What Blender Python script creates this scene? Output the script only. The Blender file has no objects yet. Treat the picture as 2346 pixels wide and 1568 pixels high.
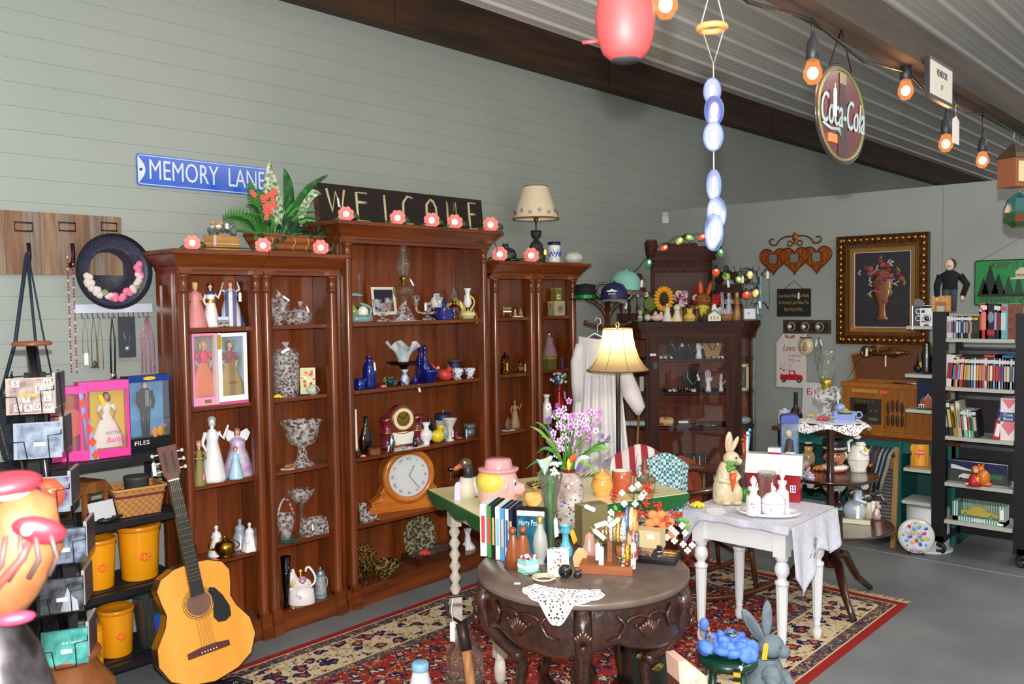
import bpy,math,random
from mathutils import Vector,Matrix,Euler
PI=math.pi;sin=math.sin;cos=math.cos
R=random.Random(7);rd=R.random;U=R.uniform
SC=bpy.context.scene;COL=SC.collection
FPX,PIT,ROL,YAW,EYE=1997.,.0467,-.0137,.8312,1.65
_cp,_sp=cos(PIT),sin(PIT);_cr,_sr=cos(ROL),sin(ROL);_cy,_sy=cos(YAW),sin(YAW)
CF=Vector((_sy*_cp,_cy*_cp,-_sp));_r=Vector((_cy,-_sy,0));_u=_r.cross(CF)
CR=_cr*_r+_sr*_u;CU=-_sr*_r+_cr*_u;CP=Vector((0,0,EYE))
cam=bpy.data.cameras.new('camera');cam.sensor_width=36;cam.lens=36*FPX/2346;cam.clip_start=.05
cam.dof.use_dof=True;cam.dof.focus_distance=4.3;cam.dof.aperture_fstop=7.
co=bpy.data.objects.new('camera',cam);COL.objects.link(co);SC.camera=co
mm=Matrix((CR,CU,-CF)).transposed().to_4x4();mm.translation=CP;co.matrix_world=mm
SC.view_settings.view_transform='Standard';SC.view_settings.look='None';SC.view_settings.gamma=1
SC.view_settings.use_curve_mapping=False;SC.view_settings.exposure=0.
W=bpy.data.worlds.new('world');SC.world=W;W.use_nodes=True
W.node_tree.nodes['Background'].inputs[0].default_value=(1,.97,.93,1);W.node_tree.nodes['Background'].inputs[1].default_value=.5
def lamp(kind,name,p,e,col=(1,1,1),size=.05,rot=None):
 l=bpy.data.lights.new(name,kind);l.energy=e;l.color=col
 if kind=='AREA':l.shape='RECTANGLE';l.size=size[0];l.size_y=size[1]
 else:l.shadow_soft_size=size
 o=bpy.data.objects.new(name,l);COL.objects.link(o);o.location=p
 if rot:o.rotation_euler=rot
 return o
lamp('POINT','camera_flash',CP+CU*.13,540,(1,.985,.97),.018)
lamp('AREA','unseen_fill_light',(1.2,-2.2,3.3),120,(1,.95,.88),(3.,1.2))  # added area light behind the camera, unseen, for general fill
lamp('AREA','unseen_fill_light',(5.2,-1.,3.3),60,(1,.95,.88),(2.,1.))  # second added fill area, also out of view
def ray(x,y):return CR*((x-1173)/FPX)-CU*((y-784)/FPX)+CF
def onz(x,y,z):r=ray(x,y);return CP+r*((z-EYE)/r.z)
def onY(x,y,Y):r=ray(x,y);return CP+r*(Y/r.y)
def onX(x,y,X):r=ray(x,y);return CP+r*(X/r.x)
def row(P):d=Vector(P)-CP;return 784-FPX*d.dot(CU)/d.dot(CF)
def mpp(P):return (Vector(P)-CP).dot(CF)/FPX      # metres per photo pixel at P
def sY(px,Y,z):# on a shelf: column px, depth Y, height z
 y=784
 for _ in range(4):P=onY(px,y,Y);P.z=z;y=row(P)
 return P
def sX(px,X,z):
 y=784
 for _ in range(4):P=onX(px,y,X);P.z=z;y=row(P)
 return P
def dep(px,d,z):# at distance d along the view
 y=784
 for _ in range(5):
  P=CP+ray(px,y)*d;P.z=z;y=row(P)
 return P
def fc(P):return math.atan2(-P[0],P[1])            # yaw that turns local -Y to the viewer
def lin(h):
 h=h.lstrip('#');c=[int(h[i:i+2],16)/255 for i in (0,2,4)]
 return tuple(x/12.92 if x<=.04045 else ((x+.055)/1.055)**2.4 for x in c)+(1,)
MC={}
def Q(h,rough=.5,metal=0,c=0,x=None,h2=None,sc=8,bump=0,emit=0,spec=.5,sss=0):
 k=(h,rough,metal,c,x,h2,sc,bump,emit,spec)
 if k in MC:return MC[k]
 m=bpy.data.materials.new((x or 'paint')+'_'+h.strip('#'));m.use_nodes=True;nt=m.node_tree;b=nt.nodes['Principled BSDF'];L=nt.links.new
 b.inputs['Base Color'].default_value=lin(h);b.inputs['Roughness'].default_value=rough;b.inputs['Metallic'].default_value=metal
 b.inputs['Coat Weight'].default_value=c;b.inputs['Coat Roughness'].default_value=.12;b.inputs['Specular IOR Level'].default_value=spec
 if emit:b.inputs['Emission Color'].default_value=lin(h);b.inputs['Emission Strength'].default_value=emit
 if x or bump:
  N=nt.nodes.new;tc=N('ShaderNodeTexCoord');mp=N('ShaderNodeMapping');L(tc.outputs['Object'],mp.inputs[0])
  no=N('ShaderNodeTexNoise');L(mp.outputs[0],no.inputs[0]);no.inputs['Scale'].default_value=sc;no.inputs['Detail'].default_value=5
  fac=no.outputs[0]
  if x=='wood':mp.inputs['Scale'].default_value=(9,9,.7)
  if x=='woodx':mp.inputs['Scale'].default_value=(.7,9,9)
  if x=='voronoi':
   vo=N('ShaderNodeTexVoronoi');vo.inputs['Scale'].default_value=sc;L(mp.outputs[0],vo.inputs[0]);fac=vo.outputs[0]
  if x in('check','stripex','stripez'):
   if x=='check':ck=N('ShaderNodeTexChecker');ck.inputs['Scale'].default_value=sc;L(mp.outputs[0],ck.inputs[0]);fac=ck.outputs[1]
   else:
    ck=N('ShaderNodeTexWave');ck.bands_direction='X' if x=='stripex' else 'Z';ck.inputs['Scale'].default_value=sc;L(mp.outputs[0],ck.inputs[0]);fac=ck.outputs[1]
  if x:
   cr=N('ShaderNodeValToRGB');e=cr.color_ramp;e.elements[0].color=lin(h);e.elements[1].color=lin(h2 or h)
   if x=='voronoi':e.elements[0].position=.25;e.elements[1].position=.45
   elif x in('check',):e.interpolation='CONSTANT';e.elements[1].position=.5
   elif x in('stripex','stripez'):e.elements[0].position=.4;e.elements[1].position=.6
   else:e.elements[0].position=.36;e.elements[1].position=.64
   L(fac,cr.inputs[0]);L(cr.outputs[0],b.inputs['Base Color'])
  if bump:
   bp=N('ShaderNodeBump');bp.inputs['Strength'].default_value=min(1,bump);bp.inputs['Distance'].default_value=.004*max(1,bump);L(fac,bp.inputs['Height']);L(bp.outputs[0],b.inputs['Normal'])
 MC[k]=m;return m
def glass(h='#ffffff',dens=.9,cut=0,rough=.02):
 k=('glass',h,dens,cut,rough)
 if k in MC:return MC[k]
 m=bpy.data.materials.new('glass_'+h.strip('#'));m.use_nodes=True;nt=m.node_tree;N=nt.nodes.new;L=nt.links.new
 nt.nodes.remove(nt.nodes['Principled BSDF']);o=nt.nodes['Material Output']
 tr=N('ShaderNodeBsdfTransparent');c=lin(h);tr.inputs[0].default_value=tuple(v*dens for v in c[:3])+(1,)
 gl=N('ShaderNodeBsdfGlossy');gl.inputs['Roughness'].default_value=rough+.06*bool(cut);gl.inputs[0].default_value=(1,1,1,1)
 lw=N('ShaderNodeLayerWeight');lw.inputs[0].default_value=.35
 mr=N('ShaderNodeMapRange');mr.inputs['To Min'].default_value=.03;mr.inputs['To Max'].default_value=.4 if not cut else .3;L(lw.outputs['Facing'],mr.inputs[0])
 mx=N('ShaderNodeMixShader');L(mr.outputs[0],mx.inputs[0]);L(tr.outputs[0],mx.inputs[1]);L(gl.outputs[0],mx.inputs[2])
 out=mx
 if cut:
  tc=N('ShaderNodeTexCoord');vo=N('ShaderNodeTexVoronoi');vo.inputs['Scale'].default_value=cut;L(tc.outputs['Object'],vo.inputs[0])
  bp=N('ShaderNodeBump');bp.inputs['Strength'].default_value=1;bp.inputs['Distance'].default_value=.01;L(vo.outputs[0],bp.inputs['Height'])
  L(bp.outputs[0],gl.inputs['Normal']);L(bp.outputs[0],lw.inputs['Normal'])
 df=N('ShaderNodeBsdfDiffuse');df.inputs[0].default_value=c;m2=N('ShaderNodeMixShader');m2.inputs[0].default_value=.03 if dens<.99 else 0
 if cut:g=N('ShaderNodeMapRange');g.inputs[1].default_value=.5;g.inputs[2].default_value=.62;g.inputs[3].default_value=.01;g.inputs[4].default_value=.3;L(vo.outputs[0],g.inputs[0]);L(g.outputs[0],m2.inputs[0])
 L(mx.outputs[0],m2.inputs[1]);L(df.outputs[0],m2.inputs[2]);L(m2.outputs[0],o.inputs[0])
 MC[k]=m;return m
def bez(a,b,c,n=8):return [tuple(a[i]*(1-t)**2+2*b[i]*t*(1-t)+c[i]*t*t for i in range(3)) for t in [k/n for k in range(n+1)]]
class MB:
 def __init__(s):s.v=[];s.f=[];s.mi=[];s.sm=[]
 def add(s,vs,fs,m=0,sm=False,M=None):
  b=len(s.v)
  for v in vs:s.v.append(tuple(M@Vector(v)) if M else tuple(v))
  for i,f in enumerate(fs):s.f.append([b+j for j in f]);s.mi.append(m[i] if isinstance(m,list) else m);s.sm.append(sm)
  return s
 def Bx(s,x0,x1,y0,y1,z0,z1,m=0,M=None):
  return s.add([(x0,y0,z0),(x1,y0,z0),(x1,y1,z0),(x0,y1,z0),(x0,y0,z1),(x1,y0,z1),(x1,y1,z1),(x0,y1,z1)],[(0,3,2,1),(4,5,6,7),(0,1,5,4),(1,2,6,5),(2,3,7,6),(3,0,4,7)],m,False,M)
 def cb(s,c,d,m=0,r=(0,0,0)):
  M=Matrix.Translation(c)@Euler(r).to_matrix().to_4x4()
  return s.Bx(-d[0]/2,d[0]/2,-d[1]/2,d[1]/2,-d[2]/2,d[2]/2,m,M)
 def La(s,pr,n=20,m=0,c=(0,0,0),sx=1,sy=1,fl=0,fa=.08,M=None,sm=True):
  vs=[];fs=[]
  for k,(r,z) in enumerate(pr):
   for i in range(n):
    a=2*PI*i/n;rr=r*(1+fa*cos(fl*a)) if fl else r
    vs.append((c[0]+rr*sx*cos(a),c[1]+rr*sy*sin(a),c[2]+z))
  for k in range(len(pr)-1):
   for i in range(n):
    j=(i+1)%n;fs.append((k*n+i,k*n+j,(k+1)*n+j,(k+1)*n+i))
  return s.add(vs,fs,m,sm,M)
 def Tu(s,pts,r,n=6,m=0,close=False):
  P=[Vector(p) for p in pts];N=len(P);vs=[];fs=[];up=None
  for i,p in enumerate(P):
   if close:d=P[(i+1)%N]-P[i-1]
   else:d=P[min(i+1,N-1)]-P[max(i-1,0)]
   d=d.normalized() if d.length>1e-9 else Vector((0,0,1))
   if up is None:up=Vector((0,0,1)) if abs(d.z)<.9 else Vector((1,0,0))
   a=d.cross(up);a=a.normalized() if a.length>1e-6 else Vector((1,0,0));b=a.cross(d).normalized();up=b
   rr=r[i] if isinstance(r,(list,tuple)) else r
   for k in range(n):t=2*PI*k/n;vs.append(p+a*(rr*cos(t))+b*(rr*sin(t)))
  for i in range(N if close else N-1):
   for k in range(n):
    j=(k+1)%n;i2=(i+1)%N;fs.append((i*n+k,i*n+j,i2*n+j,i2*n+k))
  if not close:fs+=[tuple(range(n))[::-1],tuple((N-1)*n+k for k in range(n))]
  return s.add(vs,fs,m,True)
 def Ba(s,c,r,m=0,n=10,rot=None):
  if not isinstance(r,(tuple,list)):r=(r,r,r)
  h=n//2+1;vs=[];fs=[]
  for k in range(h+1):
   ph=PI*k/h
   for i in range(n):a=2*PI*i/n;vs.append((r[0]*sin(ph)*cos(a),r[1]*sin(ph)*sin(a),-r[2]*cos(ph)))
  for k in range(h):
   for i in range(n):j=(i+1)%n;fs.append((k*n+i,k*n+j,(k+1)*n+j,(k+1)*n+i))
  M=Matrix.Translation(c)
  if rot:M=M@Euler(rot).to_matrix().to_4x4()
  return s.add(vs,fs,m,True,M)
 def Pz(s,poly,y0,y1,m=0,M=None,ms=None):# outline in x,z pushed through y
  n=len(poly);vs=[(x,y0,z) for x,z in poly]+[(x,y1,z) for x,z in poly]
  fs=[tuple(range(n)),tuple(range(2*n-1,n-1,-1))]+[(i,n+i,n+(i+1)%n,(i+1)%n) for i in range(n)]
  return s.add(vs,fs,[m,m]+[m if ms is None else ms]*n,False,M)
 def slab(s,poly,z0,z1,m=0,ms=None):# outline in x,y raised in z
  n=len(poly);vs=[(x,y,z0) for x,y in poly]+[(x,y,z1) for x,y in poly]
  fs=[tuple(range(n-1,-1,-1)),tuple(range(n,2*n))]+[(i,(i+1)%n,n+(i+1)%n,n+i) for i in range(n)]
  return s.add(vs,fs,[m if ms is None else ms,m]+[m if ms is None else ms]*n)
 def To(s,c,Rr,r,m=0,n=20,k=6,ax='z'):
  pts=[]
  for i in range(n):
   a=2*PI*i/n;u,v=Rr*cos(a),Rr*sin(a)
   pts.append((c[0]+u,c[1]+v,c[2]) if ax=='z' else (c[0]+u,c[1],c[2]+v) if ax=='y' else (c[0],c[1]+u,c[2]+v))
  return s.Tu(pts,r,k,m,True)
 def grid(s,fn,nu,nv,m=0,sm=True):
  vs=[fn(i/nu,j/nv) for j in range(nv+1) for i in range(nu+1)];w=nu+1
  return s.add(vs,[(j*w+i,j*w+i+1,(j+1)*w+i+1,(j+1)*w+i) for j in range(nv) for i in range(nu)],m,sm)
 def mesh(s,name,mats):
  me=bpy.data.meshes.new(name);me.from_pydata(s.v,[],s.f)
  for a in (mats if isinstance(mats,(list,tuple)) else [mats]):me.materials.append(a)
  me.polygons.foreach_set('material_index',s.mi);me.polygons.foreach_set('use_smooth',s.sm);me.update();return me
def rect(x0,x1,z0,z1,r=0,n=4):
 if not r:return [(x0,z0),(x1,z0),(x1,z1),(x0,z1)]
 o=[]
 for cx,cz,a0 in ((x1-r,z0+r,-PI/2),(x1-r,z1-r,0),(x0+r,z1-r,PI/2),(x0+r,z0+r,PI)):
  for k in range(n+1):a=a0+PI/2*k/n;o.append((cx+r*cos(a),cz+r*sin(a)))
 return o
def ell(cx,cz,a,b,n=24):return [(cx+a*cos(2*PI*i/n),cz+b*sin(2*PI*i/n)) for i in range(n)]
def link(name,me,parent=None,loc=(0,0,0),rot=(0,0,0)):
 o=bpy.data.objects.new(name,me);COL.objects.link(o);o.parent=parent;o.location=loc;o.rotation_euler=rot;return o
def tag(o,label,cat,group=None):
 o['label']=label;o['category']=cat
 if group:o['group']=group
 return o
def T(name,label,cat,p=(0,0,0),rz=0,group=None,rx=0,ry=0):
 CUR[0]=tag(link(name,None,None,p,(rx,ry,rz)),label,cat,group);return CUR[0]
def A(*a,**k):return P(CUR[0],*a,**k)      # adds a part to the thing opened last
CUR=[None]
def P(par,name,mb,mats,label=None,loc=(0,0,0),rot=(0,0,0)):
 o=link(name,mb.mesh(name,mats),par,loc,rot)
 if label:o['label']=label
 return o
def ONE(name,label,cat,mb,mats,p=(0,0,0),rz=0,group=None,rx=0,ry=0):
 return tag(link(name,mb.mesh(name,mats),None,p,(rx,ry,rz)),label,cat,group)
def ST(name,mb,mats,parent=None):
 o=link(name,mb.mesh(name,mats),parent)
 if not parent:o['kind']='structure'
 return o
def copyt(root,p,rz=None,label=None,group=None):
 r=root.copy();COL.objects.link(r);r.location=p
 if rz is not None:r.rotation_euler.z=rz
 if label:r['label']=label
 if group:r['group']=group
 for c in list(root.children):
  d=c.copy();COL.objects.link(d);d.parent=r
  for g in list(c.children):e=g.copy();COL.objects.link(e);e.parent=d
 return r
FO={}
def text(par,s,size,mat,loc,rot=(PI/2,0,0),name='lettering',ext=.0006,w=None,align='CENTER',bold=0,shear=0,label=None):
 cu=bpy.data.curves.new(name,'FONT');cu.body=s;cu.size=size;cu.extrude=ext;cu.align_x=align;cu.align_y='CENTER';cu.offset=bold;cu.shear=shear;cu.resolution_u=3
 o=bpy.data.objects.new(name,cu);COL.objects.link(o);bpy.context.view_layer.update()
 me=bpy.data.meshes.new_from_object(o);bpy.data.objects.remove(o)
 if w:
  xs=[v.co.x for v in me.vertices];k=w/(max(xs)-min(xs))
  for v in me.vertices:v.co.x*=k
 me.materials.clear();me.materials.append(mat);t=link(name,me,par,loc,rot)
 if label:t['label']=label
 return t
WHT=Q('#f4f4f2',.6);YEL=Q('#f6b92c',.6)
def Tg(*a,**k):return ptag(CUR[0],*a,**k)
def ptag(par,x,y,z,l=.045,w=.013,ang=0,m=None,st=.012,rz=0):
 b=MB();b.Pz([(-w/2,-l),(w/2,-l),(w/2,-w*.4),(w*.25,0),(-w*.25,0),(-w/2,-w*.4)],-.0005,.0005)
 b.Tu([(0,0,-.002),(0,0,st)],.0006,4)
 return P(par,'price_tag',b,m or WHT,None,(x,y,z),(0,ang,rz))
def La(*a,**k):return MB().La(*a,**k)
def Ba(*a,**k):return MB().Ba(*a,**k)
def Bx(*a,**k):return MB().Bx(*a,**k)
def Pz(*a,**k):return MB().Pz(*a,**k)
def Tu(*a,**k):return MB().Tu(*a,**k)
def To(*a,**k):return MB().To(*a,**k)
PR=dict(vase=[(0,0),(.5,0),(.55,.03),(.9,.25),(1,.45),(.8,.68),(.42,.82),(.38,.9),(.55,1),(.48,1)],
 bottle=[(0,0),(.95,0),(1,.05),(1,.55),(.85,.66),(.4,.78),(.36,.93),(.46,.94),(.46,1),(0,1)],
 urn=[(0,0),(.6,0),(.62,.05),(.95,.3),(1,.5),(.85,.72),(.6,.82),(.72,.88),(.72,.93),(.2,1),(0,1)],
 bowl=[(0,0),(.4,0),(.42,.08),(.75,.4),(.95,.8),(1,1),(.96,1),(.7,.45),(.3,.14),(0,.14)],
 compote=[(0,0),(.55,0),(.5,.04),(.2,.15),(.14,.3),(.2,.45),(.5,.52),(.85,.72),(1,1),(.95,.97),(.5,.6),(0,.55)],
 jar=[(0,0),(.9,0),(1,.05),(1,.8),(.85,.88),(.8,.95),(.85,.95),(.85,1),(0,1)],
 can=[(0,0),(.86,0),(.9,.02),(1,.9),(1.04,.92),(1.04,1),(.97,1),(.9,.93),(0,.93)],
 ball=[(0,0),(.45,.03),(.85,.25),(1,.5),(.85,.77),(.45,.97),(0,1)],
 cup=[(0,0),(.72,0),(.85,.1),(1,1),(.93,1),(.78,.12),(0,.1)],
 tall=[(0,0),(.55,0),(.6,.04),(.38,.12),(.35,.3),(.6,.75),(1,1),(.93,1),(.5,.7),(.2,.2),(0,.15)],
 robe=[(0,0),(1,0),(.97,.06),(.62,.5),(.42,.72),(.5,.84),(.3,.93),(.14,.96),(.13,1)],
 candle=[(0,0),(.9,0),(.9,.05),(.25,.12),(.2,.5),(.3,.55),(.2,.6),(.45,.75),(.6,.8),(.6,1),(.5,1),(.4,.85),(0,.85)],
 chim=[(.62,0),(1,.22),(.8,.45),(.5,.7),(.45,.88),(.6,1),(.57,1),(.42,.88),(.47,.7),(.77,.45),(.96,.22),(.58,0)])
def pr(k,r,h):return [(a*r,b*h) for a,b in (PR[k] if isinstance(k,str) else k)]
def LT(name,label,cat,mat,p,k,r,h,group=None,n=20,fl=0,fa=.06,sx=1,sy=1,rz=0):
 return ONE(name,label,cat,La(pr(k,r,h),n,fl=fl,fa=fa,sx=sx,sy=sy),mat,p,rz,group)
# ================= the room =================
WY,PX,CZ=4.12,6.50,3.557
wallm=Q('#a3aaa2',.55,x='noise',h2='#9ca49d',sc=1.2)
gr=.1022;ph=(onY(410,440,WY).z)%gr;b=MB()
pts=[(0,WY)];z=ph
while z<CZ:pts+=[(z-.0016,WY),(z-.0006,WY+.0025),(z+.0006,WY+.0025),(z+.0016,WY)];z+=gr
pts.append((CZ+.05,WY));X0,X1=-.6,22
b.add([(X0,y,z) for z,y in pts]+[(X1,y,z) for z,y in pts],[(i,len(pts)+i,len(pts)+i+1,i+1) for i in range(len(pts)-1)])
b.Bx(X0,X1,WY+.012,WY+.1,-.1,CZ+.05)
ST('wall_back',b,wallm)
b=MB();b.Bx(PX,PX+.11,.2,WY,0,2.412)
ST('wall_right',b,Q('#9da49e',.6,x='noise',h2='#959c97',sc=1.5))
b=MB();b.Bx(-3,22,-4,WY+.1,-.12,0)
fl=ST('floor',b,Q('#6a6f72',.5,x='noise',h2='#7e8284',sc=1.6,bump=.1))
b=MB();b.Bx(5.70,5.706,-3,WY,-.002,.0006);ST('trim_1',b,Q('#b4b9ba',.7))
pts=[];y=WY+.06;sp=.232
while y>-.9:
 for dy,dz in ((0,0),(.026,0),(.044,-.015),(.066,-.015),(.084,0),(.125,0),(.13,-.0015),(.138,-.0015),(.143,0),(.175,0),(.18,-.0015),(.188,-.0015),(.193,0)):pts.append((y-dy,CZ+dz))
 y-=sp
b=MB();b.add([(-3,y,z) for y,z in pts]+[(22,y,z) for y,z in pts],[(i,i+1,len(pts)+i+1,len(pts)+i) for i in range(len(pts)-1)])
b.Bx(-3,22,-1,WY+.1,CZ+.03,CZ+.08)
ST('ceiling',b,Q('#f0ece6',.35))
b=MB();b.Bx(-.6,22,4.,WY,3.284,CZ-.001)
for x in (.9,3.4,5.52,8.3):b.Bx(x,x+.004,3.998,4.002,3.284,CZ-.01,1)
ST('trim_2',b,[Q('#4a2c16',.6,x='woodx',h2='#2a1a10',sc=2,bump=.4),Q('#1a0f08',.8)])
b=MB();b.Bx(-1.5,6.55,.857,.94,2.336,2.392);b.Bx(-1.5,6.55,.859,.94,2.394,2.443)
ST('trim_3',b,Q('#25201b',.8,x='woodx',h2='#43362a',sc=1.6,bump=.5))
t=T('wall_bracket','small silver metal bracket high in the corner of the two walls','bracket',(PX-.03,WY-.002,2.355))
A('plate',Bx(-.03,.03,-.004,0,-.05,.045),Q('#8d9094',.3,.9));A('flange',Bx(.024,.028,-.05,0,-.05,.045),Q('#c8cace',.25,.9));A('screw',Ba((-.01,-.006,.02),.006,0,8),Q('#eeeeee',.2,1))
def rugmat():
 m=bpy.data.materials.new('woven_rug');m.use_nodes=True;nt=m.node_tree;N=nt.nodes.new;L=nt.links.new;b=nt.nodes['Principled BSDF'];b.inputs['Roughness'].default_value=.95;b.inputs['Specular IOR Level'].default_value=.1
 tc=N('ShaderNodeTexCoord');sp=N('ShaderNodeSeparateXYZ');L(tc.outputs['Object'],sp.inputs[0])
 def mth(op,a,b_=None,c=None):
  n=N('ShaderNodeMath');n.operation=op
  for i,v in enumerate((a,b_,c)):
   if v is None:continue
   if isinstance(v,(int,float)):n.inputs[i].default_value=v
   else:L(v,n.inputs[i])
  return n.outputs[0]
 ax=mth('SUBTRACT',1.66,mth('ABSOLUTE',sp.outputs[0]));ay=mth('SUBTRACT',1.01,mth('ABSOLUTE',sp.outputs[1]));d=mth('MINIMUM',ax,ay)   # distance from the edge
 def vor(scale,thr0,thr1,off=0,dist=None):
  mp=N('ShaderNodeMapping');mp.inputs['Location'].default_value=(off,off*1.7,0);L(tc.outputs['Object'],mp.inputs[0])
  nz=N('ShaderNodeTexNoise');nz.inputs['Scale'].default_value=scale*2.2;nz.inputs['Detail'].default_value=2;L(mp.outputs[0],nz.inputs[0])
  mi=N('ShaderNodeMixRGB');mi.inputs[0].default_value=.06;L(mp.outputs[0],mi.inputs[1]);L(nz.outputs[1],mi.inputs[2])
  v=N('ShaderNodeTexVoronoi');v.inputs['Scale'].default_value=scale;L(mi.outputs[0],v.inputs[0])
  return mth('MULTIPLY',mth('GREATER_THAN',v.outputs[0],thr0),mth('LESS_THAN',v.outputs[0],thr1)),v
 def mix(f,a,b_):
  n=N('ShaderNodeMixRGB')
  if isinstance(f,(int,float)):n.inputs[0].default_value=f
  else:L(f,n.inputs[0])
  for i,v in ((1,a),(2,b_)):
   if isinstance(v,str):n.inputs[i].default_value=lin(v)
   else:L(v,n.inputs[i])
  return n.outputs[0]
 def pattern(base,c1,c2,c3,s):
  f1,_=vor(s,0,.42,.3);f2,_=vor(s,0,.25,.3);f3,_=vor(s,0,.12,.3);g,_=vor(s*1.9,0,.26,2.1);g2,_=vor(s*2.3,0,.22,5.3)
  w=N('ShaderNodeTexNoise');w.inputs['Scale'].default_value=s*.55;L(tc.outputs['Object'],w.inputs[0]);vine=mth('LESS_THAN',mth('ABSOLUTE',mth('SUBTRACT',w.outputs[0],.5)),.008)
  c=mix(vine,base,c2);c=mix(g2,c,c3);c=mix(g,c,c1);c=mix(f1,c,c3);c=mix(f2,c,c1);return mix(f3,c,c2)
 field=pattern('#96302a','#cdb992','#b98a55','#2b2a48',16.);bord=pattern('#cfc09c','#a8403a','#b08a4a','#2b2a48',13.)
 thin=pattern('#2b2a48','#cfc09c','#a8403a','#8a6a40',34.)
 c=mix(mth('LESS_THAN',d,.42),field,thin);c=mix(mth('LESS_THAN',d,.365),c,'#cfc09c');c=mix(mth('LESS_THAN',d,.355),c,bord)
 c=mix(mth('LESS_THAN',d,.12),c,'#cfc09c');c=mix(mth('LESS_THAN',d,.11),c,thin);c=mix(mth('LESS_THAN',d,.05),c,'#cfc09c');c=mix(mth('LESS_THAN',d,.042),c,'#952a28')
 L(c,b.inputs['Base Color']);return m
RUGC=(3.13,2.55,0)
t=T('area_rug','red oriental rug with cream floral border and fringed end on the concrete floor','rug',RUGC)
A('pile',Bx(-1.66,1.66,-1.01,1.01,.001,.006),rugmat())
b=MB()
for k in range(200):
 y=-1.+2.*k/199
 for sx in (1,-1):
  x=sx*1.66;l=.055+.03*rd();dy=(rd()-.5)*.03
  b.add([(x,y-.006,.009),(x,y+.006,.009),(x+sx*l,y+dy+.006,.003),(x+sx*l,y+dy-.004,.003)],[(0,1,2,3)])
f=A('fringe',b,Q('#cdb083',.95));f['kind']='stuff'
# ================= tall wooden bookcases =================
OAK=Q('#7a3a14',.3,c=.3,x='wood',h2='#5a280c',sc=3)
OAKX=Q('#7e3d16',.3,c=.3,x='woodx',h2='#5c2a0e',sc=3)
OAKB=Q('#8a4318',.4,c=.1,x='wood',h2='#642e0e',sc=2)
SH=[1.545,1.177,.808,.437,.094];FY=3.78
def bookcase(label,x0,x1,px0,px1,zt,over0,over1,nb,group=None,bow=0,back=3.99):
 t=T('bookcase',label,'bookcase',((x0+x1)/2,FY,0),0,group);cx=(x0+x1)/2;a,c=x0-cx,x1-cx;D=back-FY
 zb=zt-.09
 for s,(u,v) in (('l',(a,a+.02)),('r',(c-.02,c))):
  b=Bx(u,v,.03,D,.03,zb)
  if s=='l' and over0>0:
   b.Bx(u-.006,u,.05,.08,.12,zb-.02);b.Bx(u-.006,u,D-.05,D-.02,.12,zb-.02);b.Bx(u-.006,u,.08,D-.05,zb-.07,zb-.02)
  A('side_panel',b,OAK)
 b=MB();w=(c-a-.04)/nb
 for i in range(nb):b.Bx(a+.02+i*w+.0015,a+.02+(i+1)*w-.0015,D-.012,D,.06,zb)
 b.Bx(a+.02,c-.02,D-.008,D+.004,.06,zb,1)
 A('back_panel',b,[OAKB,Q('#1d0d06',.8)])
 for z in SH[:-1]:
  y0=.028;n=10
  poly=[(a+.02+(c-a-.04)*i/n,y0-(bow*sin(PI*i/n) if bow else 0)) for i in range(n+1)]+[(c-.02,D-.012),(a+.02,D-.012)]
  A('shelf',MB().slab(poly,z-.02,z),OAKX)
 A('bottom_board',Bx(a+.02,c-.02,.005,D-.012,.07,.094),OAKX)
 b=MB()
 b.Bx(a,c,-.005,.03,0,.09);b.Bx(a,c,-.015,.0,0,.055)
 for q in (px0-cx,px1-cx):b.Bx(q-.027,q+.027,-.03,.03,0,.105);b.Bx(q-.028,q+.028,-.04,.02,0,.06);b.Bx(q-.026,q+.026,-.026,.02,.105,.125)
 A('plinth',b,OAKX)
 for q in (px0-cx,px1-cx):
  zc=zb-.02
  b=La([(.025,.12),(.028,.13),(.022,.145),(.0235,.5),(.0235,zc-.095),(.0225,zc-.085),(.03,zc-.08),(.031,zc-.072),(.024,zc-.066),(.024,zc-.018),(.031,zc-.012),(.031,zc-.004),(.026,zc)],18,c=(q,0,0))
  b.Bx(q-.026,q+.026,.006,.03,.1,zc)
  A('column',b,OAK)
  A('capital_block',Bx(q-.027,q+.027,-.028,.03,zc,zb+.012),OAKX)
 A('top_rail',Bx(a,c,-.004,.03,zb-.02,zb+.012),OAKX)
 def ring(o,z):return [(a-o*(over0>0),-.02-o,z),(c+o*(over1>0),-.02-o,z),(c+o*(over1>0),D,z),(a-o*(over0>0),D,z)]
 lv=[(0.005,zb+.0),(.005,zb+.012),(.012,zb+.02),(.05,zb+.066),(.06,zb+.07),(.06,zt-.004),(.056,zt)]
 vs=[];fs=[]
 for o,z in lv:vs+=ring(o,z)
 for k in range(len(lv)-1):
  for i in range(4):j=(i+1)%4;fs.append((k*4+i,k*4+j,(k+1)*4+j,(k+1)*4+i))
 fs+=[(3,2,1,0),tuple(len(vs)-4+i for i in range(4))]
 A('cornice',MB().add(vs,fs),OAKX)
 return t
G='narrow bookcases flanking the tall one'
bookcase('narrow wooden bookcase at the far left end, boxed dolls on its second shelf',1.902,2.326,1.93,2.298,1.905,1,0,3,G)
bookcase('narrow wooden bookcase between the doll bookcase and the tall centre case, holding cut glass',2.329,2.785,2.358,2.745,1.905,0,0,3,G)
bookcase('tallest wooden bookcase with the long clock and blue glass, under the WELCOME board',2.80,3.935,2.85,3.89,2.085,1,1,6,bow=.02,back=4.07)
bookcase('narrow wooden bookcase right beside the tall case, with tiny sleigh figures on top shelf',3.945,4.372,3.99,4.338,1.905,0,0,3,G)
bookcase('narrow wooden bookcase at the right end, holding old tins and a red vase',4.378,4.83,4.41,4.775,1.905,0,1,3,G)
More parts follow.
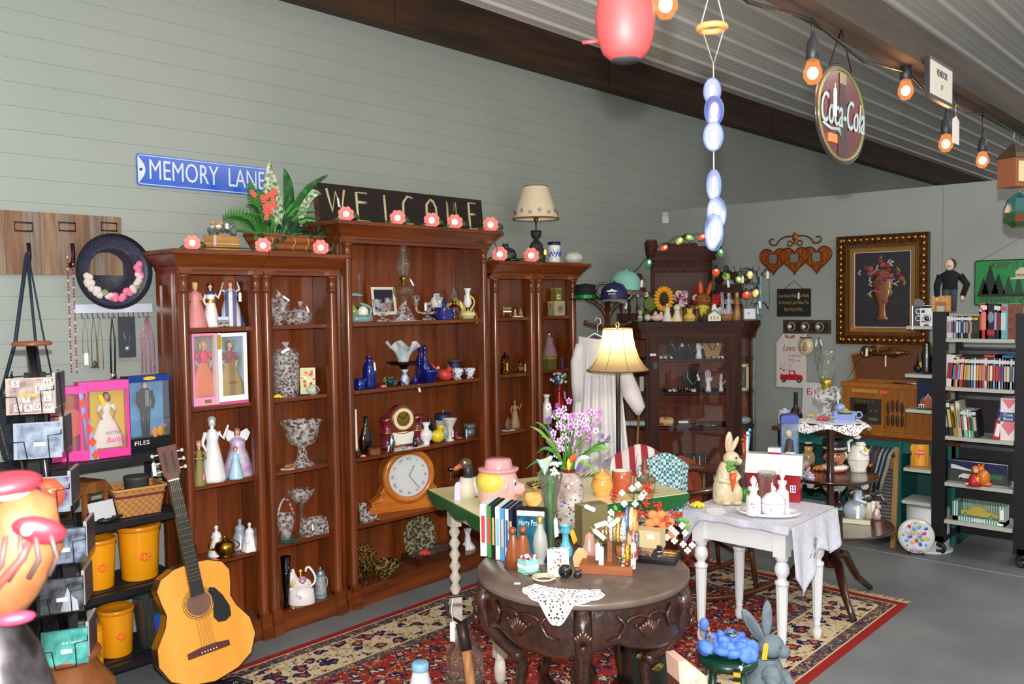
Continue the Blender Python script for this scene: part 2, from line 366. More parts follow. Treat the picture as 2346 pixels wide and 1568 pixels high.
# ================= small goods =================
SK=Q('#e6b795',.5);BLK=Q('#141416',.4);DKG=Q('#2b2d31',.5);GOLD=Q('#c79a3f',.28,.9);BRS=Q('#a67f2e',.25,1);SIL=Q('#b9bcc0',.22,1);POR=Q('#eeeef0',.12,c=.6);CRM=Q('#e9e0c4',.25,c=.3)
PNK=Q('#e58aa0',.5);RED=Q('#b3202a',.35);GRN=Q('#1f6b3a',.5);LGR=Q('#4d8a36',.5);COB=Q('#0b1c74',.08,c=1);NAV=Q('#1b2350',.5);CRY=glass('#ffffff',.95,45);CRL=glass('#ffffff',.95,70);GLS=glass('#f4f7f2',.95)
WDM=Q('#8a5428',.45,x='wood',h2='#6b3d1b',sc=4);WDL=Q('#c08a4e',.5,x='wood',h2='#a9733b',sc=4);LACE=Q('#f3f2ee',.9,bump=.3)
def figurine(name,label,p,h,robe,hair=None,arms='fold',skin=None,group=None,rz=None,r=.26,sash=None,tagq=0,prof='robe',collar=None):
 t=T(name,label,'figurine',p,fc(p) if rz is None else rz,group);skin=skin or SK;hair=hair or BLK
 A('gown',La([(a*h*r,z*h*.86) for a,z in PR[prof]],16,fl=6,fa=.04),robe)
 b=Ba((0,0,.93*h),(.052*h,.058*h,.068*h),0,10);b.La([(.03*h,.82*h),(.028*h,.88*h)],8);b.Ba((0,-.056*h,.925*h),.012*h,0,6);A('head',b,skin)
 A('hair',Ba((0,.008*h,.965*h),(.07*h,.058*h,.06*h),0,10).Ba((0,.03*h,.9*h),(.066*h,.04*h,.075*h),0,8),hair)
 for s in (-1,1):
  sh=(s*.095*h,0,.77*h)
  if arms=='fold':pts=[sh,(s*.14*h,-.03*h,.62*h),(s*.03*h,-.11*h,.62*h)]
  elif arms=='up':pts=[sh,(s*.2*h,0,.82*h),(s*.15*h,-.02*h,.97*h)]
  elif arms=='one' and s==1:pts=[sh,(.17*h,-.02*h,.66*h),(.24*h,-.04*h,.86*h)]
  else:pts=[sh,(s*.15*h,-.02*h,.6*h),(s*.1*h,-.08*h,.5*h)]
  A('arm',Tu(pts,[.034*h,.03*h,.017*h],6,0).Ba(pts[-1],.02*h,1,6),[robe,skin])
 if sash:A('sash',La([(.125*h,.56*h),(.13*h,.6*h),(.12*h,.64*h)],12).Bx(-.02*h,.02*h,-.135*h,-.12*h,.36*h,.58*h),sash)
 if collar:A('collar',La([(.13*h,.75*h),(.1*h,.8*h),(.05*h,.83*h)],14,sy=.8),collar)
 if tagq:Tg(.2*h,-.05,.75*h)
 return t
def doily(label,p,r,m=None,sy=1,name='doily',rz=0):
 pts=[(r*(1+.07*cos(10*a))*cos(a),r*sy*(1+.07*cos(10*a))*sin(a)) for a in [2*PI*i/60 for i in range(60)]]
 return ONE(name,label,'doily',MB().slab(pts,0,.0012),m or LACE,p,rz)
def rose(name,label,p,r,m,rz=0,leaf=False,cat='flower'):
 b=MB()
 for k in range(5):
  for j in range(3+k):
   a=2*PI*j/(3+k)+k;q=r*(.12+.2*k);b.Ba((q*cos(a),q*sin(a),r*(.75-.1*k)),(r*.34,r*.34,r*.22),0,7,(0,-.5,a))
 if leaf:b.Ba((r*1.1,0,r*.2),(r*.6,r*.3,r*.08),1,6);b.Ba((-r*1.,r*.5,r*.2),(r*.6,r*.3,r*.08),1,6)
 return ONE(name,label,cat,b,[m,GRN],p,rz)
def on(px,dy,z,y=None):return sY(px,FY+dy,z) if y is None else sY(px,y,z)
def hm(p,px):return px*mpp(p)
z=SH[0]+.001
p=on(449,.07,z);figurine('lady_figurine','pink robed lady figurine half hidden by the left column, top shelf',p,hm(p,103),Q('#d98a8a',.4),Q('#e0b45a'),group=None)
p=on(484,.09,z);t=figurine('queen_figurine','white gowned queen figurine with black wig raising a gold staff',p,hm(p,100),Q('#eceae6',.35),BLK,'one',sash=GOLD,collar=Q('#3d4a78'),r=.2)
h=hm(p,100);A('cat_statue',Ba((-.2*h,-.04,.09*h),(.04*h,.04*h,.1*h),0,8).Ba((-.19*h,-.05,.2*h),.035*h,0,8).Pz([(-.22*h,.2*h),(-.19*h,.22*h),(-.215*h,.27*h)],-.055,-.045),DKG);A('staff',Tu([(.24*h,-.05*h,.84*h),(.25*h,-.05*h,.97*h)],.008*h,6).Ba((.25*h,-.05*h,.99*h),.016*h,0,6),GOLD);A('crown',To((0,0,1.*h),.055*h,.008*h,0,14),GOLD)
p=on(530,.1,z);t=figurine('queen_figurine','blue and pink gowned queen figurine with both arms raised to her ruff',p,hm(p,103),Q('#dfd6da',.35,x='stripex',h2='#5a6a98',sc=9),Q('#a8542c'),'up',sash=Q('#e0a0a8'),collar=Q('#efe6ee'),r=.3,tagq=1)
p=on(512,.045,z);t=T('trinket_box','small blue lidded chest on a beaded stand between two queen figurines','box',p,fc(p));A('lid',MB().cb((0,0,.042),(.05,.022,.014)),Q('#2f4fc0',.3));A('body',MB().cb((0,0,.028),(.054,.024,.014)),Q('#39415a',.4));A('beaded_base',To((0,0,.008),.02,.008,0,12).Ba((.02,-.01,.008),.009).Ba((-.02,-.01,.008),.009),Q('#e9dcc0',.4,x='noise',h2='#503828',sc=120))
def doll(t,w,h,x,zb,H,dress,top,hair,skin=SK,suit=False,y=-.02):
 if suit:
  b=MB()
  for s in (-1,1):b.Tu([(x+s*.035*H,y,zb),(x+s*.045*H,y,zb+.25*H),(x+s*.05*H,y,zb+.5*H)],[.03*H,.035*H,.045*H],7,0)
  A('trousers',b,dress)
  b=La([(.085*H,.46*H),(.09*H,.6*H),(.11*H,.8*H),(.05*H,.86*H),(0,.87*H)],12,c=(x,y,zb),sy=.6)
  for s in (-1,1):b.Tu([(x+s*.11*H,y,zb+.8*H),(x+s*.15*H,y-.005,zb+.62*H),(x+s*.1*H,y-.012,zb+.5*H)],[.035*H,.03*H,.025*H],6)
  A('jacket',b,top)
  A('shirt',Pz([(x-.03*H,zb+.55*H),(x+.03*H,zb+.55*H),(x+.035*H,zb+.82*H),(x-.035*H,zb+.82*H)],y-.075*H,y-.06*H),Q('#7b8794'))
 else:
  A('skirt',La([(.27*H,0),(.25*H,.2*H),(.14*H,.45*H),(.06*H,.6*H)],16,c=(x,y,zb),sy=.25,fl=8,fa=.05),dress)
  A('bodice',La([(.055*H,.58*H),(.07*H,.68*H),(.085*H,.76*H),(.03*H,.8*H)],12,c=(x,y,zb),sy=.6).Tu([(x-.09*H,y,zb+.76*H),(x-.15*H,y,zb+.64*H)],[.045*H,.03*H],7).Tu([(x+.09*H,y,zb+.76*H),(x+.15*H,y,zb+.64*H)],[.045*H,.03*H],7),top)
  A('arm',Tu([(x-.15*H,y,zb+.64*H),(x-.09*H,y-.01,zb+.5*H)],.018*H,6),skin);A('arm',Tu([(x+.15*H,y,zb+.64*H),(x+.09*H,y-.01,zb+.5*H)],.018*H,6),skin)
 A('head',Ba((x,y-.004,zb+.9*H),(.045*H,.04*H,.06*H),0,12).Tu([(x,y,zb+.78*H),(x,y,zb+.86*H)],.022*H,7).Ba((x,y-.004-.04*H,zb+.895*H),.008*H,0,6),skin)
 hb=Ba((x,y+.004,zb+.925*H),(.055*H,.038*H,.06*H),0,10)
 if not suit:hb.Ba((x-.05*H,y+.004,zb+.87*H),(.03*H,.02*H,.07*H),0,8).Ba((x+.05*H,y+.004,zb+.87*H),(.03*H,.02*H,.07*H),0,8)
 A('hair',hb,hair)
def dollbox(label,p,w,h,d,frame,back,bot,rz,win=None,group='boxed dolls',name='boxed_doll',top=.04,bt=.12,side=.06,tb=None):
 t=T(name,label,'boxed doll',p,rz,group);x=w/2
 b=MB();b.Bx(-x,x,0,.004,0,h);b.Bx(-x,-x+.002,-d,0,0,h);b.Bx(x-.002,x,-d,0,0,h);b.Bx(-x,x,-d,0,h-.002,h);b.Bx(-x,x,-d,0,0,.002)
 b.Bx(-x,-x+side*w,-d-.001,-d,0,h);b.Bx(x-side*w,x,-d-.001,-d,0,h)
 A('carton',b,frame)
 A('backdrop',Bx(-x+.003,x-.003,-.004,-.002,bt*h,h*(1-top)),back)
 A('header',Bx(-x,x,-d-.0015,-d,h*(1-top),h),tb or frame);A('front_panel',Bx(-x,x,-d-.0015,-d,.003,bt*h),bot)
 A('window',Bx(-x+.002,x-.002,-d+.0004,-d+.0008,bt*h,h*(1-top)),glass('#ffffff',.98))
 return t
z=SH[1]+.001
p=on(466,.1,z);w=hm(p,66);h=hm(p,164);t=dollbox('pink carton with a doll in coral gown, left of the white carton',p,w,h,.06,Q('#e996b4',.4),Q('#b3aaa0',.5,x='noise',h2='#6f7f90',sc=18),Q('#ec9bbb',.4),-.12)
doll(t,w,h,-.0,h*.12,h*.8,Q('#e07a55',.5),Q('#e0486c',.4),Q('#d8a750'));A('name_plate',Bx(-.016,.016,-.063,-.0615,.012,.028),Q('#8a6a3a',.4));A('name_plate',Bx(-.03,.03,-.063,-.0615,h-.018,h-.01),Q('#b06a60',.4))
p=on(524,.06,z);w=hm(p,72);h=hm(p,161);t=dollbox('white carton with a doll in gold skirt and red bodice',p,w,h,.05,Q('#efeff4',.4),Q('#9fc3e6',.5,x='noise',h2='#6c7c6a',sc=12),Q('#f2f2f6',.4),0,side=.13,top=.05,bt=.12)
doll(t,w,h,0,h*.12,h*.78,Q('#b99a3c',.45),Q('#9c2438',.4),Q('#6b3620'));A('stripe',Bx(-w/2,w/2,-.053,-.0516,0,.014),Q('#c8578e',.4));A('gold_band',Bx(-.012,.012,-.047,-.044,h*.13,h*.6),GOLD);text(t,'WORLD',.018,Q('#8b6d20'),(0,-.0525,h*.3),w=.05);A('gold_seal',Bx(-w/2-.004,-w/2+.016,-.054,-.052,h*.78,h*.98),Q('#d9b040',.3,.5))
z=SH[2]+.001
p=on(458,.03,z);t=figurine('woman_figurine','olive robed woman figurine at the left edge holding a pink tag',p,hm(p,102),Q('#8a7f4c',.6),Q('#b07a4a'),r=.15);Tg(.02,-.04,.06,.03,.01,.1,Q('#ef6a8a',.6))
p=on(489,.08,z);figurine('lady_figurine','tall glossy white porcelain lady figurine holding a candle high',p,hm(p,146),POR,Q('#9fa6ad',.2,c=.5),'one',Q('#e8e6e6',.12,c=.6),r=.2)
p=on(546,.12,z);t=figurine('angel_figurine','lilac and white angel figurine with lacy wings',p,hm(p,106),Q('#e3d9e8',.25,c=.5,x='noise',h2='#b48ab8',sc=14),Q('#9b6b60'),r=.36);h=hm(p,106)
for s in (-1,1):A('wing',Pz([(s*.04*h,.72*h),(s*.2*h,.74*h),(s*.27*h,.9*h),(s*.2*h,1.*h),(s*.07*h,.93*h)],.02*h,.03*h),POR)
p=on(541,.045,z);figurine('girl_figurine','small pale blue dressed girl figurine in front of the angel',p,hm(p,72),Q('#a8d3e8',.35,c=.3),Q('#a8643c'),r=.24)
z=SH[3]+.001
p=on(497,.1,z);t=figurine('child_figurine','white porcelain child figurine behind the brass teapot, left of shelf',p,hm(p,68),POR,POR,skin=POR,r=.3)
p=on(516,.06,z);h=hm(p,48);t=T('teapot','round brass teapot on the shelf above the guitar','teapot',p,fc(p));A('body',La([(0,0),(.45*h,0),(.3*h,.06*h),(.42*h,.16*h),(.52*h,.42*h),(.42*h,.68*h),(.2*h,.78*h)],18),BRS);A('lid',La([(.22*h,.78*h),(.15*h,.86*h),(.03*h,.9*h),(.05*h,.95*h),(0,1*h)],14),BRS);A('spout',Tu([(-.45*h,0,.35*h),(-.65*h,0,.42*h),(-.72*h,0,.66*h)],[.1*h,.07*h,.05*h],8),BRS);A('handle',Tu(bez((.42*h,0,.3*h),(.95*h,0,.5*h),(.38*h,0,.75*h)),.035*h,6),BRS)
p=on(551,.13,z);figurine('woman_figurine','grey blue porcelain seated woman figurine at the back of the teapot shelf',p,hm(p,66),Q('#9aa9ba',.2,c=.5),Q('#8794a6',.2),skin=Q('#b3bdc8',.2),r=.36)
p=on(573,.06,z);t=figurine('child_figurine','white porcelain children figurine at the right of the teapot shelf',p,hm(p,62),POR,POR,skin=POR,r=.34);A('small_child',La(pr('robe',.02,.045),10,c=(-.01,-.03,0)).Ba((-.01,-.03,.05),.012),POR)
p=on(490,.025,z);rose('fabric_rose','coral fabric rose at the shelf edge above the guitar',p,.016,Q('#e0745c',.8))
z=SH[0]+.001
p=on(638,.1,z);h=hm(p,84);t=T('candy_dish','cut glass covered candy dish with a pointed finial, half behind the column','dish',p);A('bowl',La(pr([(0,0),(.5,0),(.3,.1),(.55,.2),(.95,.4),(1,.6),(.9,.6),(.3,.2),(0,.18)],.058,h),20,fl=12,fa=.03),CRY);A('lid',La([(.058,.6*h),(.045,.7*h),(.015,.76*h),(.018,.82*h),(.008,.97*h),(0,h)],16),CRY);Tg(.01,-.03,.78*h,.045,.012,-1.)
p=on(682,.09,z);h=hm(p,56);t=T('glass_basket','shallow pressed glass dish with a round knob lid','dish',p);A('bowl',La(pr([(0,0),(.8,0),(.98,.2),(1,.4),(.9,.52),(.6,.56)],.078,h),24,sy=.8),CRY);A('lid',La([(.05,.5*h),(.03,.66*h),(.008,.7*h),(.012,.76*h)],14,c=(.018,0,0)).Ba((.018,0,.88*h),.014,0,10),CRY);Tg(.03,-.04,.72*h,.035,.012,-.4)
z=SH[1]+.001
p=on(657,.08,z);h=hm(p,126);t=T('crystal_jar','large cut crystal jar with a faceted knob lid','jar',p);A('jar_body',La(pr([(0,0),(.85,0),(.9,.1),(1,.35),(1,.72),(.96,.8),(.9,.8),(.9,.1),(0,.08)],.066,h),20,fl=10,fa=.03),CRL);A('lid',La([(.064,.8*h),(.05,.86*h),(.015,.88*h),(.01,.92*h),(.022,.97*h),(.012,h),(0,h)],14),CRY);Tg(-.01,-.05,.88*h,.05,.015,1.2)
p=on(706,.09,z);w=hm(p,34);h=hm(p,60);t=T('greeting_card','upright card printed with red, yellow and white flowers','card',p,fc(p),rx=-.08);A('card',Bx(-w/2,w/2,0,.003,0,h),Q('#cfd5a0',.5));b=MB()
for i in range(26):b.cb(((rd()-.5)*w*.8,-.001,h*(.25+.65*rd())),(.013,.0015,.013),0 if i%3==0 else 1 if i%3==1 else 2,(0,rd(),0))
A('flower_print',b,[Q('#d8402c',.5),Q('#e8b22c',.5),Q('#f0ead8',.5)])
p=on(717,.05,z);h=hm(p,24);LT('glass_paperweight','faceted clear glass paperweight shaped like a diamond','paperweight',CRL,p,[(0,0),(.5,0),(1,.45),(.6,.8),(.15,1),(0,1)],hm(p,18),h,n=8)
p=on(636,.035,z);rose('silk_flower','big yellow silk flower beside the cut crystal jar',p,.022,Q('#f0dc2c',.7))
p=on(700,.06,z);p.z+=.0;ONE('felt_leaf','dark green felt leaf lying under the glass paperweight','leaf',MB().slab([(.045*cos(a)*(1+.15*cos(5*a)),.03*sin(a)) for a in [2*PI*i/30 for i in range(30)]],0,.001),Q('#0f4a34',.9),(p.x-.02,p.y,p.z-.0005))
z=SH[2]+.001
p=on(693,.07,z);h=hm(p,103);t=T('compote','large cut glass pedestal bowl with a ruffled rim','bowl',p);A('bowl',La(pr([(.16,.42),(.6,.5),(.78,.7),(.86,.88),(1.08,1),(1.05,.99),(.8,.86),(.55,.55),(0,.46)],.105,h),28,fl=9,fa=.03),CRY);A('foot',La(pr([(0,0),(.62,0),(.55,.06),(.28,.14),(.2,.4),(.24,.44)],.105,h),20),CRL);A('hanging_ring',To((.03,-.06,.93*h),.014,.0015,0,14,5,'y'),WHT)
p=on(661,.05,z+.002);ONE('seashell','brown ridged seashell on a lace mat beside the glass compote','shell',Ba((0,0,.013),(.026,.018,.013),0,10).Ba((.018,0,.016),(.012,.012,.01),0,8),Q('#b07048',.6,bump=.6,sc=90,x='noise',h2='#8a4c2c'),p)
p=on(659,.055,z);doily('small scalloped lace mat beneath the brown seashell',p,.036)
z=SH[3]+.001
p=on(655,.08,z+.0015);h=hm(p,95);t=T('glass_basket','cut glass basket with an upright handle, left by the column','basket',p);A('bowl',La(pr([(0,0),(.5,0),(.7,.3),(1,.62),(.93,.62),(.6,.3),(0,.1)],.052,h),20,fl=8,fa=.05),CRY);A('handle',Tu(bez((-.05,0,.55*h),(0,0,1.45*h),(.05,0,.55*h),12),.006,8),CRY)
p=on(662,.06,z);doily('dark green scalloped mat beneath the cut glass basket',p,.052,Q('#0f5a44',.9))
p=on(692,.12,z);h=hm(p,104);t=T('compote','small footed glass compote on a slender stem behind the glass box','bowl',p);A('bowl',La([(0,.66*h),(.03,.7*h),(.062,.85*h),(.07,.98*h),(.066,.98*h),(.03,.76*h)],20,fl=8,fa=.05),CRY);A('stem',La([(0,0),(.035,0),(.03,.03*h),(.008,.1*h),(.012,.4*h),(.007,.5*h),(.016,.6*h),(.01,.68*h)],12),GLS)
p=on(720,.06,z);w=hm(p,60);h=hm(p,38);t=T('glass_box','rectangular cut glass covered box','box',p,-.25);A('box_body',Bx(-w/2,w/2,-.03,.03,0,h*.6),CRL);A('lid',Pz([(-w/2,h*.62),(w/2,h*.62),(w*.42,h),(-w*.42,h)],-.028,.028),CRL);Tg(-.02,-.034,h*.7,.03,.008)
z=SH[4]+.001
p=on(657,.06,z);h=hm(p,118);LT('glass_vase','tall smoky dark glass vase in the bottom corner by the column','vase',glass('#3a3a40',.5),p,[(0,0),(.8,0),(.4,.1),(.7,.4),(1,1),(.92,1),(.6,.4),(0,.15)],.026,h)
p=on(692,.045,z);h=hm(p,82);t=T('horse_teapot','cream and pink porcelain teapot shaped as a prancing carousel horse','teapot',p,fc(p));k=h
A('drum_base',La([(0,0),(.36*k,0),(.36*k,.04*k),(.33*k,.42*k),(0,.5*k)],20,sy=.6),Q('#efe6e6',.15,c=.6))
b=Ba((-.02*k,0,.55*k),(.3*k,.17*k,.2*k),0,12).Tu([(-.2*k,0,.6*k),(-.28*k,0,.78*k),(-.3*k,0,.92*k)],[.16*k,.12*k,.09*k],9).Ba((-.38*k,0,.88*k),(.13*k,.06*k,.07*k),0,8,(0,.5,0))
b.Tu([(-.2*k,-.08*k,.5*k),(-.4*k,-.1*k,.42*k),(-.36*k,-.1*k,.28*k)],[.06*k,.04*k,.035*k],7).Tu([(-.1*k,-.12*k,.46*k),(-.12*k,-.2*k,.32*k),(0,-.2*k,.22*k)],[.06*k,.04*k,.035*k],7)
A('horse_body',b,Q('#efe4e2',.15,c=.6));A('saddle',Ba((.02*k,0,.66*k),(.14*k,.19*k,.12*k),0,10),Q('#b8c4e0',.3,x='check',h2='#c86a80',sc=90));A('mane',Tu([(-.24*k,0,1.*k),(-.2*k,0,.85*k),(-.12*k,0,.7*k)],.05*k,7),Q('#e8dcd8',.3));A('handle',Tu(bez((.2*k,0,.45*k),(.55*k,0,.6*k),(.22*k,0,1.02*k))+bez((.22*k,0,1.02*k),(.12*k,0,1.05*k),(.12*k,0,.9*k),4),.035*k,7),POR);A('yellow_knob',Tu([(-.02*k,0,.7*k),(-.02*k,0,.88*k)],.02*k,6).Ba((-.02*k,0,.93*k),.05*k,0,8),Q('#e8cc3a',.3));A('breast_band',To((-.23*k,0,.62*k),.15*k,.03*k,0,14,6,'x'),Q('#e0cc60',.3))
p=on(735,.06,z);h=hm(p,70);t=T('beer_stein','grey relief beer stein with blue bands and pewter lid','mug',p);A('body',La([(0,0),(.034,0),(.034,.03*h),(.032,.1*h),(.028,.5*h),(.025,.78*h),(0,.78*h)],20),Q('#a9b0ae',.5,x='noise',h2='#7f8a8c',sc=60,bump=.6));A('band',La([(.0345,.06*h),(.0335,.11*h)],20).La([(.0265,.7*h),(.0262,.76*h)],20),Q('#2f8aa0',.4));A('lid',La([(.027,.78*h),(.026,.84*h),(.014,.9*h),(.004,.94*h),(.005,.98*h),(0,h)],16),Q('#9a9c9c',.35,.8));A('handle',Tu(bez((.026,0,.65*h),(.06,0,.5*h),(.03,0,.2*h)),.004,6),Q('#a9b0ae',.5))
p=on(672,.02,z);ONE('brass_ornament','small flat brass ornament at the front of the bottom shelf','ornament',To((0,0,.003),.014,.003,0,12).Ba((0,0,.004),(.008,.008,.003)),GOLD,p)
z=SH[0]+.001;IVY=Q('#efe9da',.6)
p=on(826,.09,z);h=hm(p,66);t=T('swan_figurine','pale green glass swan holding a white bud, left end of the top shelf','figurine',p,-.3);SG=glass('#8fb8a4',.75)
A('body',La([(0,0),(.055,0),(.075,.02*h),(.07,.25*h),(.055,.22*h),(.05,.08*h),(0,.06*h)],20,sy=.6),Q('#7fa3a0',.1,c=1));A('neck',Tu([(-.06,0,.15*h),(-.075,0,.5*h),(-.06,0,.9*h),(-.035,0,.97*h),(0,0,.93*h),(.02,0,.92*h)],[.012,.01,.009,.011,.008,.003],8),Q('#86aaa2',.1,c=1));A('wing',Tu([(-.03,-.01,.1*h),(-.045,-.02,.4*h),(-.05,0,.7*h)],[.015,.022,.006],8),Q('#8a9a48',.15,c=1));A('bud',Ba((.01,-.015,.35*h),(.032,.028,.035),0,12),Q('#eef2e4',.15,c=1));A('tail_curl',Tu(bez((.03,0,.1*h),(.11,0,.5*h),(0,0,.65*h),10),.007,8),Q('#86aaa2',.1,c=1))
p=on(824,.2,z);h=hm(p,110);t=T('oil_lamp','slim oil lamp with a narrow clear chimney, far left behind the glass swan','lamp',p);A('font',La(pr('ball',.03,.055),14),glass('#cfe0c0',.8));A('burner',La([(.01,.05),(.013,.07),(.012,.085),(0,.085)],12),BRS);A('chimney',La([(.012,.08),(.015,.1),(.011,.15),(.010,h)],14),GLS)
p=on(885,.23,z);w=.245;h=.235;t=T('framed_photo','wooden picture frame with white mat and night building photo, behind the oil lamp','picture frame',(p.x,p.y,z),0,rx=-.12);FR=Q('#8a3d12',.4,x='wood',h2='#74300d')
b=MB();b.Pz([(-w/2,0),(w/2,0),(w/2-.03,.035),(-w/2+.03,.035)],0,.015);b.Pz([(-w/2,h),(-w/2+.03,h-.035),(w/2-.03,h-.035),(w/2,h)],0,.015);b.Pz([(-w/2,0),(-w/2+.03,.035),(-w/2+.03,h-.035),(-w/2,h)],0,.015);b.Pz([(w/2,0),(w/2,h),(w/2-.03,h-.035),(w/2-.03,.035)],0,.015)
A('frame',b,FR);A('mat',Bx(-.093,.093,.004,.006,.034,h-.034),Q('#ecebe2',.7));b=Bx(-.07,.07,.0025,.004,.055,h-.05,0);b.Bx(-.03,.06,.001,.0025,.06,.09,1);b.Pz([(0,.09),(.05,.09),(.05,.11),(.03,.14),(.01,.11)],.001,.0025,2);b.Bx(-.06,.0,.001,.0025,.056,.07,3)
A('photograph',b,[Q('#2a2340',.4),Q('#b05a48',.4),Q('#a8906c',.4),Q('#44506a',.4)])
def candelabra(label,px,dy,h,wd,arms,tagq=0):
 p=on(px,dy,z);t=T('candle_holder',label,'candle holder',p,fc(p)*.5);h=hm(p,h)
 A('foot',La([(0,0),(.045,0),(.04,.06*h),(.012,.15*h),(.014,.3*h),(.02,.4*h),(0,.45*h)],16),CRY)
 for x,y,zz in arms:
  x*=wd
  A('cup',La([(.006,zz*h-.03),(.022,zz*h-.012),(.026,zz*h+.03),(.03,zz*h+.032),(.022,zz*h+.028),(.018,zz*h)],12,c=(x,y,0),fl=6,fa=.05),CRY)
  A('arm',Tu(bez((0,0,.3*h),(x*1.1,y,.22*h),(x,y,zz*h-.03),8),.008,7),CRY)
 if tagq:Tg(-.03,-.04,.7*h,.045,.013)
candelabra('three cup clear glass candle holder in front of the framed photo',878,.07,55,.035,[(-1,0,.7),(1,0,.75),(0,-.02,.55)])
candelabra('wide two arm clear glass candelabra right of the tall oil lamp',981,.08,55,.075,[(-1,0,.8),(1,0,.82),(0,0,.5)],1)
p=on(926,.1,z+.002);h=hm(p,180);t=T('oil_lamp','tall clear glass oil lamp with a bulbous chimney, the tallest thing on the top shelf','lamp',p)
A('base',La([(0,0),(.066,0),(.066,.02*h),(.045,.1*h),(.018,.2*h),(.014,.26*h),(.02,.27*h)],24,fl=14,fa=.03),CRY);A('font',La([(.016,.26*h),(.05,.3*h),(.064,.36*h),(.06,.42*h),(.03,.46*h),(.015,.47*h)],24),glass('#f6efd0',.9));A('burner',La([(.018,.46*h),(.02,.5*h),(.026,.52*h),(.024,.55*h),(.012,.57*h),(0,.57*h)],16),BRS);A('chimney',La([(.024,.53*h),(.03,.58*h),(.038,.64*h),(.042,.69*h),(.036,.75*h),(.022,.85*h),(.017,.92*h),(.026,1*h)],24),GLS);Tg(.035,-.02,.52*h,.045,.012,-.6)
p=on(928,.08,z-.0005);doily('white lace mat beneath the tall clear oil lamp',p,.1,sy=.6)
p=on(1001,.2,z);h=hm(p,70);t=T('oil_lamp','oil lamp with a round white milk glass shade behind the glass candelabra','lamp',p);A('font',La(pr('ball',.045,.06),16),Q('#5a0d18',.05,c=1));A('shade',La([(.018,.06),(.04,.075),(.044,.1),(.036,.125),(.02,.14),(.02,.155),(.024,.158)],20,fl=16,fa=.02),Q('#eeeeea',.2,c=.4))
p=on(1018,.04,z);h=hm(p,28);t=T('creamer','small cobalt glass creamer with a loop handle','jug',p,.6);A('body',La([(0,0),(.7*h,0),(.6*h,.1*h),(.95*h,.45*h),(.7*h,.8*h),(.85*h,1*h),(.75*h,1*h),(.6*h,.8*h),(.8*h,.45*h),(0,.15*h)],16),COB);A('handle',To((0,-.0,1.15*h),.5*h,.1*h,0,14,6,'y'),COB);Tg(.03,-.02,.2*h,.03,.008,-1.2)
p=on(1041,.1,z);h=hm(p,73);t=T('oil_lamp','small ruby red glass oil lamp with a pointed clear chimney','lamp',p);A('font',La([(0,0),(.03,0),(.025,.03*h),(.04,.18*h),(.043,.32*h),(.03,.42*h),(.012,.47*h)],16,fl=9,fa=.04),Q('#4a0a16',.06,c=1));A('burner',La([(.014,.46*h),(.014,.56*h),(.018,.6*h),(0,.6*h)],12),BRS);A('chimney',La([(.015,.6*h),(.022,.72*h),(.016,.85*h),(.009,1.*h)],14),GLS);Tg(.015,-.04,.55*h,.045,.012,-.4)
p=on(1046,.19,z);h=hm(p,44);t=T('teapot','wide butter yellow teapot behind the ruby lamp','teapot',p,fc(p));YG=Q('#e2cf52',.2,c=.5);A('body',La([(0,0),(.05,0),(.085,.2*h),(.09,.5*h),(.06,.8*h),(.03,.86*h)],22,sy=.7),YG);A('lid',La([(.03,.86*h),(.02,.95*h),(.006,h),(.01,1.06*h),(0,1.1*h)],14),YG);A('handle',Tu(bez((.07,0,.3*h),(.16,0,.9*h),(.07,0,1.25*h))+bez((.07,0,1.25*h),(.045,0,1.2*h),(.06,0,.95*h),4),.007,7),YG);A('spout',Tu([(-.08,0,.3*h),(-.11,0,.6*h),(-.12,0,.85*h)],[.016,.012,.009],8),YG)
p=on(1072,.06,z);h=hm(p,70);t=T('oil_lamp','little yellow finger lamp with frosted white chimney, at the right end','lamp',p,.2);A('font',La([(0,0),(.04,0),(.042,.08*h),(.055,.12*h),(.05,.2*h),(.02,.26*h)],20,fl=8,fa=.05),Q('#e7dca0',.15,c=.6));A('handle',To((.055,0,.22*h),.016,.004,0,14,6,'y'),Q('#e7dca0',.15,c=.6));A('burner',La([(.012,.25*h),(.013,.36*h),(0,.37*h)],12),BRS);A('chimney',La([(.012,.37*h),(.026,.5*h),(.024,.62*h),(.014,.75*h),(.014,.85*h),(.024,h)],16),Q('#eceef0',.25,c=.4));Tg(.055,-.03,.1*h,.05,.016,0,YEL)
z=SH[1]+.001
p=on(847,.07,z);h=hm(p,74);LT('glass_bottle','cobalt blue glass bottle with a white price tag, left on the blue shelf','bottle',COB,p,[(0,0),(.9,0),(1,.04),(1,.62),(.8,.76),(.42,.82),(.42,.93),(.52,.95),(.5,1),(0,1)],hm(p,15.5),h);
pt=[o for o in COL.objects if o.name=='glass_bottle'][0];ptag(pt,.002,-.042,h*.8,.045,.013,-.15)
p=on(824,.06,z);h=hm(p,24);t=T('sauce_boat','cobalt glass cup on a wide rim at the left end of the blue shelf','cup',p);A('cup',La(pr('cup',.036,h),16),COB);A('saucer',La([(0,0),(.03,0),(.055,.008),(.054,.011),(.03,.004),(0,.004)],20),COB)
p=on(925,.11,z);h=hm(p,47);t=T('cake_stand','dark glass pedestal stand under the fluted opal bowl','stand',p);A('plate',La([(0,h-.008),(.07,h-.006),(.1,h+.003),(.1,h+.007),(.06,h),(0,h-.002)],28),glass('#20242a',.35));A('stem',La([(0,0),(.05,0),(.045,.006),(.012,.02),(.012,h*.7),(.03,h-.008)],16),glass('#30343a',.4));A('price_tag',Bx(-.008,.008,-.001,0,-.05,0),WHT,None,(.02,-.1,.0+.0),(0,-.35,0));
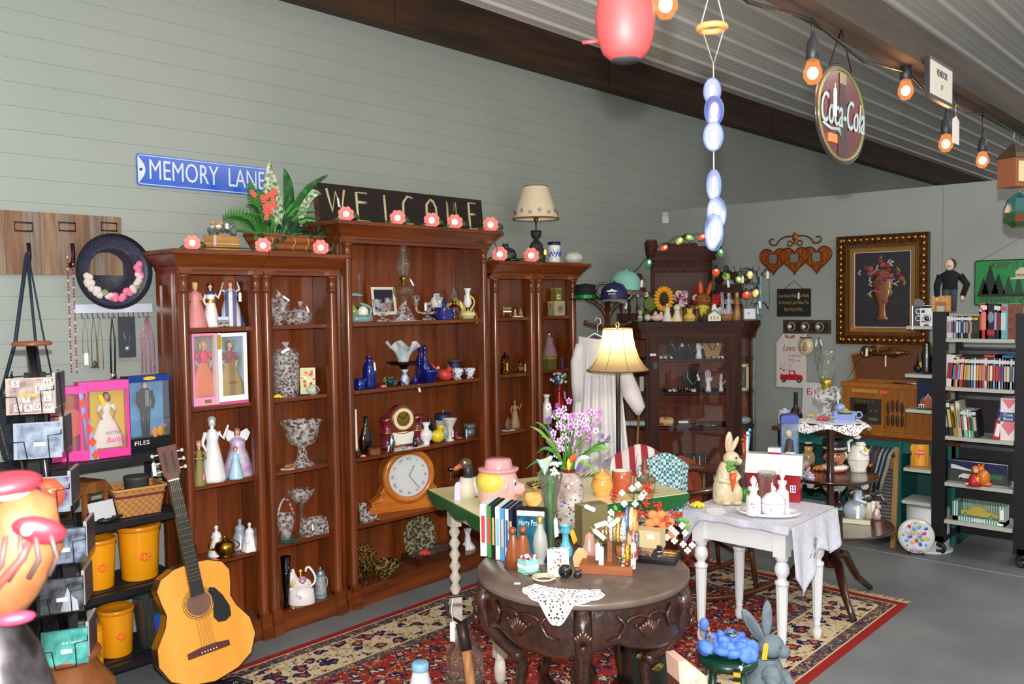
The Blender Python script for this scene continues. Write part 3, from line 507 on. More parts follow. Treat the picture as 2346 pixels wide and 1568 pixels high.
pz=h+.008;q=(p.x,p.y,p.z+pz);h2=hm(p,40);t=T('fluted_bowl','opal blue and cream glass bowl with a deeply ruffled rim','bowl',q);
def rf(u,v):
 a=2*PI*u;r=.03+.062*v**1.2;k=max(0,v-.35);return (r*cos(a)*(1+.14*k*cos(10*a)),r*sin(a)*(1+.14*k*cos(10*a)),h2*(v**.8)*(1+.32*k*cos(5*a+1)))
A('ruffle',MB().grid(rf,80,8),Q('#b6d6ea',.12,c=1,x='noise',h2='#efe8dc',sc=30));A('base',La([(0,0),(.034,0),(.034,.006),(.03,.012),(0,.012)],18),CRY)
p=on(974,.14,z);h=hm(p,82);t=T('decanter','tall cobalt glass decanter with a round stopper','bottle',p);A('body',La([(0,0),(.04,0),(.045,.1*h),(.045,.4*h),(.02,.55*h),(.013,.75*h),(.022,.84*h),(0,.84*h)],18),COB);A('stopper',La([(.01,.84*h),(.02,.92*h),(.012,.98*h),(0,h)],14),COB)
p=on(962,.2,z);h=hm(p,74);t=T('glass_bottle','slim cobalt bottle with a yellow tag behind the opal bowl','bottle',p);A('body',La(pr('bottle',.026,h),14),COB);Tg(0,-.03,h*.9,.05,.016,0,YEL)
GRP=Q('#17403c',.08,c=1)
p=on(897,.04,z);b=MB()
for k in range(34):a=rd()*6.3;zz=rd();rr=.034*(1-.5*zz)*rd()**.5;b.Ba((rr*cos(a)*1.2,rr*sin(a)*.7,.012+.04*zz),.0115,0,8)
t=T('glass_grapes','bunch of dark green glass grapes with a leaf','ornament',p);A('grapes',b,GRP);A('leaf',Ba((-.045,0,.04),(.014,.004,.018),0,8),Q('#5c6a34',.4));A('stem',Tu([(0,0,.05),(-.03,0,.06),(-.045,0,.05)],.002,5),WDM)
p=on(879,.02,z);rose('silk_flower','small pink silk blossom on the blue glass shelf',p,.016,Q('#f07fa0',.7))
p=on(928,.03,z);h=hm(p,36);t=T('cream_jug','small cobalt jug painted with white flowers','jug',p,.4);A('body',La(pr([(0,0),(.75,0),(.9,.1),(1,.35),(.6,.68),(.6,.85),(.85,1),(.75,1),(.5,.8),(0,.7)],.028,h),16),Q('#14287a',.1,c=1,x='noise',h2='#e8ecf6',sc=40));A('handle',To((.03,0,.55*h),.012,.003,0,12,5,'y'),COB)
p=on(951,.03,z);LT('vase_bulb','tiny cobalt bud vase between the jug and the cobalt bowl','vase',COB,p,'vase',.018,.05)
p=on(985,.05,z);h=hm(p,30);LT('glass_bowl','wide cobalt glass bowl in front of the decanter','bowl',COB,p,'bowl',hm(p,24),h)
p=on(1019,.04,z);h=hm(p,34);t=T('cardinal_figurine','red cardinal bird figurine beside the cobalt bowl','figurine',p,fc(p));RB=Q('#c43a30',.4);A('body',Ba((0,0,.4*h),(.55*h,.35*h,.4*h),0,12,(0,.25,0)).Ba((.3*h,0,.75*h),(.22*h,.2*h,.22*h),0,10),RB);A('tail',Tu([(-.4*h,0,.55*h),(-.95*h,0,1.25*h)],[.14*h,.05*h],6),RB);A('crest',Tu([(.28*h,0,.9*h),(.2*h,0,1.15*h)],[.09*h,.01*h],6),RB);A('beak',Tu([(.48*h,-.02,.74*h),(.62*h,-.03,.7*h)],[.06*h,.005*h],6),Q('#e08a2a'));Tg(-.4*h,-.3*h,1.*h,.03,.018,.3,YEL)
BW=Q('#2b4a9a',.12,c=1,x='voronoi',h2='#eef0f4',sc=60)
for i,(px,dy,w,h,lb) in enumerate(((1049,.07,15,24,'blue and white patterned footed bowl beside the red cardinal'),(1077,.06,14,22,'blue and white patterned footed bowl at the right end of the blue shelf'))):
 p=on(px,dy,z);LT('footed_bowl',lb,'bowl',BW,p,[(0,0),(.6,0),(.5,.12),(.35,.2),(.7,.4),(1,1),(.93,1),(.6,.45),(0,.3)],hm(p,w),hm(p,h),'blue and white footed bowls')
p=on(1042,.16,z);h=hm(p,44);t=T('storage_jar','dark blue storage jar with a wire clamp lid','jar',p);A('body',La([(0,0),(.042,0),(.044,.05*h),(.044,.75*h),(.038,.82*h),(0,.82*h)],20),NAV);A('lid',La([(.042,.84*h),(.044,.88*h),(.044,.96*h),(0,h)],20),glass('#dfe4ea',.8));A('clamp',To((0,0,.84*h),.046,.002,0,20).Tu([(.046,0,.84*h),(.058,0,.95*h),(.05,0,.6*h)],.002,5),GOLD);Tg(.045,-.01,.5*h,.04,.012,0,YEL)
p=on(1044,.10,z);rose('silk_flower','coral silk blossom lying behind the blue and white bowl',(p.x,p.y,z),.022,Q('#e8736a',.7))
z=SH[2]+.001
p=on(817,.06,z);h=hm(p,108);t=T('taper_candle','tall white taper candle in a small amber holder','candle',p);A('wax',La([(.0085,.03),(.006,h),(0,h+.003)],10),Q('#efe6d0',.6));A('holder',La([(0,0),(.016,0),(.013,.012),(.009,.03),(.012,.035),(0,.035)],12),glass('#b9862a',.7))
p=on(840,.13,z);h=hm(p,84);t=T('decanter_bottle','dark brown flask bottle with a narrow neck, left of the burgundy clock','bottle',p);A('body',La([(0,0),(.03,0),(.045,.12*h),(.048,.35*h),(.03,.6*h),(.012,.75*h),(.012,.8*h)],18,sy=.6),Q('#1a0808',.08,c=1));A('cap',La([(.014,.8*h),(.014,.98*h),(0,h)],12),BLK);A('neck_ring',To((0,0,.79*h),.014,.002,0,14),GOLD)
p=on(858,.05,z);t=T('wooden_box','small octagonal wooden trinket box below the dark flask','box',p,.2);A('body',La([(0,0),(.036,0),(.036,.026),(0,.026)],8,sm=False),WDM);A('lid',La([(.038,.026),(.038,.034),(.03,.037),(0,.037)],8,sm=False),Q('#6a4030',.4))
p=on(820,.02,z);t=T('perfume_bottle','small amber glass ball bottle with a round stopper','bottle',p);A('body',La(pr('ball',.016,.034),14),glass('#d9a11e',.7));A('stopper',Ba((0,0,.042),.011,0,10),GLS)
p=on(832,.02,z);rose('silk_flower','peach silk blossom beside the amber ball bottle',p,.014,Q('#f0a478',.7))
p=on(921,.12,z+.002);s=mpp(p);t=T('mantel_clock','burgundy porcelain mantel clock with brass dial between swirled pillars','clock',p,fc(p)*.35);BG=Q('#5c0f22',.08,c=1,x='noise',h2='#7a2036',sc=20)
A('case',Pz([(-26*s,0),(26*s,0),(30*s,36*s),(33*s,62*s)]+[(33*s*cos(a),62*s+34*s*sin(a)) for a in [PI*k/10 for k in range(1,10)]]+[(-33*s,62*s),(-30*s,36*s)],-.02,.03),BG)
for sx in (-1,1):
 A('pillar',La([(0,0),(15*s,0),(15*s,5*s),(12*s,8*s),(13*s,30*s),(15*s,33*s),(15*s,37*s),(12*s,40*s),(13*s,58*s),(16*s,62*s),(16*s,70*s),(0,70*s)],16,c=(sx*38*s,0,0),fl=4,fa=.06),BG)
 for zz in (35,64):A('gilt_ring',To((sx*38*s,0,zz*s),15*s,1.6*s,0,16),GOLD)
A('painted_panel',Pz([(-24*s,6*s),(24*s,6*s),(27*s,34*s),(-27*s,34*s)],-.023,-.02),Q('#f0ebe0',.2,c=.5,x='voronoi',h2='#f0ebe0',sc=55));A('gilt_trim',Tu([(-26*s,-.024,4*s),(26*s,-.024,4*s),(29*s,-.024,36*s),(0,-.024,30*s),(-29*s,-.024,36*s),(-26*s,-.024,4*s)],1.3*s,5),GOLD)
A('dial',Pz(ell(0,64*s,25*s,25*s,30),-.026,-.02),Q('#e9dfc0',.3));A('dial_centre',Pz(ell(0,64*s,17*s,17*s,30),-.028,-.02),Q('#b08a3a',.25,.9));A('bezel',To((0,-.024,64*s),26*s,2*s,0,30,6,'y'),GOLD);A('hand',Tu([(0,-.03,64*s),(10*s,-.03,76*s)],.8*s,4),BLK);A('hand',Tu([(0,-.03,64*s),(-13*s,-.03,72*s)],.8*s,4),BLK)
p=on(930,.06,z-.0005);doily('long white lace runner beneath the burgundy clock and white vase',(p.x+.02,p.y,p.z),.15,sy=.35,name='lace_runner')
p=on(897,.035,z+.001);h=hm(p,38);t=T('sugar_urn','tiny silver lidded urn in front of the burgundy clock','urn',p);A('body',La(pr('urn',.022,h),14),SIL);A('handle',To((.022,0,.5*h),.008,.002,0,10,5,'y').To((-.022,0,.5*h),.008,.002,0,10,5,'y'),SIL);Tg(-.025,-.01,.4*h,.03,.01,.2)
p=on(925,.03,z+.001);ONE('napkin_ring','curled silver napkin ring in front of the burgundy clock','ring',To((0,0,.014),.012,.004,0,14,6,'y').To((.018,0,.01),.009,.003,0,12,6,'y'),SIL,p)
p=on(951,.045,z+.001);t=T('cat_figurine','tiny black cat figurine with pricked ears beside the white vase','figurine',p,.3);A('body',La([(0,0),(.018,0),(.02,.012),(.017,.03),(.014,.036)],14).Ba((0,0,.042),(.018,.014,.013),0,10),Q('#0c1020',.1,c=1));A('ears',Pz([(-.018,.045),(-.004,.05),(-.015,.062)],-.004,.004).Pz([(.018,.045),(.004,.05),(.015,.062)],-.004,.004),Q('#0c1020',.1,c=1));Tg(.0,-.03,.004,.03,.012,1.4,YEL)
p=on(985,.16,z);h=hm(p,72);t=T('glass_tree','dark amber and green glass cone bottle behind the white vase','bottle',p);A('body',La([(0,0),(.02,0),(.024,.1*h),(.02,.5*h),(.008,.75*h),(0,h)],12),Q('#3a1408',.06,c=1));A('green_band',La([(.0245,.3*h),(.0225,.55*h)],12),glass('#1f8a2a',.6))
p=on(1016,.15,z);h=hm(p,58);t=T('storage_jar','blue and white striped jar with a navy lid on the clock shelf','jar',p);A('body',La([(0,0),(.046,0),(.046,.75*h),(0,.75*h)],22),Q('#e8eef6',.2,c=.5,x='noise',h2='#6f95d0',sc=22));A('lid',La([(.05,.75*h),(.052,.78*h),(.052,.96*h),(.04,h),(0,h)],22),NAV);A('wick',Tu([(0,0,h),(0,0,h+.02)],.0015,5),WHT)
p=on(977,.06,z+.001);h=hm(p,50);LT('vase','small white glossy round bellied vase left of the yellow bird','vase',POR,p,[(0,0),(.5,0),(.55,.03),(.4,.08),(.9,.3),(1,.45),(.85,.58),(.38,.7),(.36,.82),(.62,1),(.55,1),(.3,.8),(0,.7)],hm(p,16),h)
p=on(1006,.05,z);h=hm(p,42);t=T('bird_figurine','bright yellow ceramic chick on the clock shelf','figurine',p,fc(p));YC=Q('#e8d21e',.12,c=1);A('body',Ba((-.08*h,0,.36*h),(.4*h,.34*h,.36*h),0,14).Ba((.12*h,0,.8*h),(.22*h,.2*h,.2*h),0,12),YC);A('wing',Ba((-.22*h,-.2*h,.45*h),(.25*h,.14*h,.16*h),0,10),YC);A('beak',Ba((.16*h,-.2*h,.8*h),(.06*h,.08*h,.04*h),0,6),Q('#b07a18'));A('eye',Ba((.03*h,-.17*h,.84*h),.025*h,0,6).Ba((.26*h,-.12*h,.84*h),.025*h,0,6),BLK)
p=on(1031,.05,z);h=hm(p,52);t=T('fluted_vase','pearly white lustre vase with a wide fluted mouth and pink tag','vase',p);A('body',La([(0,0),(.028,0),(.022,.06*h),(.01,.14*h),(.014,.3*h),(.02,.6*h),(.042,.95*h),(.046,h),(.04,.96*h),(.015,.6*h),(0,.4*h)],24,fl=7,fa=.08),Q('#dfe0ea',.1,c=1,x='noise',h2='#d8d0b8',sc=20));Tg(-.004,-.03,.5*h,.045,.013)
p=on(1045,.09,z);t=T('glass_ornament','small iridescent purple glass ornament behind the pearly vase','ornament',p);A('beads',Ba((-.05,0,.022),.014,0,8).Ba((-.035,0,.012),.012,0,8).Ba((.0,0,.03),.013,0,8).Ba((0,0,.012),.012,0,8),Q('#7a2a5a',.08,c=1))
p=on(1052,.045,z);rose('silk_flower','rust silk blossom beside the grey tin',p,.017,Q('#b8603c',.8))
p=on(1076,.08,z);h=hm(p,30);t=T('round_tin','round grey pewter tin with a textured lid, right end of the clock shelf','tin',p);A('body',La([(0,0),(.038,0),(.04,.02*h),(.04,.7*h),(0,.7*h)],22),Q('#6c6e70',.4,.7));A('lid',La([(.042,.72*h),(.042,.92*h),(.036,h),(0,h)],22),Q('#57595a',.6,.6,bump=.8,x='noise',h2='#77797a',sc=90));A('price_card',Bx(-.052,-.04,-.02,-.019,0,.05),Q('#dfe6e6'))
z=SH[3]+.001
p=on(932,.13,z);s=mpp(p)*1.02;t=T('mantel_clock','large honey oak mantel clock with a round white roman dial','clock',p,-.36);HO=Q('#b8651c',.25,c=.5,x='woodx',h2='#c87828',sc=3)
A('base',Bx(-96*s,96*s,-.055,.05,0,.012).Bx(-92*s,92*s,-.048,.045,.012,.034),HO);A('foot',Bx(-96*s,-66*s,-.062,.05,0,.02),HO);A('foot',Bx(66*s,96*s,-.062,.05,0,.02),HO)
zc=.034+63*s
pts=[(-40*s,.034)]+[(60*s*cos(a),zc+60*s*sin(a)) for a in [PI*(1.15-1.3*k/20) for k in range(21)]]+[(40*s,.034)]
A('case',Pz(pts,-.04,.05),HO)
for sx in (-1,1):
 A('scroll_side',Pz([(sx*38*s,.034),(sx*84*s,.034),(sx*86*s,.06),(sx*74*s,.072),(sx*66*s,.09),(sx*56*s,.15),(sx*40*s,.15)],-.035,.04),HO)
 A('carved_scroll',Tu([(sx*80*s,-.037,.055),(sx*62*s,-.04,.07),(sx*56*s,-.04,.1),(sx*66*s,-.04,.115),(sx*58*s,-.04,.13),(sx*54*s,-.04,.16)],[.006,.008,.007,.008,.006,.005],7),HO)
A('bezel',To((0,-.042,zc),54*s,8*s,0,40,10,'y'),HO);A('dial',Pz(ell(0,zc,50*s,50*s,40),-.047,-.03),Q('#e4e9ea',.3))
for k in range(12):
 a=PI/2-2*PI*k/12;n=['XII','I','II','III','IIII','V','VI','VII','VIII','IX','X','XI'][k]
 text(t,n,.022,BLK,(38*s*cos(a),-.0478,zc+38*s*sin(a)),(PI/2,-(a-PI/2),0),'numeral')
b=Tu([(0,-.05,zc),(13*s,-.05,zc+22*s)],.0022,4);A('hand',b,BLK);A('hand',Tu([(0,-.052,zc),(24*s,-.052,zc-30*s)],.0018,4),BLK);A('glass_cover',Pz(ell(0,zc,50*s,50*s,40),-.056,-.055),glass('#ffffff',.98))
p=on(832,.07,z)
for i,(dx,dy,hh,rr,lb) in enumerate(((0,0,42,.022,'clear glass tumbler left of the oak clock'),(-.005,-.035,26,.02,'short clear glass cup in front of the tumbler by the column'),(.045,-.03,14,.024,'low round clear glass salt dish left of the oak clock foot'))):
 LT('glass_tumbler' if i<2 else 'salt_dish',lb,'glassware',CRY,(p.x+dx,p.y+dy,z),'cup',rr,hm(p,hh))
p=on(858,.012,z);LT('salt_dish','shallow amber tinted glass dish at the foot of the oak clock','dish',glass('#e8c070',.8,70),(p.x+.02,p.y,z),'bowl',.024,.018)
for px,dy,hh,lb in ((1006,.05,34,'silver goblet shaped candlestick with a tag, left of the wooden chest'),(1033,.2,60,'silver candlestick standing behind the wooden chest')):
 p=on(px,dy,z if dy<.1 else z+0);h=hm(p,hh)
 t=T('candlestick',lb,'candlestick',p,0,'silver candlesticks');A('stem',La([(0,0),(.02,0),(.018,.06*h),(.004,.15*h),(.004,.3*h),(.008,.4*h),(.004,.5*h),(.005,.85*h)],12),SIL);A('pan',La([(.004,.85*h),(.022,.93*h),(.024,1*h),(.02,1*h),(0,.9*h)],14),SIL);
 if dy<.1:Tg(.0,-.02,.55*h,.03,.01)
p=on(1048,.1,z);t=T('wooden_chest','small reddish wooden chest half hidden behind the duck decoy','chest',p);A('body',Bx(-.06,.09,-.05,.05,0,.085),Q('#7a3c1e',.35,x='woodx',h2='#5e2c14'));A('lid',Bx(-.066,.096,-.056,.054,.085,.11),Q('#84421f',.35,x='woodx',h2='#6a3418'))
z=SH[4]+.001
p=on(836,.1,z);s=mpp(p);ONE('amber_plate','large amber pressed glass plate standing on edge, bottom left','plate',La([(0,.004),(.06,.004),(.09,.014),(.1,.018),(.1,.022),(.06,.01),(0,.008)],30,fl=20,fa=.015),glass('#c98a24',.55,80),(p.x-.02,p.y,z+.115),0,None,PI/2-.15)
p=on(958,.2,z);t=T('glass_plate','big clear glass plate standing upright at the back, bottom','plate',(p.x,p.y,z),0);A('plate',La([(0,0),(.09,.002),(.115,.014),(.13,.018),(.13,.022),(.11,.018),(0,.004)],36),glass('#e6e8c8',.9,50),None,(0,0,.128+.0),(PI/2-.12,0,0));A('wire_stand',Tu([(-.05,.01,.1),(-.05,-.03,.004),(-.05,-.05,.02)],.002,5).Tu([(.05,.01,.1),(.05,-.03,.004),(.05,-.05,.02)],.002,5).Tu([(-.05,-.03,.004),(.05,-.03,.004)],.002,5),GOLD)
p=on(883,.05,z);h=hm(p,36);LT('glass_bowl','amber tinted glass bowl on the bottom board of the tall case','bowl',glass('#d8c070',.75,50),p,'bowl',hm(p,37),h)
p=on(840,.03,z);LT('glass_vase','olive amber pressed glass footed vase in the bottom left corner','vase',glass('#b09030',.6,70),p,'compote',.035,.13)
p=on(990,.13,z);t=T('shadow_box','flat dark wooden presentation case lying on the bottom board','case',(p.x,p.y,z),.0);A('tray',Bx(-.17,.2,-.085,.09,0,.045),Q('#3a1a0e',.3,c=.4,x='woodx',h2='#4c2412'));A('glass_top',Bx(-.14,.17,-.06,.065,.045,.048),Q('#4c4c50',.15));A('chain',Tu([(-.06,.02,.05),(0,.04,.05),(.07,.02,.05),(.14,.04,.05)],.003,5),GOLD)
p=on(978,.06,z+.049);rose('silk_rose','red silk rose lying on the dark wooden presentation case',(p.x,p.y+.02,p.z),.03,Q('#e0403c',.7))
p=on(1072,.1,z);h=hm(p,36);LT('ceramic_stand','white ceramic pedestal foot seen behind the painted table leg','stand',Q('#dfe3ea',.15,c=.6),(p.x,p.y,z),[(0,0),(1,0),(.9,.12),(.4,.35),(.3,.7),(.5,1),(0,1)],hm(p,19),.13)
z=SH[0]+.001
p=on(1163,.08,z);t=T('toy_sleigh','miniature dark wooden sleigh bench with a gold seat','miniature',p,fc(p));A('runner',Tu([(-.035,-.015,.004),(.02,-.015,.003),(.035,-.015,.02)],.002,5).Tu([(-.035,.015,.004),(.02,.015,.003),(.035,.015,.02)],.002,5),BLK);A('seat',Bx(-.028,.024,-.016,.016,.035,.042),GOLD);A('back',Bx(-.028,-.024,-.016,.016,.02,.075).Bx(-.028,.026,.014,.017,.05,.065),Q('#3a2214',.4));A('leg',Bx(-.026,-.022,-.014,.014,.004,.036).Bx(.018,.022,-.014,.014,.004,.036),Q('#3a2214',.4))
p=on(1186,.04,z);t=T('santa_figurine','tiny figure pair of a child and a dog on a snowy white base','figurine',p,fc(p));A('snow_base',Ba((0,0,.003),(.04,.022,.006),0,12),Q('#f2f2f2',.5));A('child',La(pr('robe',.014,.04),10,c=(-.016,0,.004)).Ba((-.016,0,.046),.008),Q('#b83a34',.4,x='noise',h2='#d8b890',sc=80));A('dog',La([(0,.004),(.014,.004),(.012,.03),(.008,.04)],10,c=(.02,0,0)).Ba((.02,-.002,.048),.011),Q('#b08a5a',.5,x='noise',h2='#5a3418',sc=90))
z=SH[1]+.001
p=on(1158,.1,z);t=T('glass_jar','amber glass jar with a ruby knob lid','jar',p);A('body',La(pr('jar',.034,.1),16),glass('#c8781c',.6,60));A('lid',La([(.03,.1),(.022,.115),(.006,.12),(.012,.132),(0,.142)],14),glass('#8a1420',.6));Tg(-.02,-.035,.07,.05,.014,0,YEL)
p=on(1192,.06,z);t=T('glass_jar','small yellow glass jar with a red neck and tag','jar',p);A('body',La(pr('vase',.026,.06),14),glass('#c9b12a',.6,60));A('neck',La([(.012,.058),(.014,.075),(0,.077)],10),glass('#9a1a20',.6));Tg(.028,-.02,.055,.05,.014,0,Q('#f2c8d8'))
p=on(1176,.03,z-.0005);doily('dark green crocheted mat under the amber jars',p,.05,Q('#12483a',.9),.5)
z=SH[2]+.001
p=on(1180,.1,z);h=hm(p,64);figurine('woman_figurine','carved tan figurine of a woman in a fringed dress with a feather',p,h,Q('#a98a64',.6,x='noise',h2='#8a6a44',sc=30),Q('#5a3a24'),'one',skin=Q('#a87c56'),r=.2)
p=on(1164,.06,z+.002);t=T('wooden_shell','rough brown folded wood carving standing on a lace mat','carving',p);A('leaf_body',La([(0,0),(.022,0),(.034,.03),(.026,.06),(.004,.085),(0,.085)],7,sx=1,sy=.6,fl=3,fa=.15),Q('#6a4530',.6,bump=.5,x='noise',h2='#7e543a',sc=40))
p=on(1165,.06,z-.0005);doily('small white lace mat under the rough wood carving',p,.05,sy=.7)
z=SH[0]+.001
p=on(1275,.09,z);w=hm(p,32);h=hm(p,33);TN=Q('#b8a877',.4);t=T('tin_box','cream tin box printed with a blue picture, bottom of the two tins','tin',p,-.15);A('tin',Bx(-w/2,w/2,-.035,.035,0,h*.9),TN);A('lid',Bx(-w/2-.001,w/2+.001,-.036,.036,h*.9,h),Q('#c9bb8c',.4));A('printed_panel',Pz(ell(.004,h*.45,w*.34,h*.3,20),-.0362,-.035).Bx(-.01,.015,-.0366,-.036,h*.35,h*.6,1),[Q('#7f9a92',.4),Q('#a8542c',.4)])
p2=(p.x+.006,p.y+.005,z+h+.001);t=T('tin_box','olive tin box with a portrait label stacked on the cream tin','tin',p2,-.1);A('tin',Bx(-.03,.03,-.025,.025,0,.09),Q('#7a7434',.35));A('lid',Bx(-.031,.031,-.026,.026,.078,.092),Q('#8f8844',.3));A('label_panel',Bx(-.018,.014,-.0265,-.025,.012,.045),Q('#ddd6b4',.5));A('portrait',Ba((-.002,-.027,.028),(.006,.001,.009),0,8),Q('#4a3a30',.5))
p=on(1261,.045,z);t=T('glass_bottle','small clear glass bottle with a cork beside the tin boxes','bottle',p);A('glass_body',La(pr('bottle',.02,.085),14),GLS);A('cork',La([(.008,.083),(.009,.1),(0,.1)],10),Q('#c09060',.8))
z=SH[1]+.001
p=on(1259,.07,z);w=hm(p,25);t=T('tin_box','olive gold tin box with gold script under the seated cloth doll','tin',p,-.1);h=hm(p,28);A('tin',Bx(-w/2,w/2,-.03,.03,0,h),Q('#5e6030',.3));A('lid',Bx(-w/2-.002,w/2+.002,-.032,.032,h-.012,h+.002),Q('#c2ac58',.3,.4));A('gold_scroll',Tu([(-.018,-.0315,h*.4),(-.008,-.0315,h*.62),(0,-.0315,h*.4),(.008,-.0315,h*.6),(.02,-.0315,h*.52)],.0015,5),GOLD)
p2=(p.x,p.y,z+h+.003);t=figurine('cloth_doll','cloth doll in striped native dress sitting on the olive gold tin',p2,hm(p,56),Q('#a8504a',.8,x='stripez',h2='#5a7a8a',sc=22),BLK,'fold',Q('#e9e2da'),r=.34)
z=SH[2]+.001
p=on(1253,.05,z);LT('vase','white vase with a yellow foot band beside the red vase','vase',Q('#f2efe6',.15,c=.6),(p.x,p.y,z),[(0,0),(.75,0),(.8,.08),(.9,.4),(.75,.6),(.4,.78),(.4,.9),(.62,1),(.55,1),(.35,.85),(0,.7)],.042,.2)
p=on(1282,.09,z);h=hm(p,78);t=T('flower_vase','red painted vase filled with white and blue silk flowers','vase',p);A('vase_body',La([(0,0),(.035,0),(.05,.12*h),(.052,.35*h),(.035,.6*h),(.018,.75*h),(.018,.9*h),(.022,h),(0,h)],20),Q('#9a0f18',.1,c=1,x='noise',h2='#a81620',sc=20));Tg(.004,-.045,.85*h,.05,.014,-.1)
for i in range(34):
 a=rd()*6.3;zz=h+.02+.09*rd();rr=.08*rd()
 x,y=rr*cos(a)-.015,rr*sin(a)*.45
 k=i%3
 A('blossom',Ba((x,y,zz),(.013,.01,.012),0,6),[Q('#f2efe2',.7),Q('#2a56b0',.7),Q('#f2efe2',.7)][k])
for i in range(7):A('purple_blossom',Ba((.035+.008*(i%2),0,h+.08+.018*i),(.013,.01,.012),0,6),Q('#5a4090',.7))
for i in range(6):A('leaf',Tu(bez((0,0,h),(.03*(i-2.5),-.01,h+.1),(.05*(i-2),-.02,h+.04+.02*(i%3))),[.002]*4+[.004]*3+[.001]*2,5),LGR)
A('stem',Tu([(0,0,h*.9),(.03,0,h+.1),(.04,0,h+.2)],.0025,5),LGR)
# ================= on top of the bookcases =================
ROS=Q('#ff8f86',.6);LT1=Q('#ff9c78',.5,emit=1.6)
def roselight(px,py,Y,z,label):
 p=sY(px,Y,z);s=22*mpp(p);t=T('rose_light',label,'string light',p,fc(p),'rose string lights along the bookcase tops');b=MB()
 for k in range(3):
  for j in range(4+k*2):
   a=2*PI*j/(4+k*2)+k*.6;q=s*(.22+.27*k);b.Ba((q*cos(a)*.75,-s*.1+k*.12*s,s*.62+q*sin(a)*.75),(s*.33,s*.14,s*.33),0,7)
 A('petals',b,Q('#f58a84',.5,emit=.25));A('lit_centre',Ba((0,-s*.2,s*.62),(s*.34,s*.2,s*.34),0,9),Q('#ffd9b0',.5,emit=1.6))
 for k in (1,-1):A('leaf',Ba((k*s*.9,s*.3,s*(.3+.2*k)),(s*.5,s*.12,s*.3),0,6,(0,k*.5,0)),Q('#274a26',.6))
 return p+Vector((0,.02,s*.3))
TL,TT=1.9065,2.0865
RA=[roselight(441,556,3.74,TL,'glowing pink rose light at the left end, beside the small wooden box'),roselight(603,562,3.74,TL,'glowing pink rose light in front of the long plant basket'),roselight(735,565,3.74,TL,'glowing pink rose light at the right end of the plant basket')]
B=[roselight(793,482,3.735,TT,'glowing pink rose light below the W of the WELCOME board'),roselight(911,494,3.735,TT,'glowing pink rose light below the C of the WELCOME board'),roselight(989,501,3.735,TT,'glowing pink rose light below the O of the WELCOME board'),roselight(1042,505,3.735,TT,'glowing pink rose light below the M of the WELCOME board'),roselight(1124,512,3.735,TT,'glowing pink rose light past the right end of the WELCOME board')]
Cc=[roselight(1145,584,3.74,TL,'glowing pink rose light in front of the black bear figurine'),roselight(1217,590,3.74,TL,'half hidden rose light at the foot of the beehive lamp')]
pts=[]
for i,q in enumerate([RA[0],RA[1],RA[2],B[0],B[1],B[2],B[3],B[4],Cc[0],Cc[1]]):
 if pts:
  m=(Vector(pts[-1])+q)/2;m.z-=.0 if i not in(3,8) else .03;m.y-=.035 if i in (3,8) else 0;m.z=max(m.z,(TL if i<4 or i>7 else TT)+.006);pts.append(m)
 pts.append(Vector((q.x,q.y,q.z)))
ONE('light_cord','thin green cord linking the rose lights along the bookcase tops','cord',Tu(pts,.0025,5),Q('#1d3a24',.6))
a=sY(733,3.92,TT);c=sY(1109,3.92,TT);w=(c-a).length;mid=(a+c)/2;h=82*mpp(mid)*1.02
t=T('welcome_board','weathered dark board painted WELCOME in cream letters, on the tall bookcase','sign',(mid.x,3.92,TT),0,rx=-.1)
A('board',Bx(-w/2,w/2,0,.035,0,h),Q('#2a1c14',.8,x='woodx',h2='#1b1512',sc=5,bump=.4));A('board_edge',Bx(-w/2-.001,w/2+.001,-.001,.036,h,h+.002).Bx(-w/2-.003,-w/2,-.001,.036,0,h),Q('#6b4a2c',.8,x='noise',h2='#3a2416',sc=30))
WL=Q('#cdbf97',.8)
for ch,x,S in (('W',-w*.41,[[(-.05,.88),(-.025,.3),(0,.82),(.03,.3),(.055,.88)]]),('E',-w*.27,[[(.035,.85),(-.03,.85),(-.03,.12),(.045,.1)],[(-.03,.6),(.03,.6)]]),('L',-w*.12,[[(-.02,.85),(-.02,.12),(.03,.12)]]),('C',.0,[[(.035,.85),(0,.88),(-.03,.7),(-.035,.4),(-.02,.15),(.03,.12)]]),('O',w*.145,[[(.0,.86),(-.03,.7),(-.033,.4),(-.01,.13),(.02,.13),(.04,.4),(.038,.65),(.02,.82),(0,.86)]]),('M',w*.28,[[(-.03,.12),(-.03,.85),(.0,.4),(.03,.85),(.04,.12)]]),('E',w*.42,[[(.035,.88),(-.02,.88),(-.02,.12),(.045,.12)],[(-.02,.55),(.025,.55)]])):
 b=MB()
 for st in S:b.Tu([(x+u*1.12,-.001,v*h) for u,v in st],.0085,5)
 A('painted_letter',b,WL)
Tg(-w*.4,-.006,h*.66,.05,.014,-.1)
a=onY(310,352,WY);c=onY(617,385,WY);bl=onY(313,423,WY);w=(c.x-a.x)+.02;h=.152;SB=Q('#1f5fd0',.25,c=.4);SW=Q('#dfe8f4',.35)
t=T('street_sign','blue embossed street sign reading MEMORY LANE on the green wall','sign',(a.x+w/2,WY-.003,(a.z+bl.z)/2))
A('plate',Pz(rect(-w/2,w/2,-h/2,h/2,.015),-.004,0),SB)
q=w/2-.008;k=h/2-.008;rr=rect(-q,q,-k,k,.012);A('white_border',Tu([(x,-.0045,z_) for x,z_ in rr],.0026,6,0,True),SW)
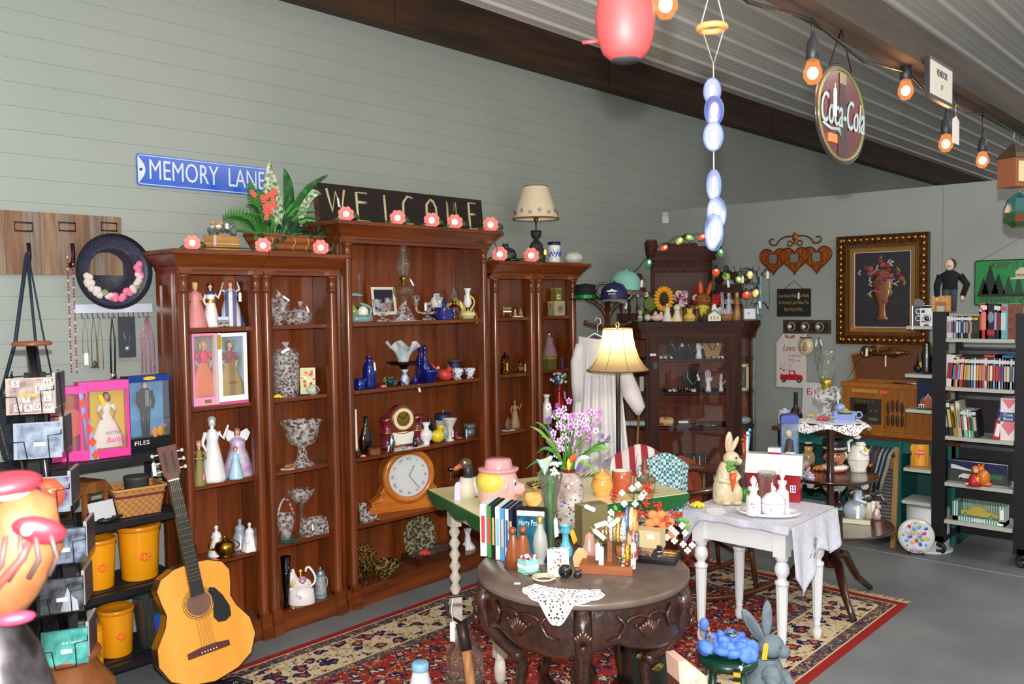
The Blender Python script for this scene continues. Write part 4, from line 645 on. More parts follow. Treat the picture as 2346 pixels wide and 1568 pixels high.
for s_ in (-1,1):
 pl=[(s_*q,k-.005)]+[(s_*(q-.035*sin(PI*i/8)),k-.005-(2*k-.01)*i/8) for i in range(1,8)]+[(s_*q,-k+.005)];A('end_scallop',Pz(pl,-.0055,-.004),SW)
 A('bolt',Bx(s_*(q-.012)-.006,s_*(q-.012)+.006,-.0075,-.005,-.006,.006),Q('#2a3a5a',.4,.6))
text(t,'MEMORY  LANE',.135,SW,(0,-.006,-.0),ext=.002,w=w*.84,label='white embossed lettering')
p=sY(655,3.86,TL);s=mpp(p);BK=Q('#9a5620',.5,x='stripez',h2='#7a3e14',sc=9)
t=T('plant_basket','long bamboo basket of green silk plants and coral flowers on the left bookcases','plant',p,0)
A('basket',MB().grid(lambda u,v:((( .155+.055*v)*max(-1,min(1,1.25*cos(2*PI*u)))),(.055+.02*v)*max(-1,min(1,1.25*sin(2*PI*u))),.085*v*(1+.12*abs(cos(2*PI*u)))),40,6).Bx(-.155,.155,-.055,.055,0,.004),BK);A('rim',Tu([(.21*max(-1,min(1,1.25*cos(a_))),.075*max(-1,min(1,1.25*sin(a_))),.086*(1+.12*abs(cos(a_)))) for a_ in [2*PI*i/36 for i in range(36)]],.005,6,0,True),Q('#8a5a30',.6))
for x in (-.13,.0,.08):A('lashing',Tu([(x,-.078,.08),(x+.012,-.072,.055),(x-.004,-.066,.03),(x+.01,-.06,.004)],.0022,5),Q('#c9ab78',.7))
A('soil',Bx(-.18,.18,-.06,.06,.06,.07),Q('#2a2418',.9))
def blade(a0,b0,c0,w,n=10,m=0,fold=.15):
 b=MB();pts=[Vector(q) for q in bez(a0,b0,c0,n)];vs=[]
 for i,q in enumerate(pts):
  d=(pts[min(i+1,n)]-pts[max(i-1,0)]);sd=Vector((d.z,0,-d.x));
  if sd.length<1e-6:sd=Vector((1,0,0))
  sd=sd.normalized()*w*max(.03,sin(PI*min(.99,(i+.6)/(n+.6)))**.8)
  vs+=[q-sd,q+Vector((0,-.15*w,0)),q+sd]
 b.add(vs,[(3*i+j,3*i+j+1,3*i+j+4,3*i+j+3) for i in range(n) for j in (0,1)],m,True);return b
def bigleaf(px,py,w,h,ang,m,y=-.03):
 q=onY(px,py,p.y+y);return (q.x-p.x,y,q.z-p.z)
VG=Q('#2f7a34',.45,x='voronoi',h2='#1c5a24',sc=30);VW=Q('#d8e2c4',.45,x='noise',h2='#2c6a30',sc=55);DG=Q('#1e4f2a',.5);FG=Q('#3f8a2c',.5);CORL=Q('#e8685a',.7)
def L3(px,py,y=0):q=onY(px,py,p.y+y);return (q.x-p.x,y,q.z-p.z)
for a_,b_,c_,wd,m_ in ((L3(645,520),L3(618,470,-.02),L3(618,368,-.03),.052,VW),(L3(660,520),L3(668,430,.02),L3(650,385,.0),.032,VG),(L3(668,520),L3(672,440,-.02),L3(752,400,-.05),.02,VG),(L3(690,520),L3(690,430,.0),L3(737,445,-.04),.034,VW),(L3(655,530),L3(630,470),L3(590,430,-.05),.012,FG)):
 A('broad_leaf',blade(a_,b_,c_,wd),m_)
for i in range(26):
 x0=590+i*4.4;up=rd();tx=520+230*(i/25)+U(-25,25);ty=430+95*abs((i-12)/13)**1.2+U(-14,26)
 A('palm_blade',blade(L3(620+(i-12)*3,545),L3((tx+640)/2,ty-10,-.02),L3(tx,ty,U(-.08,.04)),U(.006,.011)),DG if i%2 else FG)
for a_,b_,c_ in ((L3(600,540),L3(590,470),L3(570,425,-.04)),(L3(605,545),L3(560,480),L3(515,498,-.05)),(L3(612,545),L3(600,500,-.04),L3(585,545,-.08))):
 b=MB();ps=bez(a_,b_,c_,16)
 for i,q in enumerate(ps[1:]):
  l=.045*sin(PI*(i+1)/17.5)+.008;d=Vector(ps[i+1])-Vector(ps[i]);n_=Vector((-d.z,0,d.x)).normalized()
  for sg in (1,-1):v=Vector(q);b.add([v,v+n_*sg*l+d*.6+Vector((0,-.01,0)),v+d*1.],[(0,1,2)])
 b.Tu(ps,.0025,5);A('fern_frond',b,FG)
for i in range(16):
 x,y=620+U(-20,150),545+U(-30,12);A('ivy_leaf',blade(L3(x,y,-.05),L3(x+U(-12,12),y-12,-.07),L3(x+U(-28,28),y+U(-18,16),-.09),.014,6),Q('#1f4430',.5))
for i,(x,y) in enumerate([(626,436),(618,446),(611,452),(604,460),(614,468),(625,455),(628,463),(607,474),(616,478),(622,486),(629,472),(612,492),(619,468),(632,442),(601,452),(578,441),(583,447),(608,485),(624,446),(610,500)]):
 b=MB();q=L3(x,y,-.075)
 for k in range(5):b.Ba((q[0]+.008*cos(k*1.26),q[1],q[2]+.008*sin(k*1.26)),(.007,.005,.007),0,6)
 A('coral_flower',b,CORL)
A('flower_stem',Tu([L3(622,440,-.06),L3(618,480,-.06),L3(628,540,-.04)],.0025,5),LGR)
p=sY(508,3.86,TL);w=hm(p,72);h=hm(p,36);t=T('wooden_planter','small slatted wood box of eucalyptus and dried flowers by the plant basket','planter',p,.15)
A('box_body',Bx(-w/2,w/2,-.035,.035,0,h*.48).Bx(-w/2,w/2,-.035,.035,h*.5,h),Q('#c99250',.6,x='woodx',h2='#b07a3c',sc=5));A('slat_line',Bx(-w/2-.001,w/2+.001,-.0362,.036,h*.47,h*.51),Q('#e6d6b0',.7))
b=MB()
for i in range(14):a_=rd()*6.3;b.Ba((.06*cos(a_),-.01+.03*sin(a_),h+.015+.04*rd()),(.02,.006,.016),0,8,(rd(),rd()*3,a_))
A('eucalyptus_leaf',b,Q('#5d7468',.6));b=MB()
for i in range(12):a_=rd()*6.3;b.Ba((.05*cos(a_)-.01,-.02+.025*sin(a_),h+.025+.035*rd()),(.014,.01,.01),i%3,7)
A('dried_flowers',b,[Q('#e9e4d0',.8),Q('#c9935c',.8),Q('#c8c0cc',.8)]);A('blue_ribbon',Ba((.0,-.03,h+.045),(.014,.004,.008),0,7).Ba((.02,-.03,h+.03),(.012,.004,.008),0,7),Q('#3a9ac8',.5));Tg(-w*.42,-.037,h,.05,.013,.05,Q('#d0c4d8'))
p=sY(1229,3.87,TL);s=mpp(p);t=T('table_lamp','table lamp with dark beehive base and cream stencilled shade','lamp',p)
A('beehive_base',La([(0,0)]+[(r*s,z_*s) for r,z_ in ((21,0),(22,4),(20,9),(22,13),(21,18),(18.5,22),(20,26),(19,31),(15,35),(16,38),(13,44),(8,50),(3,55))],22),Q('#2e2a26',.6,bump=.4));A('finial_cup',La([(3*s,54*s),(9*s,58*s),(12*s,66*s),(12*s,74*s),(10*s,66*s),(0,60*s)],14,fl=6,fa=.08),Q('#2e2a26',.6));A('stem',Tu([(0,0,60*s),(0,0,98*s)],1.8*s,8),Q('#3a342c',.5));A('socket',La([(0,95*s),(5*s,95*s),(6*s,104*s),(0,106*s)],12),BRS);A('shade',La([(52*s,100*s),(28*s,174*s)],36),Q('#e9d9b8',.8));A('shade_lining',La([(51.3*s,100*s),(27.3*s,174*s)],36),Q('#f0e6c8',.8));A('shade_trim',To((0,0,101*s),52.3*s,1.6*s,0,36),Q('#8a4a3c',.7));A('shade_trim',To((0,0,174*s),28*s,1.1*s),Q('#8a4a3c',.7));A('harp',Tu([(0,-12*s,104*s),(0,-14*s,130*s),(0,0,150*s),(0,14*s,130*s),(0,12*s,104*s)],.8*s,5),BRS);A('spider',Tu([(-28*s,0,173*s),(28*s,0,173*s)],.7*s,5).Tu([(0,0,150*s),(0,0,173*s)],.7*s,5),BRS)
b=MB()
for k in range(14):
 a_=2*PI*k/14;r_=49*s;x,y=r_*cos(a_),r_*sin(a_)
 for j in range(4):b.Ba((x-3.4*s*sin(a_)*cos(j*1.57),y+3.4*s*cos(a_)*cos(j*1.57),112*s+3*s*sin(j*1.57)+(k%2)*5*s),(1.6*s,1.6*s,1.6*s),0,5)
A('stencilled_flowers',b,Q('#7a4438',.8));A('lit_opening',Ba((9*s,-19*s,24*s),(4*s,2.4*s,7*s),0,10),Q('#ff9a48',.5,emit=2.5))
p=sY(1160,3.88,TL);h=hm(p,42);t=T('bear_figurine','glossy black sitting bear figurine on the right bookcase top','figurine',p,fc(p));BG2=Q('#0b0b0d',.06,c=1);A('body',Ba((.15*h,0,.38*h),(.42*h,.3*h,.4*h),0,14).Ba((.3*h,0,.12*h),(.42*h,.3*h,.14*h),0,10).Ba((-.05*h,0,.78*h),(.22*h,.2*h,.22*h),0,12),BG2);A('snout',Ba((-.12*h,-.15*h,.72*h),(.12*h,.12*h,.09*h),0,8),BG2);A('ear',Ba((-.14*h,0,.97*h),.06*h,0,7),BG2);A('ear',Ba((.08*h,0,.97*h),.06*h,0,7),BG2);A('arm',Tu([(0,-.2*h,.6*h),(-.15*h,-.28*h,.35*h),(-.2*h,-.25*h,.1*h)],.09*h,7),BG2)
p=sY(1270,3.84,TL);h=hm(p,50);t=T('ceramic_jar','white jar with blue figures and navy lid on the right bookcase top','jar',p);A('body',La(pr([(0,0),(.92,0),(.98,.08),(.98,.25),(.93,.4),(.93,.5),(1,.65),(1,.8),(.93,.84),(0,.84)],.043,h),24),Q('#eef0f4',.15,c=.6));A('lid',La([(.043,.83*h),(.044,.86*h),(.044,.98*h),(0,h)],24),NAV)
b=MB()
for k in range(12):a_=-PI/2+(k-6)*.28;b.Ba((.0425*cos(a_),.0425*sin(a_),h*(.38+.1*(k%2))),(.005,.005,.011),0,6).Ba((.0425*cos(a_+.1),.0425*sin(a_+.1),h*(.3+.15*(k%3))),(.004,.004,.004),0,5)
A('painted_figures',b,Q('#2a4fb0',.3))
p=sY(1314,3.84,TL);t=T('netted_ball','white ball wrapped in loose netting at the right end of the bookcase top','ball',p);s=mpp(p);A('ball',Ba((0,0,14*s),(24*s,20*s,14*s),0,16),Q('#d9d6cc',.6,x='noise',h2='#eceae2',sc=30));b=MB()
for k in range(9):
 a_=PI*k/9;b.Tu([(27*s*cos(u)*cos(a_),23*s*cos(u)*sin(a_),max(.001,14*s+17*s*sin(u))) for u in [2*PI*i/16 for i in range(17)]],.0005,3)
for zz in (4,10,16,22,27):rr=27*s*math.sqrt(max(.05,1-((zz-14)/17)**2));b.To((0,0,zz*s),rr,.0005,0,20,3)
A('netting',b,Q('#c9c3ae',.8))
# ================= corner: curio cabinet, hat stand, gown, lamp =================
CC=dep(1590,6.45,0);CM=mpp((CC.x,CC.y,1.2));CRZ=fc(CC)+.13
MAH=Q('#45200f',.5,spec=.2,x='wood',h2='#2a100b',sc=3);MAHX=Q('#49220f',.5,spec=.2,x='woodx',h2='#2c120c',sc=3)
t=T('curio_cabinet','dark mahogany bow sided glass display cabinet in the corner, full of jewellery','cabinet',CC,CRZ)
def cx(px):return (px-1590)*CM
def foot(front,sidey):# plan outline, bowed on both sides
 o=[(cx(1484),front)]
 o+=[(cx(1484)-(cx(1484)-cx(1437))*sin(PI/2*k/6),front+sidey*(1-cos(PI/2*k/6))) for k in range(1,7)]
 o=[(x,y) for x,y in o];r_=[(-x+2*cx(1590),y) for x,y in o]
 r_=[(cx(1697)+(cx(1743)-cx(1697))*sin(PI/2*k/6),front+sidey*(1-cos(PI/2*k/6))) for k in range(0,7)]
 return r_+[(cx(1743),.38),(cx(1437),.38)]+o[::-1]
def plan(e=0):
 o=foot(0,.22);return [(x*(1+e),y-e*.35 if y<.3 else y) for x,y in o]
A('top_board',MB().slab(plan(.06),1.445,1.485),MAHX);A('cornice',MB().slab(plan(.035),1.425,1.445).slab(plan(.015),1.40,1.425),MAHX)
A('base_board',MB().slab(plan(.02),.12,.2).slab(plan(.0),.2,.23),MAHX);A('frieze',MB().slab(plan(0),1.36,1.40),MAHX)
A('back_panel',Bx(cx(1437),cx(1743),.37,.385,.2,1.4),Q('#7a3a20',.6,spec=.2,x='wood',h2='#5c2814',sc=2))
for x0,x1 in ((1484,1489),(1691,1697)):A('stile',Bx(cx(x0)-.006,cx(x1)+.006,-.004,.03,.2,1.4),MAH)
for x in (1438,1741):A('back_post',Bx(cx(x)-.012,cx(x)+.012,.34,.38,.2,1.4),MAH)
d=A('door',Bx(cx(1490),cx(1512),-.012,.012,.23,1.36).Bx(cx(1663),cx(1690),-.012,.012,.23,1.36).Bx(cx(1512),cx(1663),-.012,.012,1.325,1.36).Bx(cx(1512),cx(1663),-.012,.012,.23,.3),MAH)
P(d,'pane',Bx(cx(1511),cx(1664),-.002,.001,.29,1.33),glass('#ffffff',1.));P(d,'padlock',Bx(cx(1498),cx(1508),-.024,-.012,1.14,1.19),BLK);P(d,'white_label',Bx(cx(1491),cx(1505),-.014,-.0122,1.235,1.252),WHT)
for s_ in (0,1):
 f_=foot(0,.22);n=7;seq=f_[0:7] if s_ else f_[-7:]
 A('curved_pane',MB().add([(x,y,z) for x,y in seq for z in (.23,1.36)],[(2*i,2*i+2,2*i+3,2*i+1) for i in range(6)],0,True),glass('#ffffff',1.))
CS=[1.204,.959,.70,.23]
for z in CS[:3]:A('shelf',MB().slab([(x*.975,y*.9+.02) for x,y in foot(0,.22)],z-.012,z),MAHX)
for sx in (1437,1743):
 A('claw_foot',La([(.0,0),(.035,.0),(.045,.04),(.03,.08),(.035,.12)],10,c=(cx(sx)*.94,.1,0)),MAH);A('claw_foot',La([(0,0),(.035,.0),(.045,.04),(.03,.08),(.035,.12)],10,c=(cx(sx)*.94,.33,0)),MAH)
CMat=Matrix.Translation(CC)@Matrix.Rotation(CRZ,4,'Z')
def inC(px,y,z):return tuple(CMat@Vector((cx(px)*(1+y/6.45),y,z)))
BV=Q('#17181b',.9)
def bust(px,z,h,w,mat,chain,label,y=.1,tagq=1):
 p=inC(px,y,z+.001);t=T('necklace_bust',label,'display bust',p,CRZ)
 A('bust_form',Pz([(-w*.32,0),(w*.32,0),(w*.5,h*.55),(w*.42,h*.75),(w*.2,h*.85),(w*.16,h),(-w*.16,h),(-w*.2,h*.85),(-w*.42,h*.75),(-w*.5,h*.55)],-.02,.02),mat)
 A('necklace',Tu([(-w*.26,-.023,h*.95),(-w*.25,-.025,h*.6),(-w*.05,-.026,h*.32),(w*.08,-.026,h*.35),(w*.25,-.025,h*.65),(w*.24,-.023,h*.95)],.004,6),chain)
 if tagq:Tg(w*.2,-.027,h*.75,.05,.016,-.25)
bust(1556,CS[0],.185,.15,BV,Q('#c9c2b0',.3,.6),'black velvet bust wearing a pale rope necklace, top glass shelf')
bust(1594,CS[0],.15,.13,BV,Q('#b8a880',.3,.6),'black velvet collar bust with small pearls beside the white hand',.14,0)
bust(1636,CS[0],.2,.14,Q('#a98450',.9),Q('#5f5a5a',.3,.6),'tan linen bust wearing a chunky silver necklace')
bust(1592,CS[1],.175,.16,BV,Q('#8a8c6a',.3,.6),'black bust with a long beaded necklace on the second glass shelf')
def hand(px,z,h,label,y=.09,rx=0):
 p=inC(px,y,z+.001);t=T('hand_display',label,'display hand',p,CRZ+rx,'white hand ring displays');m=Q('#e4e4e8',.25,c=.3)
 b=Tu([(0,0,0),(0,0,.12*h),(0,0,.3*h),(.0,0,.45*h)],[.15*h,.13*h,.09*h,.12*h],10).Ba((0,0,.5*h),(.15*h,.07*h,.15*h),0,10)
 A('palm',b,m)
 for k,(x,l) in enumerate(((-.1,.34),(-.035,.42),(.03,.4),(.09,.32))):A('finger',Tu([(x*h,0,.58*h),(x*h*1.15,-.01*h,.58*h+l*h*.55),(x*h*1.2,-.04*h,.58*h+l*h)],[.032*h,.028*h,.02*h],7),m)
 A('thumb',Tu([(.1*h,-.01,.42*h),(.2*h,-.02,.55*h),(.22*h,-.02,.68*h)],[.04*h,.032*h,.024*h],7),m)
hand(1606,CS[0],.185,'tall white hand display standing on the top glass shelf',rx=.6)
hand(1627,CS[1],.165,'white hand display, left of the pair on the second glass shelf',rx=-.5)
hand(1656,CS[1],.135,'white hand display at the right end of the second glass shelf',rx=.9)
JW=[Q('#d8c48a',.25,.9),Q('#d0d2d6',.2,.9),Q('#1c1c20',.3),Q('#e8e8ea',.5)]
for i,(px,y,z,w,lb) in enumerate(((1545,.06,CS[1],.12,'heap of tagged brooches at the front left of the second glass shelf'),(1580,.05,CS[1],.1,'heap of gold and black brooches below the black bust'),(1530,.07,CS[0],.1,'row of small silver earrings at the left of the top glass shelf'),(1645,.05,CS[0],.1,'small boxed earrings beside the tan linen bust'))):
 b=MB()
 for k in range(26):b.Ba(((rd()-.5)*w,(rd()-.5)*.04,.006+.022*rd()),(.008,.005,.006),R.randrange(3),6,(rd()*3,0,rd()*3))
 for k in range(4):b.cb(((rd()-.5)*w,-.02,.012),(.02,.001,.014),3,(.4,rd(),rd()))
 o=ONE('jewellery_heap',lb,'jewellery',b,JW,inC(px,y,z+.002),CRZ);o['kind']='stuff'
p=inC(1704,.12,CS[1]+.001);t=T('framed_necklace','upright pale gold frame with a gold chain behind the right curved glass','frame',p,CRZ+.25);A('frame',Bx(-.055,-.035,0,.012,0,.2).Bx(.035,.055,0,.012,0,.2).Bx(-.055,.055,0,.012,0,.022).Bx(-.055,.055,0,.012,.178,.2),Q('#d8cf9a',.35,.3));A('backing',Bx(-.04,.04,.004,.008,.02,.18),Q('#3c3e42',.8));A('chain',Tu([(-.02,-.002,.17),(-.015,-.002,.1),(0,-.002,.07),(.012,-.002,.1),(.016,-.002,.17)],.002,5).To((0,-.002,.065),.01,.002,0,12,5,'y'),GOLD)
p=inC(1533,.07,CS[2]+.001);ONE('fabric_roll','pink flowered fabric roll on the third glass shelf','roll',Tu([(-.07,0,.035),(-.03,0,.038),(.03,0,.036),(.045,0,.034)],[.034,.036,.034,.02],12),Q('#c04a5a',.8,x='voronoi',h2='#d8b878',sc=22),p,CRZ)
p=inC(1573,.07,CS[2]+.001);t=T('pen_box','open dark tray with wooden pens and a white card, third glass shelf','box',p,CRZ);A('tray',Bx(-.1,.1,-.03,.03,0,.022),BLK);A('pen',Tu([(-.1,-.01,.03),(.09,-.01,.034)],.009,7),WDM);A('card',Bx(-.05,.02,-.033,-.005,.03,.045),WHT)
p=inC(1625,.07,CS[2]+.001);ONE('bead_strand','coil of brown beads and silver wire at the right of the third glass shelf','jewellery',To((0,0,.01),.04,.008,0,18).To((.04,0,.012),.03,.006,1,16),[Q('#6a4a30',.4),SIL],p,CRZ)
p=inC(1462,.16,CS[2]+.001);ONE('white_box','flat white box behind the left curved glass','box',Bx(-.085,.075,-.03,.04,0,.03),Q('#cfd6d8',.6),p,CRZ)
p=inC(1712,.17,CS[2]+.001);ONE('glass_shell','pale grey shell shaped dish behind the right curved glass','dish',Ba((0,0,.03),(.05,.03,.03),0,12),Q('#9aa2a6',.2,c=.5),p,CRZ)
p=inC(1478,.15,CS[1]+.001);ONE('white_card_box','upright narrow white box behind the left curved glass','box',Bx(-.015,.015,-.012,.012,0,.11),Q('#c9d2d6',.6),p,CRZ)
def bracelets(px,z,w,hz,n,label,y=.1):
 p=inC(px,y,z+.001);t=T('bracelet_bar',label,'jewellery display',p,CRZ);A('stand_base',Bx(-w/2,w/2,-.03,.03,0,.012),BV);A('post',Bx(-.01,.01,-.01,.01,.01,hz),BV);A('padded_bar',Tu([(-w/2,0,hz),(w/2,0,hz)],.022,12),BV)
 for k in range(n):
  x=-w*.42+w*.84*k/(n-1);l=hz*(.75+.2*rd());A('bracelet',Tu([(x,.02,hz-l*.3),(x,.0,hz+.025),(x+.003,-.025,hz),(x+.005,-.028,hz-l*.5),(x,-.027,hz-l)],.0045,6),[Q('#b8bac0',.3,.8,x='voronoi',h2='#3a3a3e',sc=160),JW[0],Q('#c9c2b0',.4,.5)][k%3])
bracelets(1540,CS[3],.21,.235,6,'tall black padded bar hung with silver bracelets, lower cabinet')
bracelets(1600,CS[3],.15,.235,4,'black padded bar with chain bracelets at the middle of the lower cabinet',.13)
bracelets(1617,CS[3],.24,.11,6,'low black padded bar of bangles at the front of the lower cabinet',.05)
p=inC(1572,.22,1.4862);m=mpp(p);t=T('carved_crest','dark carved wooden crest with scalloped top standing on the corner cabinet','carving',p,CRZ);CW=Q('#4a2318',.6,spec=.2,x='woodx',h2='#331812',sc=4)
def u(px):return (px-1572)*m
A('panel',Bx(u(1503),u(1642),0,.03,0,.53),CW);A('dark_recess',Bx(u(1512),u(1632),-.006,0,.16,.36),Q('#3a1d15',.6,x='woodx',h2='#45241a',sc=3))
A('moulding',Bx(u(1495),u(1650),-.03,.035,.455,.475).Bx(u(1498),u(1647),-.02,.03,.475,.5).Bx(u(1495),u(1650),-.03,.035,.5,.53),CW)
b=MB()
for k in range(7):xx=u(1536)+k*u(1583);b.Pz([(xx+.027*cos(PI*i/8),.53+.03*sin(PI*i/8)+.028) for i in range(9)]+[(xx-.027,.53),(xx+.027,.53)],-.01,.015)
A('scalloped_crest',b.Bx(u(1528),u(1650),-.012,.018,.53,.56),CW)
A('turret',La([(.02,.44),(.04,.5),(.05,.58),(.045,.6)],8,c=(u(1504),0,0)),CW);b=MB()
for k in range(4):b.Pz([(u(1491)+k*.022,.6),(u(1491)+k*.022+.022,.6),(u(1491)+k*.022+.011,.62)],-.02,.02)
A('turret_crown',b,CW);b=MB()
for k in range(9):xx=u(1512)+k*(u(1632)-u(1512))/8;b.Ba((xx,-.01,.415),(.014,.008,.014),0,8).Bx(xx-.006,xx+.006,-.014,0,.38,.42)
A('carved_arches',b,Q('#241009',.6));A('fretwork',Bx(u(1507),u(1638),-.012,.0,.375,.44),CW)
for s_,(a_,c_) in enumerate(((1425,1500),(1645,1712))):
 A('side_shelf',Bx(u(a_),u(c_),-.05,.04,.2,.22),CW);b=MB()
 for k in range(4):xx=u(a_)+(k+.5)*(u(c_)-u(a_))/4;b.La([(.006,0),(.012,.03),(.006,.06),(.014,.1),(.006,.14),(.012,.2)],8,c=(xx,-.03,0))
 A('spindle_row',b,CW);mid=(u(a_)+u(c_))/2;b=MB()
 for k in range(5):aa=PI*(.12+.19*k);b.Ba((mid+.075*cos(aa),0,.27+.075*sin(aa)),(.033,.012,.03),0,10,(0,-aa,0))
 A('scroll_crest',b.Bx(mid-.1,mid+.1,-.008,.012,.22,.27),CW)
A('back_rail',Bx(u(1425),u(1712),.02,.04,0,.06),CW)
Z=1.486
def ct(px,y=-.0):return inC(px,y,Z)
def fig2(name,label,px,hp,robe,hair,y=.04,**k):p=ct(px,y);return figurine(name,label,p,hp*mpp(p),robe,hair,rz=CRZ,**k)
p=ct(1471,.03);h=27*mpp(p);t=T('teddy_figurine','small beige teddy bear figurine, left end of the cabinet top','figurine',p,CRZ);TB=Q('#cfc08e',.5);A('body',Ba((0,0,.3*h),(.24*h,.2*h,.3*h),0,10).Ba((0,0,.76*h),(.2*h,.18*h,.2*h),0,10).Ba((-.15*h,0,.93*h),.07*h,0,6).Ba((.15*h,0,.93*h),.07*h,0,6),TB);A('shorts',La([(.22*h,.08*h),(.26*h,.25*h),(.25*h,.34*h)],12),Q('#7d93ad',.6))
p=ct(1485,.07);LT('metal_cup','shiny green and silver cup behind the curled baby figurine','cup',Q('#3f8a4a',.2,.7),p,[(0,0),(1,0),(1,1),(.92,1),(.92,.1),(0,.1)],.03,.075)
p=ct(1503,.02);h=26*mpp(p);ONE('baby_figurine','pale pink figurine of a baby lying on its back with feet up','figurine',Ba((.02,0,.03),(.05,.03,.028),0,12).Ba((-.05,0,.03),.026,0,10).Tu([(.0,-.01,.04),(.01,-.01,.075)],[.016,.01],7).Tu([(.045,0,.04),(.05,-.01,.07)],[.018,.01],7),Q('#e6c7bb',.35,c=.3),p,CRZ)
t=fig2('bride_groom_figurine','white praying pair figurine on an oval base with a yellow tag',1533,40,Q('#e6e2cf',.4),Q('#e6e2cf',.4),skin=Q('#ece4d0',.4),r=.3)
A('second_child',La(pr('robe',.045,.085),12,c=(.07,-.01,0)).Ba((.07,-.01,.1),.026,0,10),Q('#e6e2cf',.4));A('oval_base',La([(0,-.0),(.075,0),(.075,.008),(0,.008)],24,c=(.035,0,0),sy=.5),Q('#efece0',.3));Tg(.04,-.05,.03,.045,.02,-.3,YEL)
fig2('girl_figurine','small girl figurine in a brown skirt and hat behind the white pair',1559,38,Q('#7a3a2c',.5,x='noise',h2='#d8cfc0',sc=40),Q('#b07a4a'),.09)
p=ct(1582,.0);h=30*mpp(p);t=T('bell_figurine','yellow bear hugging honey pot figurine at the middle of the cabinet top','figurine',p,CRZ);A('body',La([(0,0),(.04,0),(.044,.03),(.03,.055),(0,.06)],14).Ba((0,0,.07),.024,0,10).Ba((-.016,0,.09),.008,0,6).Ba((.016,0,.09),.008,0,6),Q('#dcc05e',.4));A('drip_trim',To((0,0,.02),.043,.005,0,16),Q('#c89a2c',.4))
fig2('boy_figurine','tiny boy figurine in orange top behind the yellow bear',1567,30,Q('#b8682c',.5),Q('#8a4a24'),.1)
fig2('boy_figurine','small boy figurine in black coat and brown trousers, left of the plush rabbit',1600,33,Q('#5a4630',.5,x='noise',h2='#22242c',sc=30),Q('#b88a4a'),.05)
fig2('graduate_figurine','tiny black suited figurine beside the white church ornament',1614,21,Q('#16161c',.4),BLK,-.01)
p=ct(1613,.13);s=mpp(p);t=T('plush_rabbit','brown plush rabbit with orange lined ears and yellow scarf on the cabinet','toy',p,CRZ,ry=.12);PB_=Q('#8f5726',.95,bump=.5,sc=120,x='noise',h2='#7a4820')
A('body',Ba((0,0,.07),(.07,.055,.075),0,14),PB_);A('head',Ba((-.005,-.01,.155),(.06,.05,.052),0,14),PB_)
for sx in (-1,1):
 A('ear',Ba((sx*.032,0,.245),(.022,.012,.06),0,12,(0,sx*.16,0)),PB_);A('ear_lining',Ba((sx*.032,-.008,.24),(.013,.008,.045),0,10,(0,sx*.16,0)),Q('#f2703c',.9));A('eye_ring',To((sx*.024-.005,-.055,.165),.013,.003,0,14,5,'y'),Q('#e8743a',.8));A('eye',Ba((sx*.024-.005,-.054,.165),.006,0,6),BLK);A('arm',Ba((sx*.07,-.02,.09),(.03,.018,.018),0,8),PB_)
A('scarf',Ba((0,-.035,.1),(.045,.03,.022),0,10).Ba((.0,-.05,.07),(.03,.02,.04),0,8),Q('#d2c544',.9));A('nose',Ba((-.005,-.062,.15),.006,0,6),Q('#e890a0'))
p=ct(1637,-.0);t=T('church_ornament','small white church ornament with a green roof and steeple','ornament',p,CRZ);A('walls',Pz([(-.045,0),(.045,0),(.045,.04),(0,.075),(-.045,.04)],-.02,.02),Q('#ecebe0',.3));A('roof',Pz([(-.05,.036),(0,.076),(.05,.036),(.05,.044),(0,.086),(-.05,.044)],-.024,.024),Q('#2f7a4a',.4));A('steeple',Pz([(-.018,.06),(.018,.06),(.014,.11),(0,.13),(-.014,.11)],-.014,.014),Q('#ecebe0',.3));A('windows',Bx(-.03,-.018,-.0215,-.02,.012,.034).Bx(-.006,.006,-.0215,-.02,.01,.036).Bx(.018,.03,-.0215,-.02,.012,.034),Q('#c8a04a',.3))
p=ct(1665,-.0);t=T('wooden_basket','small brown woven basket ornament at the right of the white church','basket',p,CRZ);A('basket_body',La([(0,0),(.04,0),(.045,.03),(.04,.05),(.032,.05),(0,.04)],16,sx=1.,sy=.7,fl=8,fa=.06),Q('#a5744a',.6,x='check',h2='#8a5a36',sc=90))
fig2('boy_figurine','orange jacketed boy figurine with straw hat standing by the grey frame',1690,64,Q('#b9833a',.5,x='noise',h2='#6a5648',sc=20),Q('#b8763c'),.03,arms='fold',r=.17)
fig2('couple_figurine','tall pale grey porcelain couple figurine behind the orange jacketed boy',1674,62,Q('#b9bfc8',.2,c=.5),Q('#aab0ba',.2),.1,skin=Q('#c8ccd4',.2),r=.2)
p=ct(1654,.08);ONE('pink_shell','pink and cream coral fan leaning behind the basket','shell',Ba((0,0,.05),(.05,.015,.05),0,14),Q('#d8b4bc',.6,x='noise',h2='#efe4e0',sc=40,bump=.5),p,CRZ)
p=ct(1717,-.01);t=T('photo_frame','small grey photo frame with a white mat at the right end of the cabinet top','frame',p,CRZ-.1,rx=-.08);w=.052;A('frame',Bx(-w,-w+.012,0,.01,0,.1).Bx(w-.012,w,0,.01,0,.1).Bx(-w,w,0,.01,0,.012).Bx(-w,w,0,.01,.088,.1),Q('#4c4f52',.5));A('picture',Bx(-w+.01,w-.01,.004,.007,.01,.09),Q('#dfe2e6',.5));A('bird_print',Ba((-.008,.003,.055),(.009,.001,.005),0,6),Q('#a05a4a'))
p=ct(1530,.15);t=T('silk_sunflower','orange silk sunflower with a green leaf on the cabinet top','flower',p,CRZ);s=mpp(p)
b=MB()
for k in range(20):a_=2*PI*k/20;b.Ba((.055*cos(a_),-.005*(k%2),.165+.075*sin(a_)),(.028,.004,.012),0,7,(0,-a_,0))
